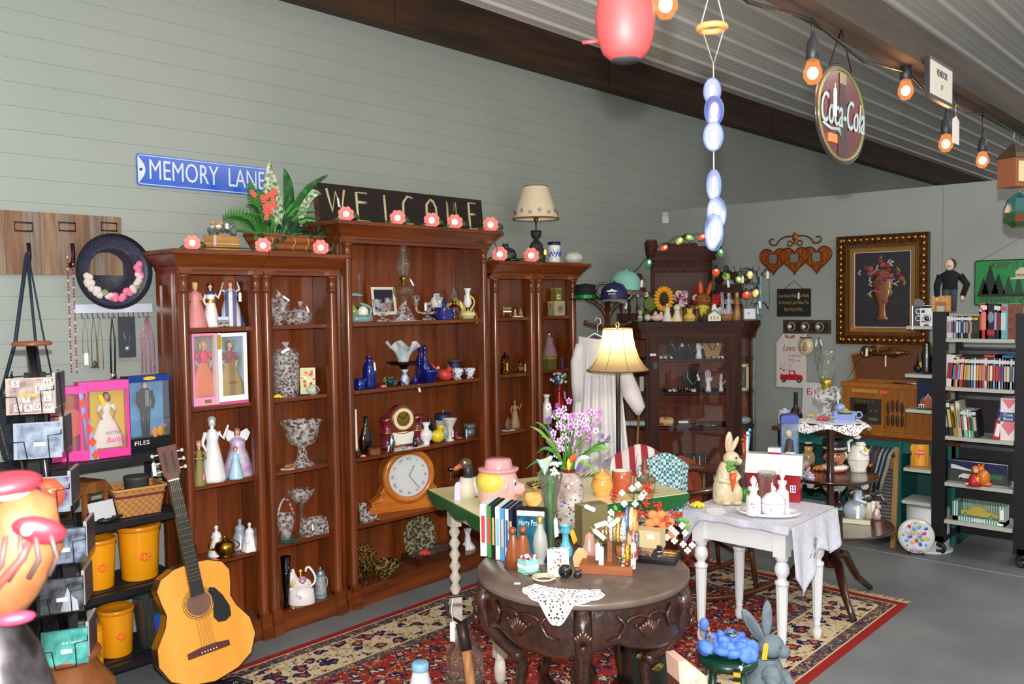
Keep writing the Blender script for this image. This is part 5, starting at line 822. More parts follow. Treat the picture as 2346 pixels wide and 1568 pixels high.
A('petals',b,Q('#e8a21c',.7));A('seed_head',Ba((0,-.01,.165),(.03,.012,.042),0,12),Q('#3d2e14',.9));A('leaf',Ba((-.1,.01,.13),(.055,.004,.05),0,10),Q('#5c7420',.7));A('stem',Tu([(0,.0,.13),(.01,.0,0)],.004,6),LGR)
for px,zz,n,w,cols,lb in ((1578,.15,16,.11,('#e6c8b8','#b888a8','#5a2a50'),'cluster of pink, lilac and plum silk flowers between sunflower and red roses'),(1628,.18,12,.1,('#b81c20','#c82428','#a01418'),'cluster of red silk carnations above the plush rabbit')):
 p=ct(px,.17);t=T('silk_flowers',lb,'flower',p,CRZ)
 for i in range(n):
  b=MB();X_=(rd()-.5)*w*1.9;Z_=zz+(rd()-.5)*.11
  for k in range(7):a_=k*.9;b.Ba((X_+.017*cos(a_),-.01*rd(),Z_+.017*sin(a_)),(.014,.008,.011),0,6)
  A('bloom',b,Q(cols[i%3],.8))
 A('stem',Tu([(0,0,0),(0,.01,zz-.03)],.006,6).Tu([(.05,.01,0),(.03,.01,zz-.03)],.004,6),LGR)
p=ct(1715,.12);s=mpp(p);t=T('wire_stand','black wire dressmaker frame hung with keepsakes and tags, right of the crest','stand',p,CRZ);WM=Q('#17140f',.5)
b=MB()
for k in range(5):x=(k-2)*.028;b.Tu([(x*.6,0,.06),(x*1.4,0,.14),(x*1.9,0,.24),(x*1.2,0,.33),(x*1.7,0,.4)],.002,5)
A('wire_body',b,WM);A('hoop',To((0,0,.3),.085,.0035,0,30,6,'y'),WM);A('cross_bar',Bx(-.08,.08,-.003,.003,.355,.365).Bx(-.08,.08,-.003,.003,.27,.278),WM);A('foot',La([(0,0),(.06,0),(.05,.015),(.01,.03),(.008,.08)],14),WM)
A('scroll_arm',Tu([(.06,0,.2),(.1,0,.33),(.14,0,.38),(.17,0,.36)],.004,6).Tu([(.08,0,.3),(.12,0,.34),(.13,0,.32)],.003,6).Tu([(.05,0,.12),(.13,0,.13),(.16,0,.08)],.004,6),WM)
for i,(x,z_) in enumerate(((-.14,.3),(-.03,.33),(.0,.24),(.09,.14),(.15,.36),(.03,.1),(.07,.1))):Tg(x,-.012,z_,.055,.017,(i%3-1)*.12)
A('black_charm',Ba((0,-.01,.3),(.03,.006,.025),0,8).Ba((-.02,-.01,.33),(.012,.005,.012),0,6),BLK);A('blue_bead_strand',Tu([(.1,0,.33),(.1,-.005,.22),(.105,-.005,.1),(.1,0,.02)],.006,6),Q('#2a8ab8',.3,x='noise',h2='#7ad0d8',sc=60));A('green_clover',Ba((-.16,-.015,.34),(.018,.004,.018),0,8),Q('#1fae4a',.4));A('parrot_charm',Ba((-.15,-.01,.38),(.02,.006,.03),0,8),Q('#1a1a1a',.4));A('tassel',Tu([(.16,0,.33),(.165,0,.2),(.165,0,.1)],.0018,4),DKG)
p=ct(1658,.05);t=T('tassel_necklace','pale bead tassel necklace hanging from the side shelf of the crest','jewellery',(p[0],p[1],Z),CRZ);A('strand',Tu([(-.01,0,.21),(-.005,-.01,.1),(-.02,-.01,.002)],.005,6).Tu([(0,0,.21),(.005,-.01,.1),(.01,-.01,.002)],.005,6),Q('#cfc8c0',.4,x='noise',h2='#8a8a9c',sc=90))
p=ct(1470,.12);t=T('jewellery_tree','pale metal keepsake tree with tagged pendants, left side of the crest','stand',p,CRZ);A('pole',Tu([(0,0,0),(0,0,.32)],.003,6),Q('#9a8a5a',.4,.6));A('foot',La([(0,0),(.035,0),(.03,.008),(0,.01)],14),Q('#9a8a5a',.4,.6));A('arm',Tu([(-.12,-.01,.24),(0,0,.3),(.06,-.01,.24)],.003,5),Q('#9a8a5a',.4,.6))
A('yellow_medal',Pz(ell(.06,.2,.016,.018,16),-.014,-.01),Q('#d8c878',.4));A('orange_card',Bx(-.15,-.09,-.014,-.012,.15,.215),Q('#e8582c',.6));A('black_beads',Ba((-.11,-.018,.17),(.02,.004,.012),0,8),BLK);A('brown_pendant',Pz([(.03,.26),(.055,.25),(.06,.3),(.04,.33)],-.016,-.012),Q('#7a5a40',.7))
for x,z_ in ((.028,.31),(-.1,.33),(0,.24),(-.09,.15)):Tg(x,-.018,z_,.055,.017,.05)
def xbulb(px,py,y,col,label,ang=0,rnd=0,up=0):
 v=ray(px,py);d=(inC(px,y,1.6));k=(Vector(d)-CP).dot(CF);p=CP+v*k;s=mpp(p)
 t=T('coloured_bulb',label,'string light',p,CRZ,'old coloured holiday bulbs along the carved crest',ry=ang);m=Q(col,.3,emit=.55)
 A('bulb',La([(0,-9*s),(3*s,-8*s),(6.5*s,-2*s),(7*s,3*s),(4.5*s,8*s),(3*s,10*s)],12) if not rnd else Ba((0,0,0),(9*s,9*s,8.5*s),0,12),m);A('lit_filament',Ba((0,-7*s,3*s),(2.6*s,1.6*s,3.2*s),0,8),Q('#fff2c8',.5,emit=4));A('socket',La([(3.4*s,9*s),(3.6*s,15*s),(0,16*s)],8),Q('#12301c',.5));return p
XB=[xbulb(1486,604,.16,'#3c8a5a','green holiday bulb at the left shoulder of the crest',.3),xbulb(1521,569,.18,'#f0582c','orange red holiday bulb below the turret of the crest',.9),xbulb(1556,553,.18,'#b8c04a','yellow green holiday bulb on the left of the scalloped top',.7),xbulb(1581,545,.18,'#8fb85a','pale green holiday bulb on the middle of the scalloped top',-1.2),xbulb(1607,544,.18,'#f0582c','orange red holiday bulb on the right of the scalloped top',1.),xbulb(1651,580,.2,'#5aa860','green holiday bulb on the right edge of the crest',-.1)]
XC=[xbulb(1446,644,.2,'#f0481c','red orange holiday bulb on the left side wing of the crest',-.4),xbulb(1640,624,.14,'#f0582c','round orange frosted bulb at the right side of the crest panel',0,1),xbulb(1664,634,.14,'#9a9a4a','round olive frosted bulb right of the round orange one',0,1),xbulb(1694,642,.12,'#8fb850','green holiday bulb over the right side shelf',-.8),xbulb(1718,631,.1,'#d8d060','yellow holiday bulb inside the wire frame'),xbulb(1710,676,.08,'#f04a24','round red orange bulb low in front of the wire frame',0,1),xbulb(1731,673,.1,'#e8c860','small yellow bulb at the right foot of the wire frame',0.3)]
pts=[]
for q in [XC[0]]+XB+XC[1:]:
 q=q+Vector((0,.03,.035))
 if pts:mq=(pts[-1]+q)/2;mq.z-=.015;pts.append(mq)
 pts.append(q)
ONE('light_cord','dark green cord carrying the holiday bulbs around the crest','cord',Tu(pts,.003,5),Q('#12241a',.6))
FP=dep(1419,5.45,0);s=5.45/FPX;t=T('floor_lamp','lit floor lamp with bell shaped parchment shade and black pole','lamp',FP)
zt=1.65-(755-690)*s;zb=1.65-(849-690)*s;H_=zt-zb
SHM=bpy.data.materials.new('parchment_shade');SHM.use_nodes=True;nt=SHM.node_tree;nt.nodes.remove(nt.nodes['Principled BSDF']);d_=nt.nodes.new('ShaderNodeBsdfDiffuse');d_.inputs[0].default_value=lin('#e2cd9c');tr=nt.nodes.new('ShaderNodeBsdfTranslucent');tr.inputs[0].default_value=lin('#f4d8a0');mx=nt.nodes.new('ShaderNodeMixShader');mx.inputs[0].default_value=.5;nt.links.new(d_.outputs[0],mx.inputs[1]);nt.links.new(tr.outputs[0],mx.inputs[2]);nt.links.new(mx.outputs[0],nt.nodes['Material Output'].inputs[0])
prf=[(70*s,zb),(60*s,zb+.1*H_),(48*s,zb+.3*H_),(40*s,zb+.55*H_),(35*s,zb+.8*H_),(33*s,zt)]
A('shade',La(prf,32),SHM)
b=MB()
for k in range(8):a_=2*PI*k/8+.2;b.Tu([((r_+.001)*cos(a_),(r_+.001)*sin(a_),z_) for r_,z_ in prf],.0016,4)
A('shade_ribs',b,Q('#8a6a38',.7));A('shade_trim',To((0,0,zb),70*s,.004,0,32),Q('#7a5a30',.7));A('top_trim',To((0,0,zt),33*s,.003,0,32),Q('#caa868',.7));A('pole',Tu([(0,0,.03),(0,0,zb+.06)],.0145,12),Q('#14161a',.4));A('foot',La([(0,0),(.14,0),(.14,.012),(.03,.03),(0,.035)],28),Q('#14161a',.4));A('rod',Tu([(0,0,zb+.05),(0,0,zt+.01)],.004,6).Tu([(-33*s,0,zt-.003),(33*s,0,zt-.003)],.002,5),BRS);A('finial',Tu([(-.008,0,zt+.01),(-.018,0,zt+.026),(-.006,0,zt+.042)],.004,6).Tu([(.008,0,zt+.01),(.018,0,zt+.026),(.006,0,zt+.042)],.004,6),Q('#e8c46a',.3,.6));A('bulb',Ba((0,0,zb+.6*H_),.028,0,12),Q('#fff0c8',.5,emit=8));Tg(.19,-.02,zb+.02,.05,.014,-.5,YEL)
lamp('POINT','floor_lamp_light',(FP.x,FP.y,zb+.66*H_),9,(1,.82,.58),.04)
HP=dep(1396,6.15,0);s=6.15/FPX;rz=fc(HP);t=T('coat_stand','bentwood coat stand holding caps, a black hat and the white gown','coat stand',HP,rz);BW_=Q('#5a3418',.3,c=.4,x='wood',h2='#442410')
def hz(y):return 1.65-(y-690)*s
A('pole',Tu([(0,0,.04),(0,0,hz(665))],.02,12),BW_)
for k in range(4):a_=PI/4+k*PI/2;A('leg',Tu(bez((.01*cos(a_),.01*sin(a_),.45),(.16*cos(a_),.16*sin(a_),.32),(.27*cos(a_),.27*sin(a_),.012)),.013,8),BW_)
for sx in (-1,1):
 A('upper_hook',Tu(bez((0,0,hz(740)),(sx*.02,0,hz(700)),(sx*.13,-.02,hz(690)),8)+bez((sx*.13,-.02,hz(690)),(sx*.2,-.02,hz(680)),(sx*.17,-.02,hz(660)),5),.013,8),BW_);A('lower_hook',Tu(bez((0,0,hz(752)),(sx*.1,-.03,hz(748)),(sx*.15,-.04,hz(742)),8),.012,8).Ba((sx*.15,-.04,hz(741)),.018),BW_)
A('ring_arm',To((.045,-.03,hz(672)),.055,.011,0,22,7,'y'),BW_);A('ring_arm',To((-.03,.02,hz(668)),.05,.01,0,22,7,'y'),BW_)
def cap(px,py,dist,rz_,crown,brim,label,logo=None,sc=1,rx=.25,front=1):
 p=CP+ray(px,py)*dist;t=T('baseball_cap',label,'cap',p,fc(p)+rz_,None,rx=rx);k=sc
 A('crown',La([(.088*k,0),(.09*k,.03*k),(.082*k,.07*k),(.055*k,.105*k),(0,.12*k)],22,sy=1.1),crown);A('brim',MB().grid(lambda u_,v_:(.085*k*sin((u_-.5)*PI)*1.*(1-.08*v_),-.09*k*cos((u_-.5)*PI)*(1+.1)-.065*k*v_*cos((u_-.5)*PI*.8),-.002-.02*k*v_-.012*k*abs(u_-.5)*2*v_),14,4),brim);A('button',Ba((0,0,.12*k),.008*k,0,7),crown)
 if logo:A('emblem',Pz([(-.04,.052),(-.015,.058),(0,.066),(.015,.058),(.04,.052),(.02,.046),(0,.05),(-.02,.046)],-.1*k,-.094*k),WHT);text(t,'AIR FORCE',.014,WHT,(0,-.1*k,.032),w=.05)
 return t
cap(1407,688,6.,-.15,NAV,Q('#8e8a88',.8),'navy cap with a white winged emblem and grey brim on the coat stand',1,1.05,-.1)
cap(1432,662,6.1,1.,Q('#7fc0b0',.8),Q('#6a5a50',.8),'mint green cap with a brown brim, behind the navy cap',None,1.1,.1)
p=CP+ray(1341,686)*6.05;t=T('top_hat','black hat with a shiny green band hanging beside the last bookcase','hat',p,fc(p));A('crown',La([(.08,0),(.075,.05),(.07,.1),(.0,.11)],22),Q('#0d0f10',.8));A('brim',La([(.08,0),(.11,-.004),(.112,.004),(.08,.006)],26),Q('#0d0f10',.8));A('hat_band',La([(.082,.006),(.079,.03)],22),Q('#0f8a3a',.25,.3))
p=dep(1373,5.9,0);s=5.9/FPX;t=T('gown','long white gown with lace neckline and puffed sleeves on the coat stand','dress',p,fc(p));GW=Q('#e9e7ea',.85)
def gz(y):return 1.65-(y-690)*s
def gf(a0,a1):
 def f(u_,v_):
  z_=gz(790)*(1-v_)+.12*v_;w=.13+.12*v_;x=(u_*2-1)*w;y=.03*cos(u_*PI*2*6+v_*2)*(.25+v_)-.05*sin(u_*PI);return (x,y*a0+a1,z_)
 return f
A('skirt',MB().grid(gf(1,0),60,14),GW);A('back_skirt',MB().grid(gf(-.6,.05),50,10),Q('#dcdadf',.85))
A('bodice',MB().grid(lambda u_,v_:((u_*2-1)*(.125+.0*v_),-.055*sin(u_*PI)-.005,gz(778)*(1-v_)+gz(860)*v_+.02*abs(u_*2-1)*(1-v_)),16,6),GW);A('lace_yoke',MB().grid(lambda u_,v_:((u_*2-1)*.07,-.062*sin(PI*(.2+.6*u_))-.004,gz(790)*(1-v_)+gz(835)*v_),10,5),LACE)
for sx,ps in ((1,[(.12,0,gz(788)),(.17,-.02,gz(850)),(.22,-.03,gz(900)),(.27,-.04,gz(935)),(.265,-.04,gz(950))]),(-1,[(-.12,0,gz(790)),(-.15,0,gz(830)),(-.145,0,gz(880)),(-.14,0,gz(920))])):A('sleeve',Tu(ps,[.035,.05,.062,.045,.014][:len(ps)] if sx>0 else [.025,.032,.034,.03],12),GW)
A('hanger',Tu([(-.13,0,gz(790)),(-.02,0,gz(765)),(.13,0,gz(790))],.006,6).Tu([(0,0,gz(766)),(.0,0,gz(748)),(.022,0,gz(742)),(.02,0,gz(733)),(-.005,0,gz(730)),(-.018,0,gz(738))],.003,6),WHT)
p=dep(1446,6.,0);ONE('walking_cane','thin mottled wooden cane leaning between the gown and the corner cabinet','cane',Tu([(0,0,0),(.03,.06,.4),(.065,.12,.95)],.009,8).Ba((.065,.12,.96),.014),Q('#6a4420',.3,c=.4,x='wood',h2='#a8703a'),p,fc(p))
# ================= things on the partition =================
RW=-PI/2                                            # faces -X
def wp(px,py,o=0.003):return onX(px,py,PX-o)
def wm(px,py):p=wp(px,py);return mpp(p)/ (abs(CR.y)+.0)*1.
a=wp(1918,542);c=wp(2126,795);W_=(a.y-c.y);H_=(onX(1918,542,PX).z-onX(1920,785,PX).z);mid=wp(2022,664)
t=T('framed_painting','large gold framed picture of flowers in a bronze urn on black ground','picture',(PX-.002,mid.y,mid.z),RW);w,h=W_/2,H_/2
GF=Q('#6a4318',.3,.75,x='noise',h2='#2c1a0c',sc=50,bump=.6);GF2=Q('#8a5c24',.35,.6,x='stripex',h2='#4a2c10',sc=26)
def fr(b,w0,h0,w1,h1,y0,y1,m=0):
 b.Pz([(-w0,-h0),(w0,-h0),(w1,-h1),(-w1,-h1)],y0,y1,m).Pz([(-w0,h0),(-w1,h1),(w1,h1),(w0,h0)],y0,y1,m).Pz([(-w0,-h0),(-w1,-h1),(-w1,h1),(-w0,h0)],y0,y1,m).Pz([(w0,-h0),(w0,h0),(w1,h1),(w1,-h1)],y0,y1,m);return b
A('frame',fr(MB(),w,h,w-.065,h-.065,-.035,0),GF);A('frame_lip',fr(MB(),w,h,w-.008,h-.008,-.045,-.035),Q('#4a2c12',.3,.5));A('inner_frame',fr(MB(),w-.065,h-.065,w-.09,h-.09,-.028,0),GF2)
b=MB()
for k in range(18):
 z_=-h+.035+(2*h-.07)*k/17
 for sx in (-1,1):b.Ba((sx*(w-.032),-.038,z_),(.014,.01,.017),0,8)
for k in range(14):
 x=-w+.05+(2*w-.1)*k/13
 for sz in (-1,1):b.Ba((x,-.038,sz*(h-.032)),(.017,.01,.014),0,8)
o=A('gilt_beading',b,Q('#c9913a',.22,.9));o['kind']='stuff'
A('mat_board',fr(MB(),w-.09,h-.09,w-.125,h-.125,-.016,0),Q('#8a6428',.6));A('mat_bevel',fr(MB(),w-.123,h-.123,w-.128,h-.128,-.018,0),Q('#cfc4b0',.5));A('canvas',Bx(-w+.127,w-.127,-.008,0,-h+.127,h-.127),Q('#15161e',.35,x='noise',h2='#2c2d3a',sc=140,bump=.8))
A('bronze_urn',La([(0,-h+.17),(.05,-h+.17),(.045,-h+.19),(.028,-h+.21),(.026,-h+.28),(.06,-h+.36),(.078,-h+.44),(.05,-h+.49),(.03,-h+.52),(.036,-h+.54)],24,sy=.12,c=(0,-.01,0),fl=12,fa=.06),Q('#9a6a4a',.3,.7))
cols=[Q('#7a2e34',.5),Q('#9a5048',.5),Q('#b9a8c0',.5),Q('#7a7430',.5),Q('#c4b48c',.5)]
for i in range(46):
 a_=rd()*2*PI;rr=.17*rd()**.6;x=rr*cos(a_)*1.05;z_=.07+rr*sin(a_)*.95
 if abs(x)>w-.14:continue
 k=i%5
 if k==3:A('painted_leaf',Ba((x*1.15,-.012,z_),(.03,.004,.011),0,7,(0,rd()*3,0)),cols[3])
 elif k in (2,4):
  b=MB()
  for j in range(6):b.Ba((x+.018*cos(j*1.05)*rd(),-.014,z_-.01*j*.6+.02),(.007,.004,.006),0,5)
  A('painted_blossom',b,cols[2 if k==2 else 4])
 else:A('painted_rose',Ba((x*.8,-.014,z_),(.024,.007,.021),0,9).To((x*.8,-.02,z_),.012,.003,0,12,5,'y'),cols[k])
A('price_sticker',Bx(-w+.1,-w+.14,-.018,-.016,-h+.105,-h+.122),Q('#f0582c',.6))
p=wp(1823,580);m=mpp(p)/.64;t=T('heart_mirror','copper wall mirror of three overlapping embossed hearts with scrollwork','mirror',(PX-.002,p.y,p.z),RW);CO=Q('#8a4214',.35,.55,x='voronoi',h2='#a85a20',sc=38,bump=.9)
a0=wp(1742,600).y-p.y;a1=p.y-wp(1907,600).y;wd=a0+a1;hh=.255
for k,dx in enumerate((-1,0,1)):
 x0=dx*wd*.3+( (a1-a0)/2);
 r_=wd*.2;pts=[]
 for i in range(40):
  u_=2*PI*i/40;pts.append((x0+r_*sin(u_)**3*1.,-.045+ (13*cos(u_)-5*cos(2*u_)-2*cos(3*u_)-cos(4*u_))/16*.115))
 A('heart_plate',Pz(pts,-.012-.004*(dx==0),0),CO);A('heart_rim',Tu([(x,-.014-.004*(dx==0),z_) for x,z_ in pts],.004,5,0,True),Q('#7a3a14',.3,.7));A('mirror_glass',Bx(x0-.033,x0+.033,-.02,-.017,-.075,-.005),Q('#929a92',.25,.5));A('mirror_edge',Tu([(x0-.034,-.02,-.076),(x0+.034,-.02,-.076),(x0+.034,-.02,-.004),(x0-.034,-.02,-.004)],.003,5,0,True),Q('#5a3212',.4,.6));  # pane colour carries the grey-green wall reflection instead of a true mirror
SCR=Q('#7a4620',.35,.7);c0=(a1-a0)/2
for sx in (-1,1):
 A('scroll',Tu(bez((c0+sx*.02,-.01,.13),(c0+sx*.12,-.01,.14),(c0+sx*.15,-.01,.07),10)+bez((c0+sx*.15,-.01,.07),(c0+sx*.2,-.01,.06),(c0+sx*.21,-.01,.1),6)+bez((c0+sx*.21,-.01,.1),(c0+sx*.2,-.01,.13),(c0+sx*.17,-.01,.11),5),.006,6),SCR);A('small_scroll',To((c0+sx*.04,-.01,.075),.02,.005,0,14,6,'y'),SCR)
A('shell_crest',Ba((c0,-.012,.125),(.024,.01,.034),0,12).Ba((c0,-.012,.085),(.014,.008,.02),0,10),CO)
a=wp(1782,663);c=wp(1858,725);w=(a.y-c.y);h=a.z-c.z;t=T('hanging_plaque','small black plaque with tan Love quote hanging from a cord','sign',(PX-.003,(a.y+c.y)/2,(a.z+c.z)/2),RW);A('plaque',Bx(-w/2,w/2,-.012,0,-h/2,h/2),Q('#17140f',.7));A('worn_edge',Tu([(-w/2,-.012,-h/2),(w/2,-.012,-h/2),(w/2,-.012,h/2),(-w/2,-.012,h/2)],.0018,4,0,True),Q('#6a4028',.8))
for k,s_ in enumerate(("Love Doesn't Make The World","Go Round, It Just Makes The","Ride Worth While.")):text(t,s_,.04,Q('#a58c54',.7),(0,-.0125,h*(.25-.25*k)),w=w*(.9 if k<2 else .55))
A('cord',Tu([(-w*.33,-.006,h/2-.01),(0,-.004,h/2+.065),(w*.33,-.006,h/2-.01)],.0025,5),Q('#6a4a34',.8));Tg(w*.16,-.016,h*.36,.05,.014,0)
a=wp(1796,736);c=wp(1904,768);w=(a.y-c.y);h=.105;t=T('hook_rail','carved dark rail with three glass knobs on the partition','hook rail',(PX-.002,(a.y+c.y)/2,(a.z+c.z)/2+.01),RW);A('back_board',Bx(-w/2,w/2,-.014,0,-h/2,h/2),Q('#4a3a2e',.7,x='noise',h2='#2c2420',sc=40,bump=.6));A('inset',Bx(-w/2+.02,w/2-.02,-.017,-.014,-h/2+.022,h/2-.022),Q('#191613',.6))
for x in (-.32,-.02,.28):A('rosette',To((x*w,-.018,0),.03,.007,0,16,6,'y'),Q('#8a7a60',.5));A('knob',Ba((x*w,-.045,0),.017,0,10).Tu([(x*w,-.015,0),(x*w,-.04,0)],.007,8),Q('#e4e0d4',.15,c=.6))
a=wp(1780,765,.02);c=wp(1848,890,.02);w=(a.y-c.y);h=a.z-c.z;t=T('tag_board','white tag shaped Love board with a red pickup and falling hearts','sign',(PX-.02,(a.y+c.y)/2,(a.z+c.z)/2),RW);x=w/2;z_=h/2
A('board',Pz([(-x,-z_),(x,-z_),(x,z_-.0),(-x*.55,z_),(-x,z_-.07)],-.008,0),Q('#d9d0cc',.7));BW2=Q('#b06a5a',.7);A('bow',Ba((-.03,-.014,z_-.02),(.022,.006,.012),0,8,(0,.4,0)).Ba((.015,-.014,z_-.02),(.022,.006,.012),0,8,(0,-.4,0)),BW2);A('hanging_string',Tu([(-.01,-.01,z_-.01),(-.02,-.025,z_+.05)],.0015,5),BW2)
RDT=Q('#c4202c',.4);text(t,'Love',.07,Q('#a8404a',.7),(-.02,-.0085,z_*.46),w=.1,shear=.3);text(t,'is all you',.032,Q('#a8505a',.7),(.03,-.0085,z_*.2),w=.1,shear=.3);text(t,'need',.032,Q('#a8505a',.7),(-.005,-.0085,z_*.05),w=.05,shear=.3)
A('truck_body',Pz([(-.09,-z_*.72),(.095,-z_*.72),(.095,-z_*.6),(.085,-z_*.52),(.04,-z_*.5),(.03,-z_*.36),(-.015,-z_*.36),(-.02,-z_*.52),(-.09,-z_*.52)],-.0095,-.008),RDT);A('truck_window',Pz([(-.008,-z_*.5),(.026,-z_*.5),(.022,-z_*.4),(-.008,-z_*.4)],-.0105,-.0095),Q('#d9d0cc',.6));b=MB()
for xx in (-.06,.065):A('truck_wheel',Pz(ell(xx,-z_*.73,.019,.019,16),-.011,-.0095).Pz(ell(xx,-z_*.73,.009,.009,12),-.012,-.011,1),[Q('#24282c',.5),Q('#8a9094',.5)])
for i,(xx,zz) in enumerate(((-.07,-.2),(-.05,-.1),(-.06,-.36),(-.04,-.28),(-.01,-.18),(-.02,-.33),(.01,-.05),(.03,.0),(-.085,-.3),(.0,-.25),(.06,.02))):
 hx,hz_=xx,z_*zz;k=.5+.5*(i%3)/2;A('painted_heart',Pz([(hx,hz_-.012*k),(hx+.01*k,hz_),(hx+.006*k,hz_+.007*k),(hx,hz_+.002*k),(hx-.006*k,hz_+.007*k),(hx-.01*k,hz_)],-.009,-.008),[Q('#b8283a',.6),Q('#d890a8',.6)][i%2])
p=wp(1846,790,.035);t=T('wall_plaque','cream oval wall pocket with a praying child, hanging from the middle knob','plaque',(p.x,p.y,p.z),RW);A('pocket',Ba((0,0,-.01),(.062,.03,.072),0,18),Q('#d8cca4',.3,c=.3));A('rim',To((0,0,.055),.04,.006,0,20),Q('#5a5848',.4));A('child_relief',Ba((.006,-.03,-.025),(.02,.008,.025),0,9).Ba((.008,-.034,.012),(.012,.008,.013),0,8),Q('#b09468',.5));A('arch_relief',Tu([(-.035,-.022,-.05),(-.035,-.024,.01),(-.015,-.03,.04),(.01,-.03,.045)],.003,5),Q('#7a6a44',.5));A('hanging_cord',Tu([(-.035,0,.058),(0,.015,.105),(.035,0,.058)],.0015,4),Q('#a89878',.7))
p=wp(1876,790,.035);t=T('bead_necklace','blue and clear bead necklaces with white tags hanging from the right knob','necklace',(p.x,p.y,p.z),RW);A('strand',Tu([(-.0,0,.06),(-.022,0,-.03),(-.026,0,-.11),(-.012,0,-.2),(-.005,0,-.1),(-.002,0,-.03)],.004,5),Q('#3a4a6a',.3,x='noise',h2='#a8b4c0',sc=120));A('strand',Tu([(0,0,.06),(.014,0,-.03),(.016,0,-.08)],.004,5),Q('#2a3450',.3));Tg(-.012,-.01,.035,.05,.015,.15);Tg(.014,-.01,.04,.05,.015,-.3)
a=wp(2234,598);bl=wp(2233,700);W_=.55;H_=a.z-bl.z;y1=a.y-W_;t=T('tin_sign','green tin sign reading KEEP IT GREEN, PREVENT WILDFIRES with dark pine trees','sign',(PX-.004,(a.y+y1)/2,(a.z+bl.z)/2),RW);w,h=W_/2,H_/2
A('sign_plate',Pz(rect(-w,w,-h,h,.015),-.006,0),Q('#1f8a48',.3,c=.3));A('black_border',Tu([(x,-.006,z_) for x,z_ in rect(-w+.002,w-.002,-h+.002,h-.002,.015)],.0035,5,0,True),Q('#0f1a18',.4))
text(t,'KEEP IT GREEN',.055,Q('#5a2a28',.5),(.0,-.0075,h*.76),w=W_*.62);text(t,'PREVENT WILDFIRES',.055,Q('#5a2a28',.5),(.0,-.0075,-h*.8),w=W_*.86);DT=Q('#12261c',.6);DT2=Q('#1c4a30',.6)
def pine(x,z0,h_,w_,m,y=-.0068):
 o=[];n=7
 for k in range(n):f_=1-k/n;o+=[(x+w_*f_,z0+h_*k/n),(x+w_*f_*.72,z0+h_*(k+.75)/n)]
 o+=[(x,z0+h_)]
 o+=[(2*x-q[0],q[1]) for q in o[:-1][::-1]];return Pz(o,y-.0004,y+.001)
for i,(x,hh_,ww,m_) in enumerate(((-.18,.24,.06,DT),(-.13,.17,.05,DT),(-.07,.15,.04,DT2),(-.01,.2,.03,DT2),(.05,.17,.04,DT2),(.13,.2,.05,DT),(.19,.24,.06,DT),(-.22,.14,.04,DT))):A('pine_tree',pine(x,-h*.55,hh_*H_/.36,ww,m_),m_)
A('ground_band',Bx(-w+.02,w-.02,-.0074,-.006,-h*.62,-h*.5),DT);A('campaign_hat',Pz([(-.06,0.02),(.085,.02),(.08,.03),(.05,.032),(.052,.07),(.02,.095),(-.002,.095),(-.03,.07),(-.028,.032),(-.056,.03)],-.012,-.008),Q('#cfc8a8',.6));text(t,'SMOKEY',.024,Q('#1c1c14',.5),(.012,-.0125,.045),w=.07)
A('hanging_wire',Tu([(-w+.03,-.003,h),(0,-.002,h+.14),(w-.03,-.003,h)],.0012,4),Q('#7a5a4a',.7));A('nail',Ba((0,-.004,h+.14),.004,0,6),BLK);A('white_note',Bx(-w+.44,-w+.5,-.012,-.01,h-.07,h+.05),WHT)
b=Bx(PX-.0015,PX,onX(2160,550,PX).y-.002,onX(2160,550,PX).y+.002,.0,2.41);ST('trim_4',b,Q('#7f8680',.8))
# ================= teal desk and what stands on it =================
DX,DZ=6.1,.69;TE=Q('#1c6a66',.45);DW=Q('#6e3a1c',.3,c=.3,x='wood',h2='#5a2c14');y0=onX(2090,1005,DX).y-.3;y1=onX(1768,977,DX).y
t=T('desk','teal painted desk with brown wooden top against the partition','desk',(DX,0,0));A('top',MB().slab([(0,y0),(PX-DX-.01,y0),(PX-DX-.01,y1),(0,y1)],DZ-.025,DZ),DW)
o=[(y1-.03,DZ-.025),(y0+.02,DZ-.025),(y0+.02,DZ-.16)]+[(y0+.1+(y1-y0-.2)*k/12,DZ-.11-.0*k) for k in range(13)]+[(y1-.05,DZ-.16),(y1-.03,DZ-.12)]
A('apron',MB().add([(.03,y,z) for y,z in o]+[(.05,y,z) for y,z in o],[tuple(range(len(o))),tuple(range(2*len(o)-1,len(o)-1,-1))]+[(i,(i+1)%len(o),len(o)+(i+1)%len(o),len(o)+i) for i in range(len(o))]),TE)
for yy in (y0+.05,y1-.05):A('side_panel',Bx(.03,PX-DX-.02,yy-.012,yy+.012,0,DZ-.025),TE)
yl=2.02;A('leg_panel',Bx(.0,.33,yl-.012,yl+.012,0,DZ-.025),TE);A('back_panel',Bx(.33,.345,y0+.05,y1-.05,.1,DZ-.03),Q('#14504e',.6));A('shelf_board',Bx(.05,.33,yl,y1-.06,.28,.3),TE)
p=sX(1798,6.25,DZ);h=hm(p,38);t=T('lidded_jar','small white sugar jar with a knob lid at the left end of the teal desk','jar',p);A('body',La(pr('jar',.055,h*.8),20),POR);A('lid',La([(.056,.78*h),(.05,.85*h),(.012,.9*h),(.018,.96*h),(0,h)],18),POR)
p=sX(1823,6.2,DZ);h=hm(p,78);t=T('glass_decanter','long necked clear glass decanter on the teal desk','decanter',p);A('glass_body',La(pr([(0,0),(.7,0),(1,.15),(.95,.35),(.5,.52),(.3,.6),(.28,.95),(.36,1)],.052,h),20),glass('#aeb4ac',.75));Tg(-.02,-.05,.6*h,.06,.016,.5,Q('#e8588c',.6))
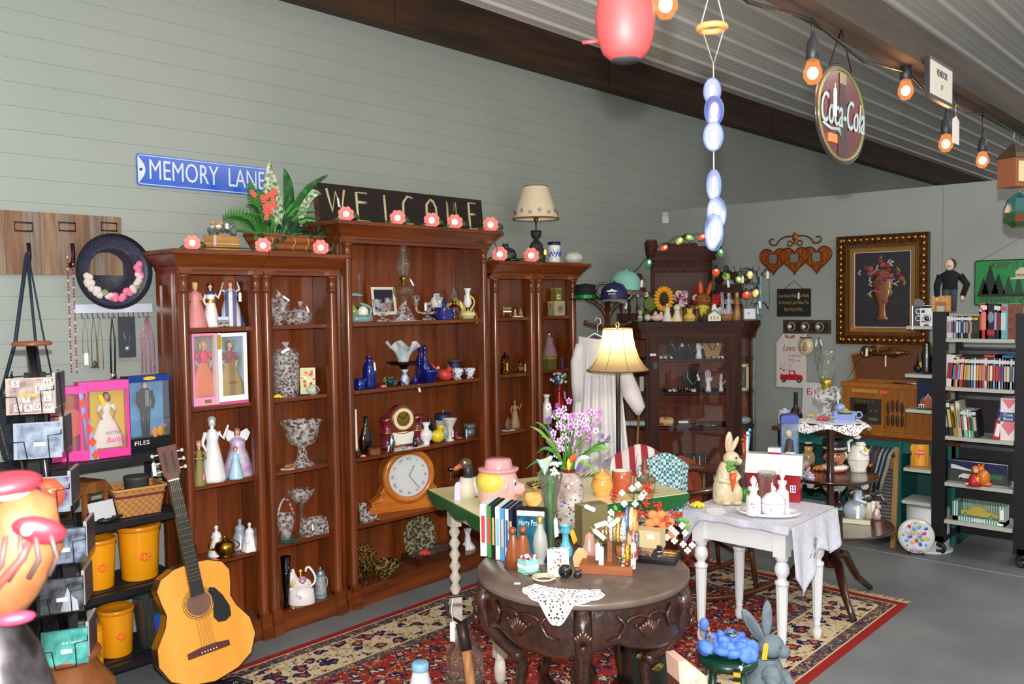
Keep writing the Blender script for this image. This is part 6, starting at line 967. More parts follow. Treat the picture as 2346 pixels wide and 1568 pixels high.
p=sX(1862,6.4,DZ);h=hm(p,90);t=T('leaning_sign','white board with red letters leaning on the partition behind the crystal lamp','sign',(p.x,p.y,DZ),RW,rx=-.12);A('board',Bx(-.09,.09,0,.012,0,.31),Q('#cfd2d2',.6));text(t,'EAT',.07,RDT,(0,-.001,.24),w=.12)
t=T('record_player','honey oak tabletop record player with its lid raised','record player',(6.13,0,DZ));RP=Q('#a8661c',.4,c=.2,x='wood',h2='#94581a',sc=4);RPX=Q('#ac6a1e',.4,c=.2,x='woodx',h2='#96591a',sc=4)
ya=onX(1930,950,6.13).y;yb=onX(2103,950,6.13).y-.12;yc=(ya+yb)/2;hh=.36
A('base',MB().slab([(-.03,ya+.04),(-.03,yb-.04),(.32,yb-.04),(.32,ya+.04)],0,.03),RPX);b=Bx(0,.3,yb,ya,.03,hh-.02);A('cabinet_body',b,RP);A('top_rim',Bx(-.012,.012,yb-.01,ya+.01,hh-.03,hh).Bx(.28,.31,yb-.01,ya+.01,hh-.03,hh).Bx(0,.3,ya-.01,ya+.01,hh-.03,hh).Bx(0,.3,yb-.01,yb+.01,hh-.03,hh),RPX)
f0=onX(1948,930,6.12).y;f1=onX(2018,930,6.12).y;A('control_panel',Bx(-.014,-.001,f1,f0,.075,.25),Q('#2c2a22',.5));A('cassette_door',Bx(-.02,-.014,f1+.09,f0-.03,.14,.21),Q('#17150f',.2,c=.5));A('display',Bx(-.018,-.014,f1+.02,f1+.08,.1,.12),Q('#6a6a50',.3))
for k in range(5):A('push_button',Bx(-.02,-.014,f0-.06-.026*k,f0-.045-.026*k,.225,.238),Q('#5a564a',.4))
for k in range(2):A('knob',Ba((-.02,f1+.03+.035*k,.165),.012,0,8),Q('#57523f',.4))
g0=onX(2034,930,6.12).y;g1=onX(2066,930,6.12).y;b=MB()
for k in range(4):
 y=g0-(g0-g1)*k/3;A('grille_slot',Ba((-.004,y,.11+.0*k),(.006,.012,.045),0,8),Q('#3a2410',.6));A('grille_slot',Ba((-.004,y,.215-.012*abs(k-1.5)),(.006,.012,.045),0,8),Q('#3a2410',.6))
A('name_plate',Bx(-.014,-.0,f1+.02,f0-.01,.29,.315),Q('#b8863a',.4));A('price_sticker',Bx(-.016,-.013,yc+.0,yc+.05,.292,.312),Q('#f0603c',.6));A('arched_moulding',Tu([(-.004,g0+.02,.05),(-.004,g0+.03,.25),(-.004,(g0+g1)/2,.3),(-.004,g1-.03,.25),(-.004,g1-.02,.05)],.004,5),RPX)
A('turntable',La([(0,hh-.04),(.12,hh-.04),(.12,hh-.03),(0,hh-.03)],24,c=(.15,yc,0)),BLK);A('tone_arm',Tu([(.08,yb+.12,hh),(.1,yc,hh)],.006,6),SIL)
up=.25
v=[(.29,ya+.02,hh),(.29,yb-.02,hh),(.335,yb-.02,hh+.17),(.34,yb+.14,hh+up),(.34,ya-.2,hh+up),(.33,ya+.02+.05,hh+.17)]
A('raised_lid',MB().add(v+[(x+.02,y,z) for x,y,z in v],[(0,1,2,3,4,5),(11,10,9,8,7,6)]+[(i,(i+1)%6,6+(i+1)%6,6+i) for i in range(6)]),Q('#6a3a10',.45,x='woodx',h2='#5a300c'));A('lid_edge',Tu([v[0],v[5],v[4],v[3],v[2],v[1]],.007,5),Q('#b06c18',.35));A('lid_stay',Tu([(.05,ya-.01,hh),(.31,ya+.01,hh+.13)],.003,5),SIL)
p=wp(2020,808,.05);t=T('gilt_ornament','ornate gilt scroll carving on the partition behind the raised lid','carving',(PX-.04,p.y,p.z),RW);GG=Q('#8a6a34',.3,.8,x='noise',h2='#5a3f1c',sc=40,bump=.6);b=MB()
b.To((-.11,0,.0),.035,.013,0,18,7,'y').To((-.06,0,.01),.03,.012,0,18,7,'y').Tu([(-.14,0,0),(-.02,0,-.01),(.1,0,0),(.17,0,.0)],[.012,.02,.03,.008],8).Ba((.17,0,0),.016).Ba((.08,0,0),(.05,.02,.04),0,10).Ba((.2,0,.0),.01)
A('scrollwork',b,GG);Tg(-.1,-.025,.03,.06,.018,.05);A('price_strip',Bx(.03,.04,-.03,-.028,-.1,-.02),WHT)
t=T('washboard','wooden washboard with a ribbed metal face leaning by the teal desk','washboard',(5.84,2.,0),RW,rx=-.1);WB=Q('#a8834e',.6,x='wood',h2='#8f6b3c');y_l=onX(1945,1228,5.84).y-2.;y_r=onX(2046,1252,5.84).y-2.
xl,xr_=-y_l,-y_r
A('side_rail',Bx(xl-.015,xl+.015,-.012,.012,0,.62),WB);A('side_rail',Bx(xr_-.015,xr_+.015,-.012,.012,0,.66),WB);A('ribbed_face',Bx(xl,xr_,-.004,.004,.12,.52),Q('#8a8884',.4,.6,x='stripez',h2='#5a5856',sc=14,bump=.8));A('top_panel',Bx(xl,xr_,-.01,.01,.52,.64),Q('#8a6a3c',.6,x='woodx',h2='#75562c'));A('cross_rail',Bx(xl,xr_,-.01,.01,.09,.12),WB)
t=T('crochet_scarf','striped crochet scarf draped over the washboard','scarf',(5.80,2.,0),RW);cc=['#16233a','#cfc8b0','#3a7a9a','#1a3a34','#a8283a','#5a6a86','#2a3040','#dcd8c8','#1c2438','#6a8a9a','#132030','#c8c4b0']
xa=-(onX(1985,1040,5.8).y-2.);xb=-(onX(2044,1040,5.8).y-2.)
for k,hc in enumerate(cc):
 f_=(k+.5)/12;x=xa+(xb-xa)*f_;tz=1.65-(1032-680)*mpp((5.8,2,.6));A('knitted_stripe',Tu([(x,.06,tz-.05),(x+.004,.02,tz+.004),(x,-.03,tz-.03),(x-.02,-.035,tz-.12),(x-.045,-.03,tz-.2),(x-.06,-.03,tz-.24-.02*(k%3))],[.008,.011,.012,.013,.012,.009],6),Q(hc,.95,x='stripez',h2='#0f1420' if k%3 else hc,sc=45,bump=.6))
p=onz(2118,1262,0);t=T('white_drum','white cylinder stool base standing behind the picture plate','drum',(5.98,1.80,0));A('drum_wall',La([(0,0),(.13,0),(.13,.28),(0,.28)],30),Q('#cfd0d4',.6));A('floor_flange',La([(.13,0),(.15,0),(.15,.012),(.13,.012)],30),Q('#cfd0d4',.6))
p=sX(2098,5.79,.0);t=T('collector_plate','colourful collector plate with a 25 Years motto on a black wire easel','plate',(5.79,p.y,0),fc(p)+.1);r_=.108
A('plate_disc',La([(0,0),(.07,.002),(.085,.01),(r_,.014),(r_,.018),(.08,.014),(0,.006)],40),Q('#c9d0da',.12,c=.8),None,(0,-.0,r_+.012),(PI/2-.12,0,0));A('gold_rim',To((0,0,.017),r_,.0022,0,40),GOLD,None,(0,0,r_+.012),(PI/2-.12,0,0))
for i in range(22):
 a_=i*2.4;rr=.022+.0035*i;k=i%6;A('painted_blob',Ba((rr*cos(a_),rr*sin(a_),.0135),(.016,.012,.002),0,8,(0,0,a_)),Q(['#5a9ad8','#e8a83a','#c8303c','#e0b8d8','#3a58a8','#7ab84a'][k],.2,c=.6),None,(0,0,r_+.012),(PI/2-.12,0,0))
text(t,'25 Years',.03,Q('#2a3a8a',.3),(0,-.03,.028),w=.07);A('wire_easel',Tu([(-.04,-.045,.03),(-.04,-.04,.006),(-.04,.02,.002),(-.03,.05,.1)],.002,5).Tu([(.04,-.045,.03),(.04,-.04,.006),(.04,.02,.002),(.03,.05,.1)],.002,5),BLK)
# ================= black media rack =================
t=T('media_rack','black steel rolling rack with white shelves full of books and discs','rack',(5.86,0,0));BM=Q('#0f0f14',.4,c=.2);YR=1.715;YL=1.27
A('upright',Bx(0,.05,1.665,1.745,.085,1.547),BM);A('upright',Bx(0,.05,1.19,1.28,.085,1.535),BM);A('upright',Bx(.32,.36,1.66,1.70,.085,1.53),BM);A('upright',Bx(.32,.36,1.2,1.24,.085,1.53),BM)
A('foot_beam',Bx(0,.4,1.67,1.72,.085,.12),BM);A('foot_beam',Bx(0,.4,1.2,1.26,.085,.12),BM);A('cross_beam',Bx(.32,.35,1.2,1.7,.085,.13),BM);A('top_bar',Tu([(.04,1.665,1.52),(.04,1.28,1.51)],.012,8),BM);A('back_panel',Bx(.3,.31,1.24,1.67,.14,1.3),Q('#241c1e',.6))
A('clear_rail',Bx(.29,.298,1.28,1.66,1.30,1.315),glass('#c8ccd8',.8));
for z in (1.27,.98,.66,.39):A('metal_rail',Bx(.27,.28,1.28,1.665,z,z+.022),Q('#7a7c84',.3,.8))
for x,y in ((.03,1.70),(.03,1.235),(.34,1.69),(.34,1.24)):c_=A('caster',To((x,y,.04),.027,.013,0,18,8,'x').La([(0,0),(.012,0),(.012,.05),(0,.05)],8,c=(x,y,.045)),Q('#15161a',.5))
RS=[1.382,1.078,.768,.476,.238];WS=Q('#b4b7ae',.5)
for z in RS:A('shelf',Bx(-.02,.27,1.283,1.662,z-.022,z),WS);
for z,yy in ((1.457,1.9),(1.147,1.905),(.921,1.9),(.538,1.91),(.325,1.92)):A('side_shelf',Bx(-.02,.2,1.747,yy,z-.02,z),WS)
XF=5.87
def bk(px,wp_,z,h,d,hc,label,cat='book',name='book',group=None,lean=0,tilt=0,h2=None,stripe=None,X=XF,py=None):
 p=sX(px,X,z+.001);w=wp_*mpp(p)/ .745;p.z=z+.001
 t=T(name,label,cat,p,RW,group,ry=lean);m=Q(hc,.45)
 A('cover',Bx(-w/2,w/2,0,d,0,h),m);A('pages',Bx(-w/2+.0015,w/2-.0015,.003,d+.001,.002,h+.0006),Q('#ddd8cc',.8) if name=='book' else Q('#1a1a1e',.4))
 if stripe:A('spine_title',Bx(-w*.28,w*.28,-.0008,0,h*.25,h*.75),Q(stripe,.5));A('spine_mark',Bx(-w*.36,w*.36,-.0008,0,h*.82,h*.94),Q(h2 or '#d8d8d8',.5))
 return t
top=[(2173,7,'#d8d2cc','#8a8a8a'),(2180.5,6,'#c8c4cc','#5a5a7a'),(2187,6,'#b8b0b8','#7a3a4a'),(2192.5,5,'#2a7a78','#d0e0e0'),(2198,5.5,'#2a3470','#b0b8e0'),(2204,5,'#a8b0c8','#3a3a5a'),(2209.5,5.5,'#2c2c4a','#a0a0c0'),(2215,5,'#3c3c54','#909098'),(2220,4.5,'#c8a888','#6a4a3a'),(2225,5,'#3a2430','#a08090')]
cn=['cream','pale grey','mauve grey','teal','navy','light blue','dark blue','slate','tan','plum']
for i,(px,w,hc,s_) in enumerate(top):bk(px,w,RS[0],.137,.12,hc,cn[i]+' spined disc case on the top shelf of the black rack','disc case','disc_case','disc cases on the top rack shelf',stripe=s_)
bk(2235,10,RS[0],.137,.12,'#12100f','black case with a yellow corner on the top rack shelf','disc case','disc_case','disc cases on the top rack shelf',stripe='#3a3028',h2='#d8a820');bk(2231+10,3,RS[0],.15,.12,'#c8a83a','thin yellow book beside the black case on the top rack shelf',group=None)
bk(2246,4.5,RS[0],.2,.14,'#3a2a1c','tall dark brown book right of the thin yellow book',stripe='#8a6a3a')
bk(2253,14,RS[0],.215,.15,'#c81e24','red book with a white portrait panel on the spine, top rack shelf',h2='#e8e0dc',stripe='#e87a70');b3=bk(2269,17,RS[0],.215,.15,'#1c1824','dark book with a grey face and red block, top rack shelf');P(b3,'grey_portrait',Ba((0,-.001,.13),(.018,.0015,.035),0,10),Q('#8a8898',.5));P(b3,'red_block',Bx(-.02,.02,-.001,0,.02,.055),Q('#a8182a',.5))
bk(2280,6,RS[0],.213,.15,'#17153a','navy book with pale vertical title, top rack shelf',stripe='#a0a0c8');bk(2287,9,RS[0],.21,.15,'#14141c','black book with a dark red title, top rack shelf',stripe='#7a2430');bk(2298,13,RS[0],.208,.15,'#6aa8c0','pale blue and white book, top rack shelf',h2='#c84a3a',stripe='#b8d8d0');b4=bk(2316,18,RS[0],.21,.15,'#7a4030','wide brown binder with carved V marks at the right of the top rack shelf')
for zz in (.05,.11,.165):P(b4,'carved_mark',Tu([(-.008,-.001,zz+.012),(0,-.001,zz-.008),(.008,-.001,zz+.012)],.0014,4),Q('#3a1c14',.7))
o=ONE('disc_case','two flat disc cases lying on top of the row, top rack shelf','disc case',Bx(-.09,.08,0,.12,.0,.014),Q('#9a9ca0',.4),sX(2210,XF,RS[0]+.1395),RW)
mid=[(2173,14,'#dcd6d4','#8a2a2a',.2),(2183,6,'#a8202c','#3a90c8',.18),(2189.5,6.5,'#c8c83a','#b82c2c',.188),(2194,4,'#3a6a9a','#7ab0d8',.185),(2200,8,'#b82c34','#e0a0a0',.188),(2208,5,'#2a2a1c','#c8b030',.185),(2213,5,'#1c1c1c','#d8982a',.186),(2219,7,'#24262a','#b8b8b0',.185),(2226,5.5,'#6a7078','#c8ccd0',.185),(2232.5,6.5,'#8ab8d8','#e8ecf0',.185),(2239,5.5,'#a02438','#e8a860',.186),(2245,6,'#7a2c1c','#c89a40',.186),(2251.5,6.5,'#8a1c2c','#c8787a',.187),(2258,6,'#d0c8cc','#a03a3a',.185),(2264,5,'#8a5a3a','#c89a6a',.185),(2270,6.5,'#3a2418','#e8e0d8',.186),(2277,6,'#8aa8cc','#c84a2a',.185),(2283,5.5,'#3a6ab0','#c83a5a',.184),(2289,7,'#c8c4cc','#8a3a5a',.184),(2295.5,5.5,'#90a8c8','#4a5a8a',.184),(2302,6.5,'#3a3038','#c8b090',.184),(2308.5,6.5,'#463034','#d8c8b0',.184),(2315,8,'#b8bcc4','#5a6470',.184),(2321,4,'#1c2448','#a8a8b8',.184)]
nm=['wide white','red and blue','lime green','steel blue','crimson','black and yellow','black and amber','charcoal grey','mid grey','sky blue','wine red','rust brown','dark cherry','off white','tan brown','dark brown','light denim','cobalt','silver lilac','powder blue','smoky plum','dark maroon','light silver','midnight navy']
for i,(px,w,hc,s_,h) in enumerate(mid):bk(px,w,RS[1],h,.135,hc,nm[i]+' spined case in the row on the second rack shelf','disc case','disc_case','film cases on the second rack shelf',stripe=s_,lean=(.07 if i<7 else .01))
for k,(px,w,hc,lb) in enumerate(((2275,22,'#b8402c','red case lying flat on the second shelf row'),(2300,22,'#1c6aa8','blue case lying flat on the second shelf row'))):ONE('disc_case',lb,'disc case',Bx(-w*.0022,w*.0022,0,.13,0,.014),Q(hc,.4),sX(px,XF,RS[1]+.1905),RW)
for i,(px,w,h,hc,s_,lb,ln) in enumerate(((2172,5,.22,'#1c1c1e','#a8a8a0','black spined book leaning at the left of the third rack shelf',-.13),(2180,8,.22,'#1c4030','#c8b860','dark green book with a gold title leaning on the third rack shelf',-.13),(2190,7,.2,'#b8842a','#3a2a1c','yellow ochre book leaning on the third rack shelf',-.13),(2201,7,.22,'#b8b49c','#8a8678','tall cream magazine case leaning on the third rack shelf',-.11),(2208,5,.17,'#3a2a4a','#c84a5a','dark purple thin book on the third rack shelf',-.1),(2215,7,.17,'#6ac8a8','#e8f0ec','mint green thin book on the third rack shelf',-.1),(2222,5,.17,'#dcdcd4','#c83a2c','white thin book with red letters on the third rack shelf',-.1),(2228,5,.165,'#5ab898','#2a4a3a','sea green thin book on the third rack shelf',-.1),(2236,8,.17,'#1c1c20','#b8b0a8','black film case leaning at the end of the third shelf row',-.1))):bk(px,w,RS[2],h,.13,hc,lb,lean=ln,stripe=s_)
p=sX(2282,XF,RS[2]+.001);t=T('paperback','thick red and navy cookbook leaning right on the third rack shelf','book',p,RW,ry=.16);A('cover',Bx(-.02,.02,0,.14,0,.225),Q('#2a2060',.4));A('red_band',Bx(-.0205,.0205,-.001,.1,.0,.12),Q('#b82c3a',.4));text(t,'Family',.03,WHT,(0,-.0015,.16),(PI/2,-PI/2,0),w=.08);A('white_stripe',Bx(-.012,.012,-.0016,0,.02,.1),WHT)
p=sX(2311,XF,RS[2]+.001);t=T('cook_book','pink checked ring binder with a navy Cook Book band on the third rack shelf','book',p,RW+.12);A('binder',Bx(-.045,.045,0,.16,0,.255),Q('#e8d8dc',.4));A('pink_diamond',Pz([(-.04,.09),(0,.03),(.04,.09),(0,.15)],-.001,0).Pz([(-.04,.25),(0,.19),(.04,.25)],-.001,0),Q('#d8707c',.5));A('navy_band',Bx(-.046,.046,-.0012,.0,.115,.17),Q('#1c3a7a',.4));text(t,'Cook',.026,WHT,(-.005,-.0016,.155),w=.05);text(t,'Book',.026,WHT,(-.005,-.0016,.13),w=.05)
a=sX(2170,XF,RS[3]+.001);c=sX(2305,XF,RS[3]+.001);w=a.y-c.y;t=T('picture_box','long boxed toy with a dark photo of cars, behind the cat figurine','box',(XF+.03,(a.y+c.y)/2,RS[3]+.001),RW);h=.135
A('carton',Bx(-w/2,w/2,0,.1,0,h),Q('#23263a',.35));A('white_border',Tu([(-w/2,-.0,.002),(w/2,0,.002),(w/2,0,h),(-w/2,0,h)],.003,4,0,True),Q('#dcdcdc',.5));A('sky_photo',Bx(-w/2+.004,w/2-.004,-.001,0,h*.55,h-.004),Q('#1c2452',.4));A('road_photo',Bx(-w/2+.004,w/2-.004,-.001,0,.004,h*.55),Q('#3c4440',.4));A('station_canopy',Pz([(-w*.46,h*.62),(-w*.1,h*.55),(-w*.1,h*.62),(-w*.4,h*.8),(-w*.46,h*.8)],-.002,-.001),Q('#d4d8d8',.4));A('white_car',Pz([(-w*.32,h*.2),(-w*.08,h*.2),(-w*.08,h*.32),(-w*.13,h*.42),(-w*.25,h*.42),(-w*.32,h*.3)],-.002,-.001),Q('#dcdfe0',.4));A('green_car',Bx(w*.2,w*.42,-.002,-.001,h*.3,h*.5),Q('#3a6a4a',.4));A('car_wheel',Pz(ell(-w*.28,h*.19,.007,.007,10),-.003,-.002).Pz(ell(-w*.12,h*.19,.007,.007,10),-.003,-.002),BLK)
p=sX(2240,XF-.02,RS[3]+.001);t=T('child_cat_figurine','orange ceramic cat hugged by a child in red','figurine',p,fc(p));OC=Q('#d8782c',.15,c=.7,x='noise',h2='#c8641c',sc=30)
A('cat_body',Ba((.03,0,.05),(.04,.03,.055),0,12).Ba((.015,-.005,.105),(.022,.02,.022),0,10).Ba((.005,0,.128),.008).Ba((.028,0,.128),.008).Ba((.05,-.01,.015),(.03,.02,.015),0,8),OC);A('child_dress',La([(0,0),(.045,0),(.03,.04),(.018,.07),(0,.075)],12,c=(-.022,-.01,0)),RED);A('child_head',Ba((-.012,-.01,.095),(.017,.017,.018),0,10),SK);A('child_hair',Ba((-.014,-.004,.106),(.021,.02,.018),0,10),Q('#d87a24',.4));A('leg',Tu([(-.03,-.02,.02),(-.055,-.03,.012),(-.07,-.03,.01)],.008,7),SK);Tg(.0,-.035,.06,.035,.014,.1,YEL)
a=sX(2182,XF,RS[4]+.001);c=sX(2302,XF,RS[4]+.001);w=a.y-c.y;t=T('toy_car_box','teal striped window box holding a yellow toy car, lowest rack shelf','toy box',(XF,(a.y+c.y)/2,RS[4]+.001),RW);h=.12;TS=Q('#1f8a7c',.4,x='stripex',h2='#d8e8e0',sc=22)
A('carton',Bx(-w/2,w/2,.1,.11,0,h).Bx(-w/2,w/2,0,.11,0,.028).Bx(-w/2,-w/2+.03,0,.11,0,h).Bx(w/2-.03,w/2,0,.11,0,h),TS);A('window',Bx(-w/2+.03,w/2-.03,.0,.001,.028,h).Bx(-w/2+.03,w/2-.03,.0,.1,h-.001,h),glass('#ffffff',.95));YT=Q('#d8c41c',.25,c=.6);A('toy_car',Pz([(-w*.36,.035),(w*.36,.035),(w*.37,.06),(w*.12,.07),(w*.06,.095),(-w*.14,.095),(-w*.2,.07),(-w*.37,.062)],.03,.07),YT)
for x in (-.25,.24):A('toy_wheel',To((x*w,.028,.038),.012,.006,0,14,6,'y'),SIL)
A('oval_badge',Pz(ell(0,.016,.035,.012,20),-.0025,-.001),Q('#c8d8d0',.4));A('white_label',Bx(w/2-.026,w/2-.006,-.0012,0,.04,h-.02),WHT);A('oval_badge',Pz(ell(w*.42,.01,.018,.008,16),-.003,-.0022),WHT)
p=sX(2122,5.9,1.458);t=T('box_camera','vintage silver faced cine camera with a big round lens, front of the side shelf','camera',p,RW+.2);A('body',Bx(-.035,.035,0,.06,.01,.11),Q('#26262e',.4));A('face_plate',Bx(-.036,.036,-.003,0,.008,.112),Q('#8e9094',.3,.7));A('lens',To((.003,-.008,.045),.019,.006,0,20,8,'y').Ba((.003,-.006,.045),(.017,.008,.017),1,12),[SIL,Q('#0c0e16',.05,c=1)]);A('viewfinder',Bx(-.028,-.008,-.006,-.003,.082,.1),Q('#1a1c34',.2));A('grip',Tu([(-.03,.02,.112),(-.025,.02,.128),(.02,.02,.128),(.028,.02,.112)],.004,6),SIL);A('foot',Bx(-.035,-.015,-.003,.05,0,.01).Bx(.015,.035,-.003,.05,0,.01),SIL);A('red_badge',Bx(-.03,-.012,-.005,-.003,.022,.03),RED)
p=sX(2104,5.96,1.458);t=T('twin_lens_camera','old black twin lens camera behind the silver cine camera','camera',p,RW+.3);A('body',Bx(-.035,.03,0,.07,0,.125),Q('#1b1a18',.5));A('edge_trim',Bx(-.037,-.033,-.002,.0,0,.125),SIL);A('lens',To((0,-.003,.09),.015,.004,0,16,6,'y'),SIL);A('lens',To((0,-.003,.045),.017,.004,0,16,6,'y'),SIL);A('hood',Pz([(-.03,.125),(.03,.125),(.028,.16),(.0,.175),(-.02,.17)],.01,.05),BLK)
p=sX(2111,5.95,1.458);ONE('paper_tag','loose white price tag hanging over the edge of the camera shelf','tag',Ba((0,0,-.006),(.008,.004,.018),0,8),WHT,(5.836,p.y+.02,1.452))
p=sX(2123,5.93,1.148);t=T('cocktail_shaker','dark ribbed chrome cocktail shaker on the rack side shelf','shaker',p);A('body',La([(0,0),(.03,0),(.034,.02),(.03,.05),(.034,.1),(.03,.14),(.024,.165),(.024,.175)],22),Q('#6a6a68',.2,.95));A('cap',La([(.024,.175),(.026,.19),(.018,.205),(0,.208)],18),Q('#6a6a68',.2,.95));A('handle',Tu(bez((.03,0,.04),(.07,0,.1),(.026,0,.17)),.004,6),SIL)
p=sX(2103,5.96,1.148);t=T('pewter_penguin','small dark pewter bird figure with a yellow tag beside the chrome shaker','figurine',p,RW);A('body',Ba((0,0,.03),(.03,.02,.03),0,10).Tu([(0,0,.04),(-.003,0,.09),(-.002,0,.13)],[.012,.006,.001],7),Q('#2c2c30',.35,.6));A('wing',Pz([(.01,.02),(.03,.05),(.02,.09)],-.006,.004),Q('#8e9296',.4,.5));Tg(.018,-.022,.07,.045,.02,-.5,YEL)
a=sX(2100,5.9,.922);t=T('blue_box','tall navy cardboard box standing behind the brick house model','box',(6.,a.y-.04,.922),RW);A('carton',Bx(-.07,.07,0,.04,0,.2),Q('#141c44',.6));A('flap_edge',Bx(-.071,.071,-.001,.041,.198,.201),Q('#1c2858',.6))
p=sX(2122,5.89,.922);t=T('house_model','miniature red brick house with white gable on a green base','model',p,RW+.3);BRK=Q('#8a3424',.6,x='check',h2='#9c4030',sc=160);A('green_base',Ba((0,0,.003),(.055,.035,.01),0,14),Q('#1f4a26',.8));A('house_walls',Bx(-.01,.045,-.02,.03,.008,.06).Bx(-.035,-.01,-.01,.03,.008,.05),BRK);A('gable',Pz([(-.012,.058),(.03,.058),(.009,.098)],-.024,.0),BRK);A('gable_trim',Tu([(-.014,-.026,.058),(.009,-.026,.1),(.032,-.026,.058)],.002,5),WHT);A('roof',Pz([(-.04,.05),(.05,.06),(.045,.085),(-.02,.08)],.0,.03),Q('#5a4a44',.7));A('porch',Bx(-.045,-.012,-.028,-.02,.03,.034).Bx(-.044,-.041,-.027,-.024,.008,.03).Bx(-.03,-.027,-.027,-.024,.008,.03).Bx(-.016,-.013,-.027,-.024,.008,.03),WHT)
p=sX(2108,5.9,.539);t=T('paper_stand','curved yellow card with a red flame word held in a small wooden rack','display',p,RW+.35);A('wooden_base',Bx(-.06,.06,-.04,.04,0,.012),Q('#b07a3c',.6,x='wood',h2='#9a6a30'))
for x in (-.055,-.035,.035,.055):A('peg',Bx(x-.003,x+.003,-.036,-.03,.012,.085),Q('#b07a3c',.6))
A('yellow_card',MB().grid(lambda u_,v_:((u_-.5)*.1,-.012-.014*sin(PI*u_),.014+.14*v_),12,4),Q('#e8a01c',.3,c=.4));A('flame_print',Pz([(-.03,.1),(-.01,.12),(.01,.118),(.035,.115),(.02,.1),(.036,.092),(.0,.086),(-.01,.065),(-.014,.086),(-.032,.09)],-.0275,-.0265),Q('#d8401c',.4));text(t,'FIREBALL',.014,WHT,(.0,-.0285,.104),w=.055);A('curled_card',Ba((-.05,0,.12),(.012,.02,.03),0,8),Q('#d8a03a',.3))
p=sX(2176,5.95,1.548);s=mpp(p);t=T('gentleman_doll','grey haired gentleman doll in a black tailcoat standing on the black rack','doll',(p.x,p.y,1.548),RW+.35);BK_=Q('#0e0e12',.9);h=118*s
A('trousers',Tu([(-.02,0,0),(-.02,0,.3*h),(-.015,0,.42*h)],[.018,.022,.03],9).Tu([(.02,0,0),(.02,0,.3*h),(.015,0,.42*h)],[.018,.022,.03],9),Q('#3a4450',.9));A('tailcoat',La([(.03,.34*h),(.045,.42*h),(.042,.55*h),(.058,.72*h),(.02,.8*h)],16,sy=.6).Pz([(-.045,.45*h),(.0,.45*h),(-.04,.2*h)],.01,.02).Pz([(0,.45*h),(.045,.45*h),(.03,.06*h)],.01,.02),BK_);A('arm',Tu([(-.055,0,.7*h),(-.075,-.01,.5*h),(-.075,-.02,.28*h)],[.022,.02,.016],9),BK_);A('arm',Tu([(.055,0,.7*h),(.095,0,.52*h),(.07,-.015,.3*h)],[.022,.02,.016],9),BK_)
A('head',Ba((-.005,-.005,.9*h),(.028,.03,.037),0,14).Tu([(0,0,.78*h),(0,0,.86*h)],.014,8).Ba((-.008,-.035,.89*h),(.006,.008,.007),0,7).Ba((.024,0,.9*h),(.005,.008,.01),0,6),Q('#e0c0ac',.6));A('hair',Ba((.005,.006,.925*h),(.032,.031,.033),0,12),Q('#3c3c3e',.9));A('moustache',Ba((-.008,-.036,.875*h),(.012,.004,.003),0,7),Q('#3a3230',.8));A('hand',Ba((-.075,-.022,.24*h),(.012,.01,.018),0,8),SK);A('hand',Ba((.068,-.02,.26*h),(.012,.01,.018),0,8),SK)
p=sX(2156,5.9,1.548);t=T('golden_book','upright yellow patterned frame at the foot of the gentleman doll','frame',p,RW+.15);A('frame',Bx(-.055,.05,0,.012,0,.10),Q('#c89a3c',.5,x='noise',h2='#a8742a',sc=60));A('orange_edge',Bx(.05,.056,-.002,.014,0,.10),Q('#c85a2a',.5));A('inner_card',Bx(-.035,.03,-.002,0,.0,.06),Q('#9a5030',.5));A('pale_card',Bx(-.025,.02,-.003,-.002,0,.035),Q('#a8b0a0',.6))
# ================= painted table with green edge =================
TZ=.75;Lc=Vector((2.80,3.12,0));Bc=Vector((3.77,2.74,0));Rc=Vector((3.51,2.10,0));Fc=Lc+Rc-Bc;cen=(Lc+Rc)/2;ex=(Bc-Lc);ey=(Lc-Fc);TW,TD=ex.length,ey.length;ang=math.atan2(ex.y,ex.x)
t=T('painted_table','cream topped table with scalloped green edge and turned white legs','table',(cen.x,cen.y,0),ang);TGR=Q('#12602c',.35,c=.3);TCR=Q('#e8dda6',.3,c=.4);w,d=TW/2,TD/2
A('tabletop',Bx(-w+.006,w-.006,-d+.006,d-.006,TZ-.018,TZ),TCR);b=MB();
b.Bx(-w,w,-d,-d+.007,TZ-.026,TZ-.003).Bx(-w,w,d-.007,d,TZ-.026,TZ-.003).Bx(-w,-w+.007,-d,d,TZ-.026,TZ-.003).Bx(w-.007,w,-d,d,TZ-.026,TZ-.003);A('green_edge',b,TGR)
for s_ in (-1,1):
 for L_,ax in ((w,0),(d,1)):
  n=40;o=[(-L_+.01,TZ-.026),(L_-.01,TZ-.026)]+[(L_-.01-(2*L_-.02)*k/n,TZ-.045-.028*abs(sin(3*PI*k/n))**.7) for k in range(n+1)]
  if ax==0:A('scalloped_edge',Pz(o,s_*(d-.012)-.005,s_*(d-.012)+.005),TGR)
  else:A('scalloped_edge',MB().add([(s_*(w-.012)-.005,x,z) for x,z in o]+[(s_*(w-.012)+.005,x,z) for x,z in o],[tuple(range(len(o))),tuple(range(2*len(o)-1,len(o)-1,-1))]+[(i,(i+1)%len(o),len(o)+(i+1)%len(o),len(o)+i) for i in range(len(o))]),TGR)
LW=Q('#dcd6cc',.55,x='noise',h2='#c8bfae',sc=30)
A('apron',Bx(-w+.1,w-.1,-d+.1,-d+.115,TZ-.13,TZ-.018).Bx(-w+.1,w-.1,d-.115,d-.1,TZ-.13,TZ-.018).Bx(-w+.1,-w+.115,-d+.1,d-.1,TZ-.13,TZ-.018).Bx(w-.115,w-.1,-d+.1,d-.1,TZ-.13,TZ-.018),LW)
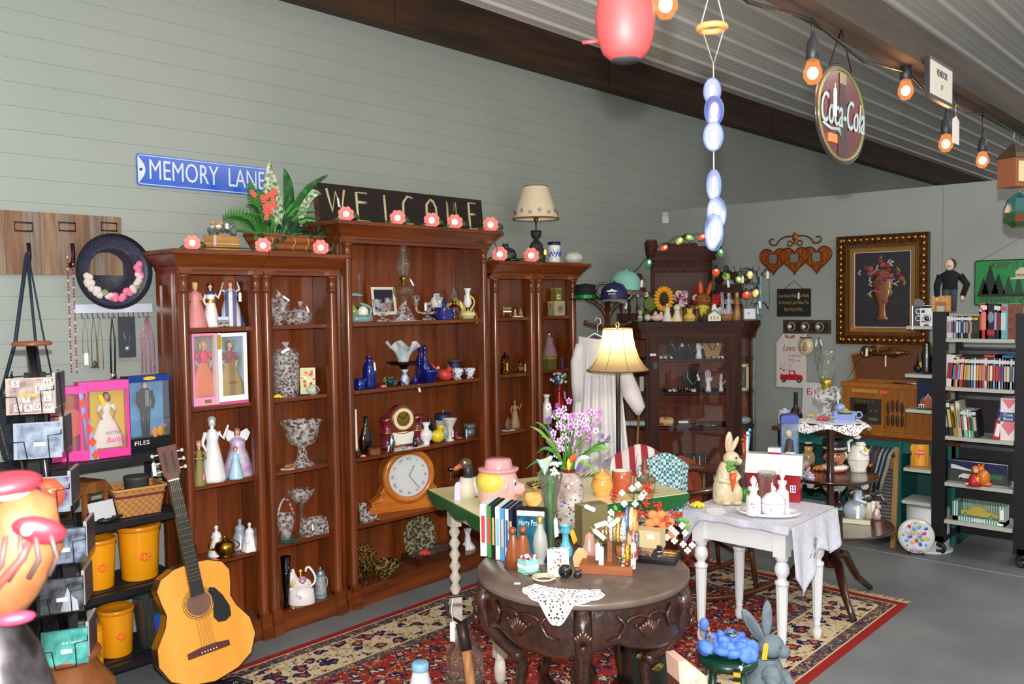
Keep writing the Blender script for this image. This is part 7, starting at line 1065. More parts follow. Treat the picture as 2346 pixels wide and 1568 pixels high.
for sx in (-1,1):
 for sy in (-1,1):
  c_=(sx*(w-.1),sy*(d-.1),0);pf=[(0,0),(.012,0),(.024,.03),(.026,.07),(.018,.12)]
  A('leg',Bx(c_[0]-.026,c_[0]+.026,c_[1]-.026,c_[1]+.026,TZ-.17,TZ-.018).Bx(c_[0]-.024,c_[0]+.024,c_[1]-.024,c_[1]+.024,.12,.24).La(pf+[(.016,.12)],14,c=c_).La([(.02,.24)]+[(.021+.007*(1 if k%2 else -1),.25+.0275*k) for k in range(13)]+[(.02,.585)],16,c=c_),LW)
for s1 in (-1,1):
 for s2 in (-1,1):
  X_,Y_=s1*(w-.13),s2*(d-.12);b=MB()
  for q in range(3):b.Tu([(X_-s1*(.03*q),Y_+s2*.05,TZ+.0006),(X_-s1*(.05+.03*q),Y_-s2*.0,TZ+.0006),(X_-s1*(.1+.02*q),Y_-s2*.03,TZ+.0006)],[.001,.005,.001],4)
  b.Tu([(X_+.03*cos(k*.6)*(1-k/14),Y_+.03*sin(k*.6)*(1-k/14),TZ+.0006) for k in range(11)],.0028,4)
  A('stencil_scroll',b,Q('#1f6a34',.4))
A('inner_line',Tu([(-w+.19,-d+.15,TZ),(w-.19,-d+.15,TZ),(w-.19,d-.15,TZ),(-w+.19,d-.15,TZ)],.0012,4,0,True),Q('#9a9458',.5))
def ptb(px,y):return onz(px,y,TZ+.001)
p=ptb(1062,1142);s=mpp(p);t=T('duck_decoy','duck decoy with dark head and orange bill on the painted table','decoy',p,fc(p)+.2)
A('body',Ba((34*s,6*s,24*s),(44*s,20*s,23*s),0,14).La([(0,0),(20*s,0),(22*s,22*s),(15*s,48*s),(0,50*s)],14,c=(8*s,0,0)),Q('#d8cfc0',.45));A('neck',Tu([(10*s,0,38*s),(12*s,0,62*s),(10*s,0,78*s)],[14*s,11*s,11*s],12),Q('#2a2a2e',.4));A('head',Ba((6*s,0,80*s),(15*s,12*s,13*s),0,12),Q('#3a2e2a',.4,x='noise',h2='#6a4a44',sc=60));A('bill',Tu([(-4*s,0,76*s),(-18*s,0,69*s),(-22*s,0,66*s)],[7*s,5*s,3*s],8),Q('#b8623a',.4));A('eye',Ba((2*s,-11*s,84*s),3*s,0,8),Q('#e8d8b0',.2));Tg(-14*s,-.02,40*s,.09,.03,.05,Q('#c8cce8',.6))
p=ptb(1143,1158);s=mpp(p);t=T('cookie_jar','large ceramic pig head cookie jar with a pink hat and yellow hair','cookie jar',p,0);PK=Q('#eec3ae',.12,c=.8,x='noise',h2='#f0b0a8',sc=5);vd=Matrix.Rotation(fc(p),4,'Z')
t.rotation_euler.z=fc(p)
A('head',La([(0,0),(36*s,0),(43*s,10*s),(47*s,32*s),(44*s,56*s),(37*s,78*s),(34*s,84*s),(0,84*s)],30,sx=1.05),PK);A('yellow_hair',Ba((-11*s,-3*s,55*s),(42*s,46*s,36*s),0,24),Q('#ecd25a',.15,c=.7));A('hat_brim',La([(30*s,80*s),(45*s,80*s),(47*s,84*s),(45*s,87*s),(28*s,89*s)],30,fl=24,fa=.012),Q('#e8a4a6',.15,c=.8));A('hat_crown',La([(33*s,87*s),(30*s,104*s),(27*s,108*s),(0,109*s)],28),Q('#e8a4a6',.15,c=.8))
A('snout',Ba((40*s,-12*s,40*s),(22*s,20*s,17*s),0,14).Ba((53*s,-16*s,44*s),(7*s,11*s,10*s),0,10),Q('#f2b8ae',.12,c=.8));A('ear',Ba((14*s,-42*s,46*s),(7*s,5*s,16*s),0,10,(0,.4,0)),PK);A('cheek',Ba((33*s,-28*s,30*s),(8*s,5*s,7*s),0,8),Q('#e87a80',.15,c=.6));A('eye',Ba((36*s,-25*s,56*s),(5*s,4*s,8*s),0,10),WHT);A('pupil',Ba((38*s,-28*s,55*s),(2.5*s,2*s,5*s),0,8),Q('#2a4a80',.1));A('mouth',Ba((50*s,-20*s,28*s),(6*s,5*s,2.5*s),0,8),Q('#d87880',.3));A('blue_collar',La([(38*s,0),(44*s,6*s),(42*s,12*s)],26),Q('#9ac0d0',.2,c=.5))
p=ptb(1222,1162);s=mpp(p);t=T('ceramic_apple','yellow ceramic apple in front of the pig cookie jar','apple',p);A('fruit',La([(0,3*s),(8*s,0),(17*s,8*s),(22*s,20*s),(18*s,32*s),(8*s,37*s),(0,34*s)],20),Q('#e8a83a',.12,c=1,x='noise',h2='#f4dc9a',sc=10));A('stem',Tu([(0,0,34*s),(3*s,0,42*s)],1.4*s,5),WDM);A('leaf',Ba((8*s,0,40*s),(7*s,3*s,2*s),0,7),Q('#c8b060',.4))
p=ptb(1234,1116);t=T('glass_ashtray','round amber glass ashtray with yellow ribbons behind the yellow apple','dish',p);A('dish',La(pr('bowl',.06,.018),20),glass('#b8a070',.7,60));A('ribbon',Tu([(-.08,-.03,.012),(0,-.04,.02),(.03,-.02,.024)],.004,5).Tu([(-.06,-.01,.02),(.02,-.03,.026)],.003,5),Q('#e8b02a',.5))
p=ptb(1380,1134);s=mpp(p);t=T('sugar_bowl','round yellow glazed lidded sugar jar on the painted table','jar',p);YJ=Q('#e8ab52',.12,c=1);A('body',La([(0,0),(21*s,0),(18*s,6*s),(25*s,16*s),(26*s,24*s),(21*s,36*s),(20*s,39*s),(0,39*s)],24),YJ);A('lid',La([(22*s,39*s),(21*s,43*s),(13*s,50*s),(5*s,53*s),(4*s,56*s),(6*s,59*s),(0,61*s)],22),YJ)
p=ptb(1425,1124);s=mpp(p);t=T('mug','terracotta red mug with a cream inside next to the yellow jar','mug',p);A('body',La([(0,0),(19*s,0),(22*s,4*s),(23*s,44*s),(22*s,45*s)],26),Q('#bf5a34',.2,c=.7));A('inside',La([(22.8*s,45.5*s),(21*s,46*s),(20*s,10*s),(0,8*s)],26),Q('#e8e0c4',.2,c=.5));A('leaf_print',Tu([(-6*s,-22.6*s,14*s),(-10*s,-21.6*s,24*s),(-14*s,-19*s,34*s)],.6*s,4).Tu([(-10*s,-21.6*s,24*s),(-4*s,-23*s,30*s)],.6*s,4),Q('#e0a080',.4))
p=ptb(1477,1110);s=mpp(p);t=T('gnome_figurine','small bronze gnome with a tall pointed hat at the back corner of the painted table','figurine',p,fc(p));A('body',Ba((-4*s,0,14*s),(15*s,11*s,15*s),0,12).Ba((14*s,0,10*s),(12*s,9*s,10*s),0,10),Q('#6a6048',.4));A('hat',La([(10*s,28*s),(7*s,44*s),(1*s,66*s),(0,67*s)],14),Q('#7a4030',.5));A('beard',Ba((4*s,-4*s,30*s),(7*s,7*s,7*s),0,8),Q('#a87860',.5));Tg(-8*s,-8*s,30*s,.03,.012,.4,Q('#c8ccd8',.6))
p=ptb(1303,1212);s=mpp(p);t=T('painted_vase','tall cream and brown painted urn vase holding orchids at the front of the painted table','vase',p);A('vase_body',La([(0,0),(20*s,0),(24*s,10*s),(33*s,60*s),(36*s,90*s),(33*s,112*s),(22*s,128*s),(15*s,131*s),(15*s,140*s),(16*s,141*s),(13*s,140*s),(13*s,126*s)],30),Q('#d8cfc6',.12,c=1,x='noise',h2='#8a7466',sc=11));A('neck_band',La([(15.6*s,130*s),(15.6*s,140*s)],26),Q('#6a2014',.2,c=.6))
b=MB()
for i in range(46):
 a_=-PI/2+fc(p)+(rd()-.5)*2.6;z_=(20+88*rd())*s;r_=(26+10*min(1,z_/(90*s)))*s if z_<90*s else 34*s
 b.Ba((r_*cos(a_),r_*sin(a_),z_),(.0045,.0045,.0035),i%3,5)
A('painted_twigs',b,[Q('#3a2622',.4),Q('#4a78b8',.4),Q('#8a3428',.4)])
def V3(px,py,y=0):v=Vector(ray(px,py))*( (p-CP).dot(CF)+y)+CP;return tuple(v-p)
ORC=[Q('#e6bfe2',.7),Q('#cc8ccc',.7),Q('#f0e2f0',.7)];PUR=Q('#7a58b0',.7);CEN=Q('#c04aa8',.6)
for i in range(62):
 if i<30:x,y=R.gauss(1335,22),R.gauss(965,20)
 elif i<48:x,y=R.gauss(1295,15),R.gauss(970,26)
 else:x,y=R.gauss(1290,20),R.gauss(1022,14)
 b=MB();q=V3(x,y,U(-.08,.06));a0=rd()*6
 for k in range(5):aa=a0+k*1.257;rr=5.5*s;b.Ba((q[0]+rr*cos(aa)*.75,q[1]-rr*cos(aa)*.6,q[2]+rr*sin(aa)),(3.6*s,2.4*s,3.6*s),0,6)
 b.Ba(q,(2.2*s,2.4*s,2.2*s),1,5);A('orchid_bloom',b,[ORC[i%3],CEN])
for i,(x,y) in enumerate([(1262,985),(1258,960),(1268,1003),(1255,1010),(1380,1000),(1390,1010),(1372,1015),(1383,1022),(1395,1004),(1330,1068),(1322,1075),(1338,1078),(1276,930),(1270,945)]):
 b=MB();q=V3(x,y,-.03)
 for k in range(5):aa=k*1.257;b.Ba((q[0]+4*s*cos(aa),q[1],q[2]+4*s*sin(aa)),(2.6*s,2*s,2.6*s),0,6)
 A('purple_bloom',b,PUR)
for i,(x1,y1,xm,ym) in enumerate([(1226,968,1262,970),(1215,978,1255,985),(1262,945,1290,960),(1400,1035,1370,995),(1385,1050,1350,1000),(1395,1030,1350,1020),(1230,1040,1260,1000),(1370,1100,1345,1030),(1405,1015,1365,1000),(1240,1000,1270,1000),(1320,960,1310,1000),(1345,1005,1320,1010),(1205,1075,1250,1030),(1290,940,1300,980)]):
 A('long_leaf',blade(V3(1300+((i*7)%15)-7,1085),V3(xm,ym,-.05),V3(x1,y1,-.06),.0075,9),[Q('#3f7a3a',.5),Q('#6a9a3a',.5)][i%2])
for x in (1290,1297,1303,1310,1316):A('stem',Tu([V3(x,1090),V3(x+(x-1303)*1.5,1020),V3(x+(x-1303)*3,960)],.003,5),LGR)
A('red_tulip',Ba(V3(1310,1052,-.05),(6*s,5*s,9*s),0,9).Ba(V3(1316,1047,-.05),(5*s,5*s,8*s),0,9),Q('#e8562c',.5));A('yellow_tulip',Ba(V3(1303,1065,-.05),(6*s,5*s,14*s),0,9),Q('#d8d02a',.5));A('frosted_leaf',blade(V3(1318,1075,-.04),V3(1325,1040,-.05),V3(1352,1050,-.05),.012,8),Q('#c8d8d0',.6))
# ================= round carved table =================
RC=Vector((2.375,1.85,0));RZ=.72;rr_=.368;t=T('carved_table','round dark carved table with a grey brown top and cabriole legs in the foreground','table',RC,fc(RC));CWD=Q('#200d07',.35,c=.25,x='noise',h2='#3a190c',sc=30,bump=1.5)
A('tabletop',La([(0,RZ-.028),(rr_-.01,RZ-.028),(rr_,RZ-.02),(rr_,RZ-.006),(rr_-.006,RZ),(0,RZ)],72),Q('#6a5a50',.35,c=.25,x='noise',h2='#57493f',sc=9));n=96
def apz(i):a_=2*PI*i/n;return RZ-.14-.05*abs(sin(2.5*a_))**.8
vs=[];fs=[]
for i in range(n):
 a_=2*PI*i/n;r1=rr_-.028
 for z,r in ((RZ-.028,r1),((RZ-.06),r1+.008),(apz(i)+.015,r1+.006),(apz(i),r1),(apz(i),r1-.018),(RZ-.03,r1-.018)):vs.append((r*cos(a_),r*sin(a_),z))
for i in range(n):
 j=(i+1)%n
 for k in range(5):fs.append((i*6+k,j*6+k,j*6+k+1,i*6+k+1))
A('apron',MB().add(vs,fs,0,True),CWD)
def onr(a_,r,z):return (r*cos(a_),r*sin(a_),z)
LA=[-PI/2+2*PI*k/5 for k in range(5)]
for k in range(5):
 a_=LA[k];r0=rr_-.035
 b=Tu([onr(a_,r0+.01,RZ-.03),onr(a_,r0+.026,RZ-.09),onr(a_,r0+.012,RZ-.15),onr(a_,r0-.035,RZ-.22),onr(a_,r0-.095,RZ-.28),onr(a_,r0-.115,RZ-.32),onr(a_,r0-.1,RZ-.42),onr(a_,r0-.06,RZ-.55),onr(a_,r0+.02,.03)],[.03,.031,.027,.025,.026,.022,.018,.016,.024],10)
 A('leg',b.Ba(onr(a_,r0-.095,RZ-.285),.03,0,9).Ba(onr(a_,r0+.04,.03),(.035,.035,.03),0,10),CWD)
 b=MB()
 for q in range(7):aq=a_+(q-3)*.024;b.Tu([onr(a_+(q-3)*.006,r0+.044,RZ-.13),onr(aq,r0+.05,RZ-.075-.01*abs(q-3)**.8)],[.003,.008],6)
 A('carved_shell',b.Tu([onr(a_,r0+.05,RZ-.13),onr(a_,r0+.038,RZ-.165)],[.01,.004],7),Q('#3a190c',.3,c=.3))
 am=a_+PI/5;
 for s_ in (-1,1):
  b=MB();r1=rr_-.018
  b.Tu([onr(am+s_*(.09+.16*cos(u_*.7)*(1-u_/12)),r1,RZ-.085+.032*sin(u_*.7)*(1-u_/14)) for u_ in range(10)],.006,6)
  b.Tu([onr(am+s_*.32,r1,RZ-.05),onr(am+s_*.24,r1+.004,RZ-.08),onr(am+s_*.3,r1,RZ-.12),onr(am+s_*.42,r1,RZ-.13)],[.004,.009,.008,.003],6)
  A('carved_scroll',b,CWD)
 b=MB()
 for q in range(7):aq=am+(q-3)*.035;b.Tu([onr(am+(q-3)*.008,r1,RZ-.135),onr(aq,r1+.004,RZ-.075-.006*abs(q-3))],[.003,.007],6)
 A('carved_shell',b,Q('#3a190c',.3,c=.3))
A('stretcher_knob',La([(0,.22),(.05,.22),(.06,.26),(.03,.3),(.05,.34),(.02,.4),(0,.42)],18),CWD)
for k in range(5):a_=LA[k];A('stretcher',Tu([onr(a_,rr_-.09,.26),onr(a_,.15,.21),onr(a_,.04,.25)],.016,8),CWD)
def rt(px,y,o=.001):return onz(px,y,RZ+o)
LC2=Q('#f4f4f2',.85)
t=T('lace_doily','white crocheted doily hanging in scallops over the front edge of the carved table','doily',(RC.x,RC.y,0));fa=math.atan2(rt(1280,1372).y-RC.y,rt(1280,1372).x-RC.x)
def lace(u_,v_):
 a_=fa+(u_-.5)*.9;s_=.15*v_*(.4+.6*sin(PI*min(1,max(0,u_)))+.35*math.exp(-((u_-.5)/.1)**2))+.012*abs(sin(6*PI*u_))*v_;r=rr_-.12+s_*.9
 if r<=rr_+.004:return (r*cos(a_),r*sin(a_),RZ+.003)
 dz=(r-rr_-.004)*1.2;return ((rr_+.005)*cos(a_),(rr_+.005)*sin(a_),RZ+.003-dz)
LM=bpy.data.materials.new('crochet_lace');LM.use_nodes=True;nt=LM.node_tree;bs=nt.nodes['Principled BSDF'];bs.inputs['Base Color'].default_value=(.9,.9,.9,1);bs.inputs['Roughness'].default_value=.9;tc=nt.nodes.new('ShaderNodeTexCoord');ck=nt.nodes.new('ShaderNodeTexVoronoi');ck.inputs['Scale'].default_value=95;nt.links.new(tc.outputs['Object'],ck.inputs[0]);g=nt.nodes.new('ShaderNodeMath');g.operation='GREATER_THAN';g.inputs[1].default_value=.36;nt.links.new(ck.outputs[0],g.inputs[0]);nt.links.new(g.outputs[0],bs.inputs['Alpha'])
A('crochet_panel',MB().grid(lace,72,36),LM);A('scalloped_border',Tu([lace(i/72,1) for i in range(73)],.0035,5),LC2)
for k in range(6):A('crochet_rib',Tu([lace((k+.5)/6,v_/12) for v_ in range(2,13)],.0025,5),LC2)
dc=[(1108,14,'#eeeef0','#c84040','white spined film case, leftmost on the carved table'),(1122,8,'#2f8a3a','#c83a3a','green and white animal film case beside the white one'),(1131,8,'#16161a','#b8a860','black spined film case third from the left'),(1141,10,'#e8ecf0','#7ab0d8','pale film case with a bear picture on its spine'),(1152,8,'#4a90c8','#c8b080','sky blue spined film case'),(1162,8,'#c8d8e8','#2a50a0','light blue spined film case with a navy mark'),(1171,8,'#0f1a40','#c89a3a','dark navy spined film case beside the wizard film')]
for i,(px,w_,hc,s_,lb) in enumerate(dc):
 q=rt(px,1278-(1141-px)*.12+ (px-1100)*.12);m=mpp(q);w=w_*m*1.05;t=T('film_case',lb,'film case',q,fc(q)-.3,'film cases standing on the carved table');A('case',Bx(-w/2,w/2,0,.135,0,.19),Q(hc,.35));A('spine_print',Bx(-w*.3,w*.3,-.001,0,.05,.15),Q(s_,.4));A('case_top',Bx(-w/2+.001,w/2-.001,.002,.135,.189,.1915),Q('#1a1a1e' if i not in (0,3) else '#e8e8e8',.4))
q=rt(1184,1288);t=T('film_case','wide blue green film case with silver title lettering, right end of the row','film case',q,fc(q)-.25,'film cases standing on the carved table');A('case',Bx(-.0,.105,0,.05,0,.19),Q('#15161a',.35));A('cover_print',Bx(.003,.103,-.001,0,.003,.168),Q('#1d6e86',.3,x='noise',h2='#0e3f58',sc=14));A('top_band',Bx(.003,.103,-.0012,0,.168,.186),Q('#c8ccd0',.4));text(t,'Harry Potter',.03,Q('#c8d4dc',.3),(.053,-.0018,.143),w=.088);A('dark_figure',Pz([(.07,.0),(.1,.0),(.095,.08),(.085,.1),(.074,.08)],-.0016,-.001),Q('#142a34',.5))
q=rt(1185,1302);s=mpp(q);t=T('wood_figurine','carved brown wooden couple figurine in front of the film cases','figurine',q,fc(q));WF=Q('#7a3c1a',.3,c=.4,x='wood',h2='#8a4a22');A('left_figure',La([(0,0),(22*s,0),(18*s,30*s),(13*s,62*s),(8*s,72*s),(6*s,78*s)],16,c=(-8*s,0,0),sy=.6).Ba((-10*s,0,86*s),10*s,0,10),WF);A('right_figure',La([(0,0),(20*s,0),(17*s,30*s),(12*s,66*s),(8*s,76*s)],16,c=(14*s,0,0),sy=.6).Ba((14*s,0,88*s),9.5*s,0,10),WF)
q=rt(1189,1300);q=q+Vector((-.02,-.06,0));s=mpp(q);t=T('gift_box','mint and white cube box topped with a silver and red ribbon','box',q,fc(q)+.6);k=34*s;A('box_body',Bx(-k/2,k/2,-k/2,k/2,0,k*.85),Q('#8fdccc',.5));A('white_band',Bx(-k/2-.001,k/2+.001,-k/2-.001,k/2+.001,k*.32,k*.55),Q('#e8f0f8',.4));b=MB()
for i in range(16):b.Ba((U(-.4,.4)*k,U(-.4,.4)*k,k*(.9+.25*rd())),(k*.14,k*.12,k*.1),0 if i%4 else 1,7)
A('ribbon_top',b,[Q('#eeeef2',.3,.3),Q('#b81848',.2,.4)])
q=rt(1238,1292);s=mpp(q);t=T('frosted_decanter','frosted glass flask decanter with a gold cap','decanter',q);A('flask',La([(0,0),(12*s,0),(8*s,4*s),(14*s,20*s),(18*s,44*s),(15*s,66*s),(8*s,84*s),(7*s,96*s)],20),Q('#a9aba6',.35,x='noise',h2='#979a95',sc=4));A('gold_cap',La([(8*s,94*s),(8.5*s,108*s),(6*s,111*s),(0,111*s)],14),Q('#b89a5a',.35,.7))
q=rt(1262,1282);s=mpp(q);t=T('trumpet_vase','tall clear fluted trumpet vase holding green stems and white flowers','vase',q);A('vase_glass',La([(0,0),(14*s,0),(13*s,4*s),(9*s,20*s),(9*s,60*s),(12*s,110*s),(17*s,150*s),(30*s,200*s),(28.5*s,200*s),(15*s,148*s),(7*s,60*s),(0,12*s)],26,fl=8,fa=.05),glass('#eef4ee',.93));A('green_stems',Tu([(0,0,20*s),(1*s,0,110*s),(0,0,190*s)],[5*s,7*s,10*s],8),Q('#4a9a30',.4,x='stripex',h2='#2a6a24',sc=60));b=MB()
for i in range(30):a_=rd()*6.3;b.Ba((U(-4,26)*s,U(-12,10)*s,(196+U(-4,26))*s),(4*s,3.4*s,3.4*s),0,6)
A('white_blossoms',b,Q('#f0efe4',.8));A('frosted_lily',MB().grid(lambda u_,v_:(-18*s+(26*s*v_)*cos(2*PI*u_),(12*s*v_)*sin(2*PI*u_),(196+34*v_+8*v_*cos(2*PI*u_)**2)*s),18,4),Q('#b8d4d0',.5));A('yellow_centre',Ba((-16*s,0,228*s),(16*s,7*s,5*s),0,9),Q('#dce05a',.7));Tg(-5*s,-.03,100*s,.07,.02,-.08)
for i in range(6):A('grass_blade',Tu(bez((0,0,195*s),(-30*s,0,(230+8*i)*s),(-70*s+20*s*i,-.01,(170+16*i)*s),8),.0012,4),LGR)
q=rt(1296,1278);s=mpp(q);t=T('bud_vase','turquoise glass bottle vase with a yellow price tag','vase',q);A('bottle',La([(0,0),(14*s,0),(17*s,10*s),(16*s,22*s),(8*s,38*s),(7.5*s,56*s),(11*s,60*s)],20),Q('#5ab4cc',.12,c=1));A('ruffled_lip',La([(8*s,55*s),(13*s,62*s),(9*s,70*s),(13*s,74*s)],16,fl=5,fa=.15),Q('#5ab4cc',.12,c=1));Tg(6*s,-.02,64*s,.055,.024,-.45,YEL)
q=rt(1280,1322);s=mpp(q);t=T('earring_card','white card with colourful bead jewellery leaning in the middle of the carved table','jewellery card',q,fc(q)+.15,rx=-.2);w=25*s;A('card',Bx(-w,w,0,.002,0,62*s),WHT);b=MB()
for i in range(22):b.Ba((R.gauss(4*s,8*s),-.003,R.gauss(34*s,9*s)),.0035,i%4,6)
A('beads',b,[Q('#c83a2a',.3),Q('#8a9aa0',.2,.8),Q('#d8a02a',.3),Q('#2a3a6a',.3)]);A('clear_clip',Bx(-w-.004,w+.004,-.006,.008,60*s,66*s),glass('#ffffff',.9,90))
q=rt(1303,1326);s=mpp(q);t=T('cat_figurine','glossy black curled cat figurine with a gold collar at the front of the carved table','figurine',q,fc(q));BC=Q('#07070c',.05,c=1);A('body',Ba((-8*s,4*s,16*s),(17*s,14*s,16*s),0,16),BC);A('head',Ba((20*s,-4*s,11*s),(11*s,9*s,9.5*s),0,12).Pz([(12*s,17*s),(18*s,20*s),(13*s,26*s)],-8*s,-2*s).Pz([(22*s,20*s),(29*s,16*s),(29*s,26*s)],-8*s,-2*s),BC);A('collar',To((10*s,-1*s,12*s),9*s,1*s,0,16,5,'x'),GOLD)
q=rt(1330,1300);s=mpp(q);ONE('agate_slice','translucent orange stone slice leaning behind the black cat','stone',Pz([(-14*s,0),(6*s,0),(13*s,14*s),(16*s,30*s),(8*s,42*s),(-4*s,44*s),(-12*s,34*s),(-18*s,20*s)],0,.006),Q('#f0924a',.25,c=.6,x='noise',h2='#e87828',sc=12),q,fc(q),rx=-.2)
q=rt(1222,1312);t=T('oval_dish','small grey green enamel oval dish on the left front of the carved table','dish',q,.3);A('oval_plate',La([(0,.0),(.03,.0),(.042,.006),(.04,.008),(0,.004)],22,sy=.7),Q('#74786c',.35,x='noise',h2='#5f6458',sc=30))
q=rt(1246,1330);b=MB();
for k in range(3):b.To((0,.0,.004+.003*k),.026+.006*k,.003,0,26,5)
ONE('pearl_bracelets','heap of pale pearl bracelets on the lace doily','jewellery',b,Q('#e0d8bc',.3,x='noise',h2='#b8a888',sc=120),q)
q=rt(1185,1337);ptw=ONE('paper_tag','loose white price tag hanging over the left front edge of the carved table','tag',Pz([(-.01,-.07),(.01,-.07),(.01,0),(-.01,0)],-.001,0),WHT,(q.x-.0,q.y-.0,RZ+.002),fc(q),rx=-1.2)
q=rt(1355,1246);s=mpp(q);t=T('gold_gift_box','tall olive gold cardboard box with a white tag behind the bracelet stand','box',q,fc(q)+.5);A('carton',Bx(-.055,.055,-.03,.03,0,.155),Q('#8a8058',.35,.4));Tg(-.05,-.04,.16,.05,.016,-1.1)
q=rt(1388,1306);s=mpp(q);t=T('bracelet_stand','wooden T bar stand loaded with tagged bracelets on a plank base','jewellery stand',q,fc(q)-.12);WS2=Q('#96552a',.45,x='woodx',h2='#844820');A('plank_base',Bx(-56*s,64*s,-.055,.05,0,20*s),WS2)
for x,y_,z_,l0,l1 in ((8,0,92,-30,30),(46,-.02,52,-20,22),(40,.03,120,-20,30)):
 A('dowel_bar',Tu([((x+l0)*s,y_-.01,z_*s),((x+l1)*s,y_+.01,z_*s)],11*s,14),WS2);A('post',Bx((x+2)*s-.008,(x+2)*s+.008,y_-.008,y_+.008,.02,z_*s),WS2)
brs=[(-12,0,92,'#2a2826','#b8a878'),(-4,0,92,'#1e1c1c','#a89868'),(6,0,92,'#8a8480','#e8e0d0'),(14,0,92,'#d8d0c0','#a88a5a'),(22,0,92,'#b8862a','#e8c868'),(30,0,92,'#6a5040','#e8dcc8'),(34,.02,98,'#2aa8c0','#e8f0f0'),(40,.03,120,'#2a4a90','#7a90c8'),(50,.03,118,'#d8a868','#e8d8b0'),(58,.03,112,'#e87a2a','#f0b070'),(56,.0,80,'#7a1c34','#c890a0'),(64,.0,78,'#b8bac0','#6a6a70'),(34,-.02,52,'#3a3634','#c8c0b8'),(44,-.02,50,'#c84a30','#d8d840'),(54,-.02,50,'#2a6a5a','#e08a50'),(62,-.02,50,'#d0d4d8','#b04040')]
for i,(x,y_,z_,c1,c2) in enumerate(brs):rr=(19 if i<6 else 24 if i<10 else 16)*s;A('bracelet',To(((x+8)*s,y_,(z_-4)*s),rr,.0055 if i not in (6,8,9) else .008,0,26,7,'x'),Q(c1,.25,.3,x='voronoi',h2=c2,sc=150),None,(0,0,0))
for x,z_,l,an in ((-14,70,.06,.0),(-6,62,.065,.02),(8,118,.045,1.2),(36,128,.05,.9),(42,22,.055,.0),(66,74,.09,.02),(-24,100,.05,-.9)):Tg(x*s,-.045,z_*s,l,.016,an)
b=MB()
for i in range(20):b.Ba(((30+U(0,40))*s,-.04-.01*rd(),(22+U(0,30))*s),.0045,i%4,6)
A('charms',b,[Q('#c82a2a',.2),Q('#d8d8dc',.15,.9),Q('#d8b02a',.2),Q('#2a7a4a',.2)])
q=rt(1366,1282);s=mpp(q);LT('pink_decanter','frosted pink glass bell shape behind the bracelet stand','decanter',Q('#c0948a',.3,x='noise',h2='#b08478',sc=5),(q.x,q.y+.03,q.z),[(0,0),(1,0),(.9,.35),(.62,.6),(.5,.9),(0,1)],20*s,60*s)
q=rt(1508,1284);s=mpp(q);t=T('jewellery_box','black edged flat box full of gold jewellery under a clear lid','box',q,fc(q)-.2);w=.068;A('tray',Bx(-w,w,-.05,.05,0,.014).Bx(-w,-w+.004,-.05,.05,0,.026).Bx(w-.004,w,-.05,.05,0,.026).Bx(-w,w,-.05,-.046,0,.026).Bx(-w,w,.046,.05,0,.026),Q('#14161c',.3));b=MB()
for i in range(90):b.Ba((U(-.058,.058),U(-.042,.042),.018+.006*rd()),(.006,.005,.003),i%3,5,(rd()*3,0,rd()*3))
o=A('gold_jewellery',b,[Q('#a8843c',.25,.9),Q('#d8b868',.2,.9),Q('#5a4420',.3,.8)]);o['kind']='stuff'
A('clear_lid',Bx(-w,w,-.05,.05,.026,.027),glass('#ffffff',.97));A('wrist_watch',To((.0,-.0,.034),.016,.004,0,16,6),SIL);A('watch_strap',Tu([(-.008,-.048,.03),(-.004,-.01,.036),(.004,.03,.036),(-.01,.05,.034)],.007,6),BLK);A('price_sticker',Bx(.02,.062,-.005,.001,.03,.032),YEL)
q=rt(1478,1250);t=T('cream_box','cream cardboard gift box lying on its side behind the gold jewellery','box',q,fc(q)-.35);A('carton',Bx(-.06,.07,-.03,.03,0,.065),Q('#cdb88c',.45));A('label',Bx(.02,.045,-.0312,-.03,.035,.052),WHT)
q=rt(1500,1236);t=T('flower_arrangement','orange berry and white blossom silk arrangement at the back of the carved table','flowers',q,fc(q));s=mpp(q);BR_=Q('#5a3020',.8);OB=Q('#c83c1c',.4);OR_=Q('#e88850',.7)
def q3(px,py,y=0):v=Vector(ray(px,py))*((q-CP).dot(CF)+y)+CP;return tuple(Matrix.Rotation(-fc(q),3,'Z')@(v-q))
A('pot',La([(0,0),(.035,0),(.04,.04),(0,.04)],14),BR_)
for x0,y0_,x1,y1_ in ((1400,1170,1408,1125),(1440,1200,1460,1040),(1470,1210,1482,1120),(1480,1210,1502,1105),(1500,1215,1545,1180),(1520,1215,1575,1270),(1510,1200,1530,1150),(1490,1210,1440,1130),(1500,1215,1565,1240)):
 A('twig',Tu([q3(1500,1228),q3(x0+18,y0_,0),q3((x0+x1)/2,(y0_+y1_)/2,-.02),q3(x1,y1_,-.03)],[.003,.003,.002,.001],5),BR_)
for cx_,cy_,nx,ny,n_ in ((1412,1132,10,13,26),(1484,1122,11,16,34),(1480,1155,8,14,20),(1465,1178,12,12,24),(1505,1160,9,9,18),(1540,1180,14,8,16),(1555,1182,8,6,10),(1530,1198,18,8,18)):
 b=MB()
 for i in range(n_):b.Ba(q3(cx_+R.gauss(0,nx*.55),cy_+R.gauss(0,ny*.55),U(-.06,-.01)),.0048,0,6)
 A('berry_cluster',b,OB)
for x,y_ in ((1502,1195),(1515,1180),(1495,1180),(1520,1205),(1535,1195),(1488,1200),(1540,1225)):A('orange_petals',Ba(q3(x,y_,-.02),(13*s,8*s,11*s),0,9,(0,rd(),0)),OR_)
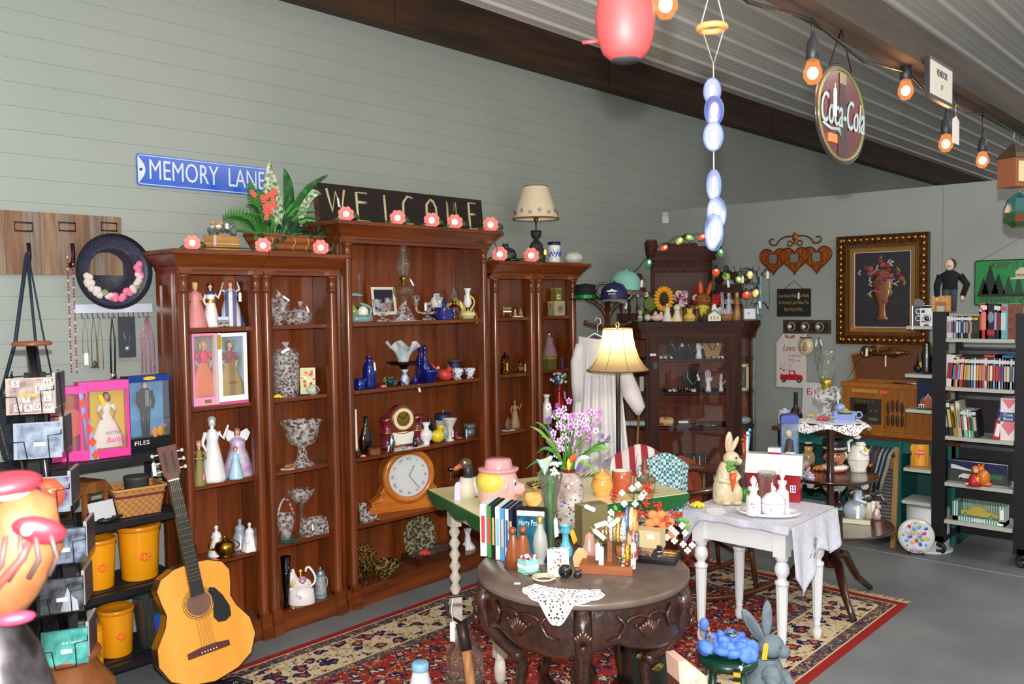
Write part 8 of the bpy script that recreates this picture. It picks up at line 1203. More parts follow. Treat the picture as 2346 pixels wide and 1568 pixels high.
for x,y_ in ((1448,1120),(1462,1112),(1470,1140),(1455,1155),(1430,1155),(1475,1132),(1538,1212),(1548,1222),(1528,1232),(1562,1205),(1570,1222),(1545,1240),(1565,1248),(1575,1262),(1586,1250),(1425,1130),(1400,1175),(1412,1182),(1395,1190)):
 b=MB();c_=q3(x,y_,-.05)
 for k in range(4):b.Ba((c_[0]+4.5*s*cos(k*1.57),c_[1],c_[2]+4.5*s*sin(k*1.57)),(4*s,2*s,4*s),0,6)
 A('white_blossom',b,Q('#f0ece2',.8))
for x,y_ in ((1410,1165),(1420,1178),(1408,1190),(1570,1195),(1560,1192),(1575,1210)):A('leaf',Ba(q3(x,y_,-.05),(9*s,2*s,5*s),0,7,(0,rd()*2,0)),Q('#5aa030',.6))
# ================= white table =================
WX0,WX1,WY0,WY1,WZ=3.60,4.09,1.66,2.18,.64;wc=((WX0+WX1)/2,(WY0+WY1)/2);t=T('white_table','small white painted table with fluted turned legs under a pale cloth','table',(wc[0],wc[1],0));WP=Q('#e6e8ea',.35,c=.3);w,d=(WX1-WX0)/2,(WY1-WY0)/2
A('tabletop',Bx(-w,w,-d,d,WZ-.02,WZ),WP);A('apron',Bx(-w+.03,w-.03,-d+.035,-d+.05,WZ-.13,WZ-.02).Bx(-w+.03,w-.03,d-.05,d-.035,WZ-.13,WZ-.02).Bx(-w+.035,-w+.05,-d+.03,d-.03,WZ-.13,WZ-.02).Bx(w-.05,w-.035,-d+.03,d-.03,WZ-.13,WZ-.02),WP)
for sx in (-1,1):
 for sy in (-1,1):
  c_=(sx*(w-.055),sy*(d-.055),0);A('leg',Bx(c_[0]-.03,c_[0]+.03,c_[1]-.03,c_[1]+.03,WZ-.15,WZ-.02).La([(0,0),(.014,0),(.02,.02),(.022,.045),(.014,.07),(.02,.078),(.014,.085),(.02,.11)],20,c=c_).La([(.019,.105),(.027,WZ-.28)],40,c=c_,fl=10,fa=.05).La([(.027,WZ-.28),(.032,WZ-.275),(.032,WZ-.262),(.02,WZ-.255),(.02,WZ-.245),(.032,WZ-.225),(.034,WZ-.205),(.026,WZ-.18),(.02,WZ-.172),(.029,WZ-.166),(.029,WZ-.15)],24,c=c_),WP)
CL=Q('#d4d4de',.9,x='noise',h2='#c6c6d4',sc=40);t=T('tablecloth','pale embroidered cloth draped off the right corner of the white table','tablecloth',(wc[0],wc[1],0));e=.006
A('cloth_top',Bx(-w-e,w+e,-d-e,d+e,WZ+.0005,WZ+.004),CL)
def sideY(u_,v_):# the side facing -Y, long and pointed
 x=-w-e+(2*w+2*e)*u_;L_=.10+.25*max(0,1-abs(u_-.18)/.35)+.10*max(0,1-abs(u_-.8)/.5);return (x,-d-e-.012-.012*sin(u_*22)*v_-.02*v_,WZ+.004-L_*v_)
def sideX(u_,v_):y=-d-e+(2*d+2*e)*u_;L_=.035+.25*max(0,(u_-.8)/.2)**1.4*.6;return (-w-e-.006-.008*sin(u_*18)*v_,y,WZ+.004-L_*v_)
A('right_drop',MB().grid(sideY,44,8),CL);A('front_drop',MB().grid(sideX,44,6),CL);A('back_drop',MB().grid(lambda u_,v_:(w+e+.006+.01*sin(u_*15)*v_,-d+2*d*u_,WZ+.004-.16*v_),30,5),CL);A('blue_hem',Tu([sideY(i/44,.97) for i in range(45)],.0014,4).Tu([sideX(i/44,.9) for i in range(45)],.0014,4),Q('#8088b8',.8))
b=MB()
for i in range(26):u_,v_=.42+R.gauss(0,.05),.55+R.gauss(0,.13);q_=sideY(u_,v_);b.Ba((q_[0],q_[1]-.004,q_[2]),(.005,.002,.005),i%3,5)
A('embroidery',b,[Q('#c86a88',.8),Q('#2a8a88',.8),Q('#6aa85a',.8)])
def wt(px,y):return onz(px,y,WZ+.0055)
q=wt(1668,1152);s=mpp(q);t=T('rabbit_statue','tall cream ceramic rabbit holding an orange carrot on the white table','statue',q,fc(q)+.25);RCm=Q('#ded2ae',.3,c=.35,x='noise',h2='#d0c096',sc=8)
A('body',La([(0,0),(30*s,0),(31*s,14*s),(30*s,40*s),(23*s,66*s),(17*s,84*s),(12*s,94*s)],22,sy=.85,c=(-4*s,0,0)).Ba((-14*s,-8*s,24*s),(19*s,18*s,25*s),0,12).Ba((16*s,-12*s,22*s),(15*s,16*s,24*s),0,12).Ba((-10*s,-24*s,6*s),(13*s,14*s,6*s),0,9).Ba((14*s,-24*s,6*s),(13*s,14*s,6*s),0,9),RCm);A('head',Ba((6*s,-6*s,103*s),(19*s,15*s,17*s),0,14).Ba((20*s,-8*s,96*s),(11*s,9*s,9*s),0,10),RCm)
A('ear',Ba((2*s,0,138*s),(9*s,5*s,26*s),0,12,(0,.05,0)),RCm);A('ear',Ba((16*s,6*s,132*s),(6*s,5*s,22*s),0,12,(0,.45,0)),RCm);A('ear_lining',Ba((3*s,-4*s,136*s),(5.5*s,3*s,19*s),0,10,(0,.05,0)),Q('#e8b8a8',.4));A('arm',Tu([(-20*s,-4*s,72*s),(-22*s,-20*s,56*s),(2*s,-28*s,52*s)],[8*s,7*s,6*s],9),RCm);A('arm',Tu([(14*s,-4*s,72*s),(20*s,-18*s,62*s),(8*s,-28*s,56*s)],[7*s,6*s,5*s],9),RCm);A('eye',Ba((14*s,-19*s,106*s),2.6*s,0,8),Q('#4a3050',.1))
A('carrot',Tu([(3*s,-30*s,74*s),(3*s,-32*s,58*s),(2*s,-32*s,32*s)],[8*s,7*s,1.5*s],10),Q('#e05a20',.25,c=.5));b=MB()
for i in range(12):b.Ba((2*s+U(-11,11)*s,-28*s,82*s+U(-4,16)*s),(5.5*s,4*s,5*s),0,7)
A('carrot_leaves',b,Q('#6a9a48',.4))
q=wt(1775,1143);s=mpp(q);t=T('barn_cookie_jar','red barn cookie jar with a white ribbed roof and cupola','cookie jar',q,fc(q)-.12);BR2=Q('#a01420',.15,c=.8);w=58*s;A('barn_walls',Bx(-w,w,-.05,.05,0,62*s),BR2);A('roof',MB().add([(-w-4*s,-.066,62*s),(w+4*s,-.066,62*s),(w+4*s,-.03,104*s),(-w-4*s,-.03,104*s),(-w-4*s,.066,62*s),(w+4*s,.066,62*s),(w+4*s,.03,104*s),(-w-4*s,.03,104*s)],[(0,1,2,3),(5,4,7,6),(3,2,6,7),(0,3,7,4),(1,5,6,2),(0,4,5,1)]),Q('#f0eeec',.2,c=.5,x='stripez',h2='#e0dedc',sc=55));A('cupola',Bx(-13*s,13*s,-.015,.015,102*s,110*s),BR2);A('cupola_roof',Bx(-14*s,14*s,-.02,.02,108*s,118*s),POR);A('window',Bx(36*s,48*s,-.052,-.05,22*s,38*s),WHT);A('window',Bx(-44*s,-34*s,-.052,-.05,22*s,38*s),WHT)
for k in range(4):xx=(37.5+5.5*(k%2))*s;zz=(24+7*(k//2))*s;A('window_pane',Bx(xx,xx+3.5*s,-.053,-.052,zz,zz+5*s),Q('#3a4a9a',.3))
q=wt(1761,1180);s=mpp(q);t=T('milk_glass_tray','oval white milk glass tray with a beaded rim holding the vanity bottles','tray',q,fc(q));A('tray_dish',La([(0,0),(40*s,0),(66*s,4*s),(74*s,11*s),(72*s,12*s),(60*s,7*s),(0,4*s)],44,sy=.66,fl=30,fa=.012),POR)
TZ2=q.z+.0035*1.6
def van(px,dy,h,rr,label,kind='perfume_bottle',fin=1,red=0):
 v=onz(px,1180,TZ2+.002);v=v+Vector((sin(-fc(v))*dy,cos(fc(v))*dy,0));s=mpp(v);r=rr*s;H=h*s;t=T(kind,label,'bottle' if kind!='powder_jar' else 'jar',v,fc(v))
 if kind=='perfume_bottle':A('bottle_body',La([(0,0),(r*.9,0),(r,.04*H),(r*.95,.3*H),(r*.9,.46*H),(r*.5,.52*H),(r*.45,.6*H),(r*.68,.64*H),(r*.66,.7*H)],20),POR);A('stopper',La([(r*.3,.69*H),(r*.2,.74*H),(r*.45,.84*H),(r*.35,.92*H),(0,H)],16),POR)
 else:A('bowl',La([(0,0),(r*.7,0),(r,.15*H),(r,.38*H),(r*.98,.42*H),(0,.42*H)],24),POR);A('lid',La([(r,.44*H),(r*.95,.55*H),(r*.6,.72*H),(r*.15,.78*H),(r*.22,.9*H),(0,H)],22,fl=8,fa=.02),POR)
 b=MB()
 for i in range(5):b.Ba((U(-.25,.25)*r,-r*.96,H*.28+U(-.05,.05)*H),(.003,.0015,.003),i%2,5)
 A('rose_print',b,[Q('#c84a80',.4),Q('#8a9a6a',.4)])
van(1726,-.005,92,18,'white milk glass perfume bottle with a teardrop stopper, left on the tray');van(1792,.07,100,16,'white milk glass perfume bottle at the back right of the tray');van(1772,-.015,70,27,'round white milk glass powder jar with a ball knob, front of the tray','powder_jar')
q=wt(1764,1165)+Vector((.07,.05,0));s=mpp(q);t=T('glass_canister','clear glass canister with a screw rim in front of the red barn jar','jar',(q.x,q.y,q.z+.01));A('jar_glass',La([(17*s,0),(19*s,4*s),(19*s,48*s),(21*s,56*s),(22*s,70*s),(20*s,70*s),(17*s,54*s)],22),GLS);Tg(-12*s,-.04,50*s,.07,.018,.15)
q=wt(1703,1148);s=mpp(q);t=T('green_pepper_jar','glossy green pepper shaped jar with a yellow tag behind the rabbit','jar',q);A('pepper',La([(0,0),(12*s,0),(16*s,10*s),(15*s,26*s),(8*s,32*s),(0,30*s)],24,fl=5,fa=.1),Q('#0f7a2a',.08,c=1));Tg(-.022,-.03,.045,.055,.012,.05,YEL)
q=wt(1706,1128)+Vector((-.03,-.02,0));s=mpp(q);t=T('sundae_glass','tall sundae glass stuffed with wrappers and swizzle sticks behind the rabbit','glass',q);A('glass_body',La([(0,0),(18*s,0),(16*s,3*s),(5*s,10*s),(6*s,18*s),(18*s,30*s),(23*s,84*s),(22*s,84*s),(16*s,32*s)],20,fl=8,fa=.03),GLS);A('wrappers',La([(0,20*s),(15*s,34*s),(20*s,76*s),(0,80*s)],14),Q('#9aa0a8',.4,x='voronoi',h2='#7a4038',sc=60));
for i,(x,c_) in enumerate(((-8,'#8a5a2c'),(-2,'#c82020'),(6,'#e8e8ec'),(12,'#4ab0d8'))):A('swizzle_stick',Tu([(x*.3*s,0,60*s),(x*1.6*s,0,(120+6*i)*s)],3*s,6).Ba((x*1.7*s,0,(126+6*i)*s),4.5*s,0,7),Q(c_,.3))
q=wt(1598,1163);rose('silk_flower','yellow silk daisy lying on the left corner of the white table',q,.03,Q('#ecdc3a',.7))
q=wt(1640,1172);doily('small white napkin lying in front of the rabbit statue',(q.x,q.y,q.z),.075,sy=.6,name='napkin',rz=.5)
q=wt(1849,1118);s=mpp(q);t=T('flower_figurine','small pastel figurine with a lilac jug and flowers right of the red barn','figurine',q);A('lilac_jug',La(pr('urn',12*s,34*s),14,c=(4*s,-6*s,0)),Q('#b8aac8',.15,c=.6));b=MB()
for i in range(16):b.Ba((U(-15,16)*s,U(-2,8)*s,U(8,46)*s),(5*s,4*s,5*s),i%3,6)
A('flowers',b,[Q('#7a9a8a',.3),Q('#e8e4e6',.3),Q('#c8a0b0',.3)]);A('bird_head',Ba((-8*s,0,56*s),(13*s,10*s,11*s),0,10),Q('#9a7a74',.2,c=.5));A('yellow_tag',Bx(-.0,.045,-.05,-.035,0,.002),YEL)
q=wt(1820,1140);t=T('animal_figurine','tiny black and yellow bird figurine at the right end of the barn','figurine',q);A('body',Ba((.03,0,.022),(.016,.014,.022),0,9).Ba((.03,0,.048),.011,0,8),Q('#1a1612',.2,c=.6));A('breast',Ba((.03,-.012,.024),(.009,.006,.014),0,8),Q('#d8a42a',.3))
q=onz(1808,1123,WZ+.0055);s=mpp(q);t=T('boxed_doll','clear tube box with a blue lid holding a graduate doll behind the barn','boxed doll',q,fc(q)+.1);H=170*s;w=19*s;A('window_tube',Bx(-w,w,-w,w,0,H*.92),glass('#ffffff',.96));A('blue_lid',Bx(-w-.001,w+.001,-w-.001,w+.001,H*.92,H).Pz([(-w,H),(w,H),(w*.5,H*1.03),(-w*.8,H*1.02)],-w,w),Q('#3c52a8',.4));A('back_card',Bx(-w+.001,-w+.006,-w,w,0,H*.9).Bx(-w,w,w-.002,w-.001,0,H*.9),Q('#8a9cac',.4,x='noise',h2='#3a7ab0',sc=20));
A('gown',La([(0,.35*H),(11*s,.35*H),(12*s,.45*H),(8*s,.68*H),(0,.7*H)],14),BLK);A('head',Ba((0,0,.75*H),(6*s,6*s,7.5*s),0,10),SK);A('hair',Ba((-2*s,1*s,.77*H),(8*s,7*s,8*s),0,9),Q('#d8c8a0',.7));A('legs',Tu([(-3*s,0,0),(-3*s,0,.36*H)],3*s,7).Tu([(3*s,0,0),(3*s,0,.36*H)],3*s,7),SK);A('white_tag',Bx(-10*s,10*s,-w-.002,-w,.5*H,.53*H),WHT)
# ================= tiered pedestal table =================
KC=Vector((4.58,1.875,0));KM=mpp((4.58,1.875,.7));t=T('tiered_table','three tier round mahogany pedestal table behind the white table','table',KC,fc(KC));DM=Q('#2c130c',.22,c=.6,x='noise',h2='#3c1c10',sc=6);KT=[(.985,.17),(.70,.245),(.435,.325)]
for z,r in KT:A('tier',La([(0,z-.02),(r-.03,z-.022),(r-.004,z-.012),(r,z-.003),(r-.004,z+.002),(r-.012,z),(0,z)],48),DM)
A('column',La([(.03,.46),(.02,.5),(.018,.66),(.028,.69),(.02,.72),(.02,.9),(.032,.965)],18).La([(.02,.19),(.045,.2),(.04,.24),(.05,.3),(.05,.34),(.03,.36),(.04,.385),(.035,.415)],24,fl=12,fa=.04),DM)
for k in range(3):
 a_=-PI/2+.35+2*PI*k/3;A('leg',Tu([(.02*cos(a_),.02*sin(a_),.26),(.12*cos(a_),.12*sin(a_),.24),(.22*cos(a_),.22*sin(a_),.1),(.33*cos(a_),.33*sin(a_),.02)],[.03,.026,.02,.018],8),DM)
def kt(px,y,i):return onz(px,y,KT[i][0]+.0015)
q=Vector((KC.x,KC.y,KT[0][0]+.001));t=T('lace_doily','white lace doily draped over the top tier of the pedestal table','doily',q);A('lace_panel',MB().grid(lambda u_,v_:((.2*v_)*(1+.04*sin(16*PI*u_))*cos(2*PI*u_),(.2*v_)*(1+.04*sin(16*PI*u_))*sin(2*PI*u_),.001-(.035*max(0,v_-.86)/.14)*(1+.5*sin(10*PI*u_))),80,12),LM)
q=kt(1893,960,0);s=mpp(q);q.z+=.002;t=T('crystal_lamp','tall oil lamp with etched chimney and hanging crystal prisms on the top tier','lamp',q);A('glass_base',La([(0,0),(28*s,0),(24*s,6*s),(9*s,16*s),(12*s,30*s),(26*s,44*s),(28*s,56*s),(12*s,66*s)],22,fl=9,fa=.03),CRY);A('glass_skirt',La([(10*s,64*s),(28*s,68*s),(31*s,72*s)],28,fl=12,fa=.05),CRY);A('burner',La([(9*s,66*s),(10*s,76*s),(13*s,80*s),(12*s,88*s),(7*s,92*s)],16),Q('#d8b850',.2,.9));A('chimney',La([(10*s,88*s),(17*s,100*s),(19*s,118*s),(15*s,132*s),(13*s,140*s),(20*s,158*s),(19.5*s,158*s)],24,fl=8,fa=.02),GLS);b=MB()
for k in range(14):a_=2*PI*k/14;x,y_=29*s*cos(a_),29*s*sin(a_);b.La([(0,0),(3*s,5*s),(1*s,20*s),(0,22*s)],6,c=(x,y_,44*s)).Ba((x,y_,68*s),2.4*s,0,6)
A('prisms',b,CRY);Tg(-5*s,-.07,62*s,.06,.018)
q=kt(1935,968,0);s=mpp(q);t=T('chair_teapot','lilac blue armchair shaped teapot with a cat on the top tier','teapot',q,fc(q));LB=Q('#7f92cc',.15,c=.8);A('seat_body',Bx(-22*s,22*s,-.035,.035,5*s,20*s).Ba((-20*s,0,20*s),(8*s,.035,7*s),0,10).Ba((20*s,0,20*s),(8*s,.035,7*s),0,10).Ba((-10*s,.03,30*s),(13*s,.018,12*s),0,10),LB);A('fringe',Bx(-24*s,24*s,-.037,.037,0,6*s),Q('#a8b8e0',.3,x='stripex',h2='#5a70c0',sc=70));A('cushion',Ba((2*s,-.01,25*s),(17*s,.025,4*s),0,10),Q('#8aa05a',.3));A('handle',To((30*s,0,18*s),7*s,2*s,0,14,6,'y'),LB);A('cat',Ba((2*s,-.01,29*s),(6*s,.01,3.5*s),0,8),Q('#c8907a',.4))
q=kt(1883,962,0)+Vector((-.03,-.02,0));rose('wooden_rose','dusty red carved rose on the front of the top tier',q,.03,Q('#c4545a',.6));q=kt(1858,956,0);rose('wooden_rose','small yellow carved rose at the left of the top tier',q,.018,Q('#e8b04a',.6))
q=kt(1912,1080,1);s=mpp(q);t=T('character_jug','large head shaped jug with black feathered hat, beard and white ruff','jug',q,fc(q));FS=Q('#b06a4a',.25,c=.5,x='noise',h2='#a05a3c',sc=20)
A('face',Ba((0,0,32*s),(22*s,20*s,24*s),0,18).Ba((0,-20*s,30*s),(3.6*s,4.5*s,6.5*s),0,9).Ba((-22*s,0,32*s),(3*s,4*s,7*s),0,7).Ba((22*s,0,32*s),(3*s,4*s,7*s),0,7),FS);A('ruff',La([(18*s,3*s),(28*s,7*s),(29*s,13*s),(18*s,16*s)],36,fl=14,fa=.06),Q('#e6e2d2',.3,c=.4));A('red_base',La([(0,0),(22*s,0),(24*s,4*s),(0,5*s)],24),Q('#a8382c',.3));A('beard',Ba((0,-14*s,15*s),(8*s,8*s,7*s),0,9).Ba((0,-19.5*s,23*s),(9*s,3*s,2.4*s),0,8),Q('#4a3a34',.5));A('hat_brim',La([(22*s,46*s),(29*s,50*s),(28*s,53*s),(20*s,54*s)],28),BLK);A('hat_band',La([(26.5*s,53*s),(26*s,58*s)],28),Q('#e0dcd0',.4,x='noise',h2='#8a3a4a',sc=90));A('hat_crown',La([(25*s,57*s),(26*s,64*s),(25*s,74*s),(20*s,78*s),(0,76*s)],36,fl=18,fa=.03),Q('#0c0e12',.4));
for sx in (-1,1):A('eye',Ba((sx*8*s,-18*s,36*s),(3*s,2*s,1.8*s),0,8),Q('#e8e0d8',.2));A('pupil',Ba((sx*8*s,-19.8*s,36*s),1.2*s,0,6),BLK);A('eyebrow',Ba((sx*8*s,-18.6*s,41*s),(5*s,2*s,1.4*s),0,7),Q('#4a3228',.5))
q=kt(1852,1068,1);s=mpp(q);t=T('toby_jug','small seated toby jug in a pink coat and tricorn hat','jug',q,fc(q));A('body',La([(0,0),(12*s,0),(14*s,10*s),(15*s,22*s),(10*s,34*s),(0,36*s)],16),Q('#c88a80',.2,c=.6,x='noise',h2='#8a8a50',sc=40));A('head',Ba((0,0,40*s),(10*s,9*s,9*s),0,12),Q('#d8a850',.2,c=.5));A('tricorn',La([(8*s,46*s),(14*s,50*s),(13*s,53*s),(0,52*s)],12,fl=3,fa=.15),Q('#1a1a1c',.3));A('hat_top',Ba((0,0,53*s),(10*s,8*s,2.5*s),0,10),Q('#e6e0c8',.3));A('feet',Ba((-6*s,-10*s,3*s),4*s,0,7).Ba((6*s,-10*s,3*s),4*s,0,7),BLK)
q=kt(1966,1080,1);s=mpp(q);t=T('toby_pitcher','white glazed toby pitcher with a navy tricorn hat and loop handle','pitcher',q,fc(q));CW2=Q('#e6e2d8',.15,c=.7);A('body',La([(0,0),(19*s,0),(17*s,6*s),(23*s,20*s),(24*s,34*s),(18*s,52*s),(13*s,60*s)],22),CW2);A('head',Ba((4*s,-2*s,64*s),(11*s,10*s,10*s),0,12).Ba((14*s,-6*s,62*s),(3*s,3*s,3*s),0,7).Tu([(4*s,-20*s,50*s),(18*s,-18*s,42*s),(20*s,-12*s,52*s)],4*s,8),CW2);A('tricorn',La([(10*s,69*s),(17*s,72*s),(16*s,75*s),(0,74*s)],14,c=(4*s,0,0),fl=3,fa=.12),Q('#1c2440',.25));A('hat_peak',Tu([(0,0,74*s),(-8*s,0,84*s),(-12*s,0,90*s)],[9*s,6*s,2*s],8),CW2);A('handle',Tu(bez((-20*s,0,24*s),(-40*s,0,60*s),(-12*s,0,72*s)),3*s,7),CW2);A('yellow_cravat',Ba((16*s,-12*s,50*s),(5*s,4*s,8*s),0,8),Q('#d8b83a',.3));A('gilt_band',To((0,0,28*s),24*s,.8*s,0,24),Q('#c8a888',.4));Tg(-20*s,-.02,66*s,.05,.012)
q=kt(1876,1078,1);rose('wooden_rose','orange carved rose at the front left of the middle tier',q,.028,Q('#e8762c',.6));q=kt(1994,1076,1);t=T('bird_dish','small black dish with a green and orange bird at the right of the middle tier','dish',q);A('dish',La(pr('bowl',.035,.02),16,sy=.7),BLK);A('bird',Ba((0,0,.022),(.022,.012,.008),0,8),Q('#c85a2c',.3))
q=kt(1963,1198,2);s=mpp(q);t=T('lady_figurine','large pale blue porcelain lady kneeling with a dog, lowest tier','figurine',q,fc(q));LP=Q('#a9b6c0',.1,c=1);A('rock_base',MB().slab([(-30*s,-.03),(28*s,-.04),(30*s,.03),(-24*s,.04)],0,10*s),Q('#d8d0b4',.25,c=.6));A('dress',Ba((-4*s,0,28*s),(27*s,18*s,24*s),0,16).Tu([(-2*s,0,40*s),(2*s,0,60*s),(2*s,0,76*s)],[15*s,10*s,9*s],10),LP);A('head',Ba((16*s,-4*s,88*s),(10*s,9*s,11*s),0,12),Q('#cfd0c4',.12,c=.8));A('arm',Tu([(0,-8*s,72*s),(-2*s,-14*s,56*s),(20*s,-16*s,50*s)],[5*s,5*s,4*s],8),Q('#c8d0d8',.1,c=1));A('dog',Tu([(26*s,-4*s,14*s),(24*s,-4*s,34*s),(26*s,-8*s,50*s)],[9*s,7*s,5*s],9),Q('#c8bc9c',.2,c=.6));Tg(2*s,-.05,44*s,.07,.017)
q=kt(2008,1190,2);t=T('fox_figurine','small brown and white porcelain fox cub at the edge of the lowest tier','figurine',q);A('body',La([(0,0),(.022,0),(.024,.02),(.016,.05),(.012,.06)],12).Ba((.004,-.008,.068),(.018,.016,.014),0,9).Pz([(-.012,.072),(0,.078),(-.012,.096)],-.004,.004).Pz([(.016,.076),(.006,.078),(.016,.096)],-.004,.004),Q('#a88478',.2,c=.7,x='noise',h2='#d8ccc4',sc=40))
q=kt(1995,1168,2)+Vector((.0,.05,0));s=mpp(q);t=T('silver_ewer','ornate silver dragon ewer lying on its side at the back of the lowest tier','ewer',q,fc(q));A('body',Ba((0,0,24*s),(24*s,14*s,15*s),0,12).Ba((-24*s,0,32*s),(12*s,10*s,11*s),0,9).Tu([(20*s,0,28*s),(40*s,0,34*s),(44*s,0,22*s),(52*s,0,18*s)],[5*s,3*s,3*s,5*s],7),Q('#3a3a36',.15,.9,x='noise',h2='#8a8a80',sc=50,bump=.8));A('foot',Ba((-10*s,0,5*s),(5*s,5*s,6*s),0,7).Ba((12*s,0,5*s),(5*s,5*s,6*s),0,7),SIL);A('price_card',Bx(20*s,36*s,-.05,-.048,-4*s,22*s),WHT)
q=kt(1926,1160,2)+Vector((-.03,.03,0));t=T('glass_compote','white frosted compote with amber glass behind the kneeling lady','compote',q);A('bowl',La(pr('compote',.075,.15),20),Q('#c8c8be',.25,c=.4));A('amber_ball',Ba((-.05,-.04,.03),.028,0,10),glass('#b8641c',.7));A('ruby_cup',La(pr('cup',.022,.05),12,c=(-.05,-.04,.055)),glass('#8a1c2c',.7));A('teal_plate',La([(0,0),(.08,.002),(.085,.008),(0,.005)],24,c=(-.03,-.03,0)),Q('#6aa8a0',.3))
# ================= floor things in front =================
def fl_(px,d):return dep(px,d,.012)
q=fl_(1757,3.42);s=mpp((q.x,q.y,.3));t=T('rabbit_statue','tall grey stone garden rabbit with upright ears beside the green stool','statue',q,fc(q)+.35);ST_=Q('#76858f',.8,x='noise',h2='#687680',sc=30,bump=.5)
A('body',La([(0,0),(.09,0),(.1,.04),(.085,.14),(.06,.2),(.045,.235)],22,sy=.9).Ba((-.05,-.03,.07),(.055,.055,.075),0,12).Ba((.05,-.05,.06),(.045,.05,.065),0,12).Ba((.0,-.045,.17),(.045,.035,.055),0,10).Ba((.03,-.085,.015),(.04,.05,.016),0,9).Ba((-.05,-.085,.015),(.04,.05,.016),0,9),ST_);A('head',Ba((.01,-.02,.285),(.052,.045,.045),0,14).Ba((.05,-.04,.27),(.03,.026,.026),0,10),ST_);A('ear',Ba((.0,0,.385),(.022,.012,.075),0,12,(0,.02,0)),ST_);A('ear',Ba((-.06,-.01,.365),(.024,.012,.08),0,12,(0,-.55,0)),ST_);A('ear_hollow',Ba((-.058,-.017,.36),(.014,.008,.06),0,10,(0,-.55,0)),Q('#5c6a74',.9));A('eye',Ba((.03,-.058,.295),.007,0,8),Q('#5a6872',.6));A('forepaw',Tu([(-.02,-.05,.18),(.0,-.09,.15),(.045,-.1,.11)],[.022,.02,.016],9),ST_);A('forepaw',Tu([(.05,-.03,.19),(.07,-.06,.15),(.09,-.07,.12)],[.018,.017,.014],9),ST_);Tg(-.03,-.075,.32,.065,.02,.12,YEL)
q=fl_(1667,3.28);t=T('wooden_stool','round green painted stool with a striped leg under blue tulle','stool',q,fc(q));GS=Q('#0c3a28',.3,c=.4);A('seat',La([(0,.27),(.1,.27),(.112,.285),(.108,.302),(0,.305)],32),GS);
for k in range(4):a_=PI/4+k*PI/2;A('leg',Tu([(.07*cos(a_),.07*sin(a_),.275),(.1*cos(a_),.1*sin(a_),.0)],.014,9),GS)
for z in (.1,.15):A('rung',Tu([(.085*cos(PI/4),.085*sin(PI/4),z),(.085*cos(3*PI/4),.085*sin(3*PI/4),z)],.008,7).Tu([(-.085*.7,-.085*.7,z),(.085*.7,-.085*.7,z)],.008,7),GS)
A('striped_tail',Pz([(.02,.3),(.045,.3),(.05,.0),(.025,.0)],-.118,-.112),Q('#c8a02a',.7,x='stripez',h2='#12100c',sc=9))
q2=(q.x,q.y,.318);t=T('tulle_heap','heap of bright blue crumpled tulle with a beaded wand on the green stool','fabric',q2,fc(q));b=MB()
for i in range(40):a_=rd()*6.3;r=.085*rd()**.5;b.Ba((r*cos(a_)*1.2,r*sin(a_),.012+.05*rd()*(1-r*8)+.01),(.034,.03,.017),0,8,(rd(),rd()*2,rd()*3))
A('crumpled_tulle',b,Q('#4a78d8',.7,bump=1,x='noise',h2='#6a98e8',sc=25));A('blue_ball',Ba((-.085,0,.105),(.02,.015,.028),0,9),Q('#5a80d0',.6));A('beaded_wand',Tu([(-.07,-.03,.11),(-.06,-.03,.07),(-.055,-.04,.03)],.006,6),Q('#c08a70',.4,x='noise',h2='#4a2030',sc=90));A('silver_crown',To((.015,-.02,.085),.02,.005,0,16),SIL);Tg(.05,-.1,-.0,.04,.016,.5)
q=fl_(1588,2.95);t=T('paper_gift_bag','pink patterned tall gift box leaning open beside the carved table','box',q,fc(q)+.5,ry=-.06);A('carton',Bx(-.05,.05,-.045,.045,0,.38),Q('#e0b0a0',.6,x='voronoi',h2='#e8c0b0',sc=60));A('side_panel',Bx(-.051,-.05,-.045,.045,0,.38),Q('#6a3c30',.6));A('slanted_top',Pz([(-.05,.38),(.05,.38),(-.02,.45),(-.05,.45)],-.045,.045),Q('#ecc0ae',.6));A('white_label',Bx(-.03,.01,-.047,-.046,.39,.42),Q('#d8dad8',.5));Tg(.06,-.05,.25,.05,.014,-.3,YEL)
q=fl_(1480,3.2);t=T('tall_planter','tall dark green box vase painted with gold ginkgo leaves behind the carved table legs','vase',q,fc(q)+.35);A('vase_body',Pz([(-.06,0),(.06,0),(.075,.42),(-.075,.42)],-.06,.06),Q('#16201a',.3,c=.4));
for i,(x,z) in enumerate(((-.03,.35),(.03,.3),(-.02,.22),(.035,.16),(-.035,.1),(.0,.39))):
 b=MB();a0=U(-.5,.5)
 for k in range(9):aa=a0+PI/2+(k-4)*.2;b.Tu([(x,-.062,z),(x+.033*cos(aa),-.063,z+.033*sin(aa))],.0022,4)
 A('ginkgo_leaf',b,Q('#8a742c',.3,.7))
q=fl_(1062,3.15);t=T('garden_spade','old garden fork handle with a steel D grip standing before the carved table','garden tool',q,fc(q)+.1,rx=-.0);IR=Q('#3a2a28',.45,.5);s=mpp((q.x,q.y,.4));zt_=1.65-(1400-690)*s
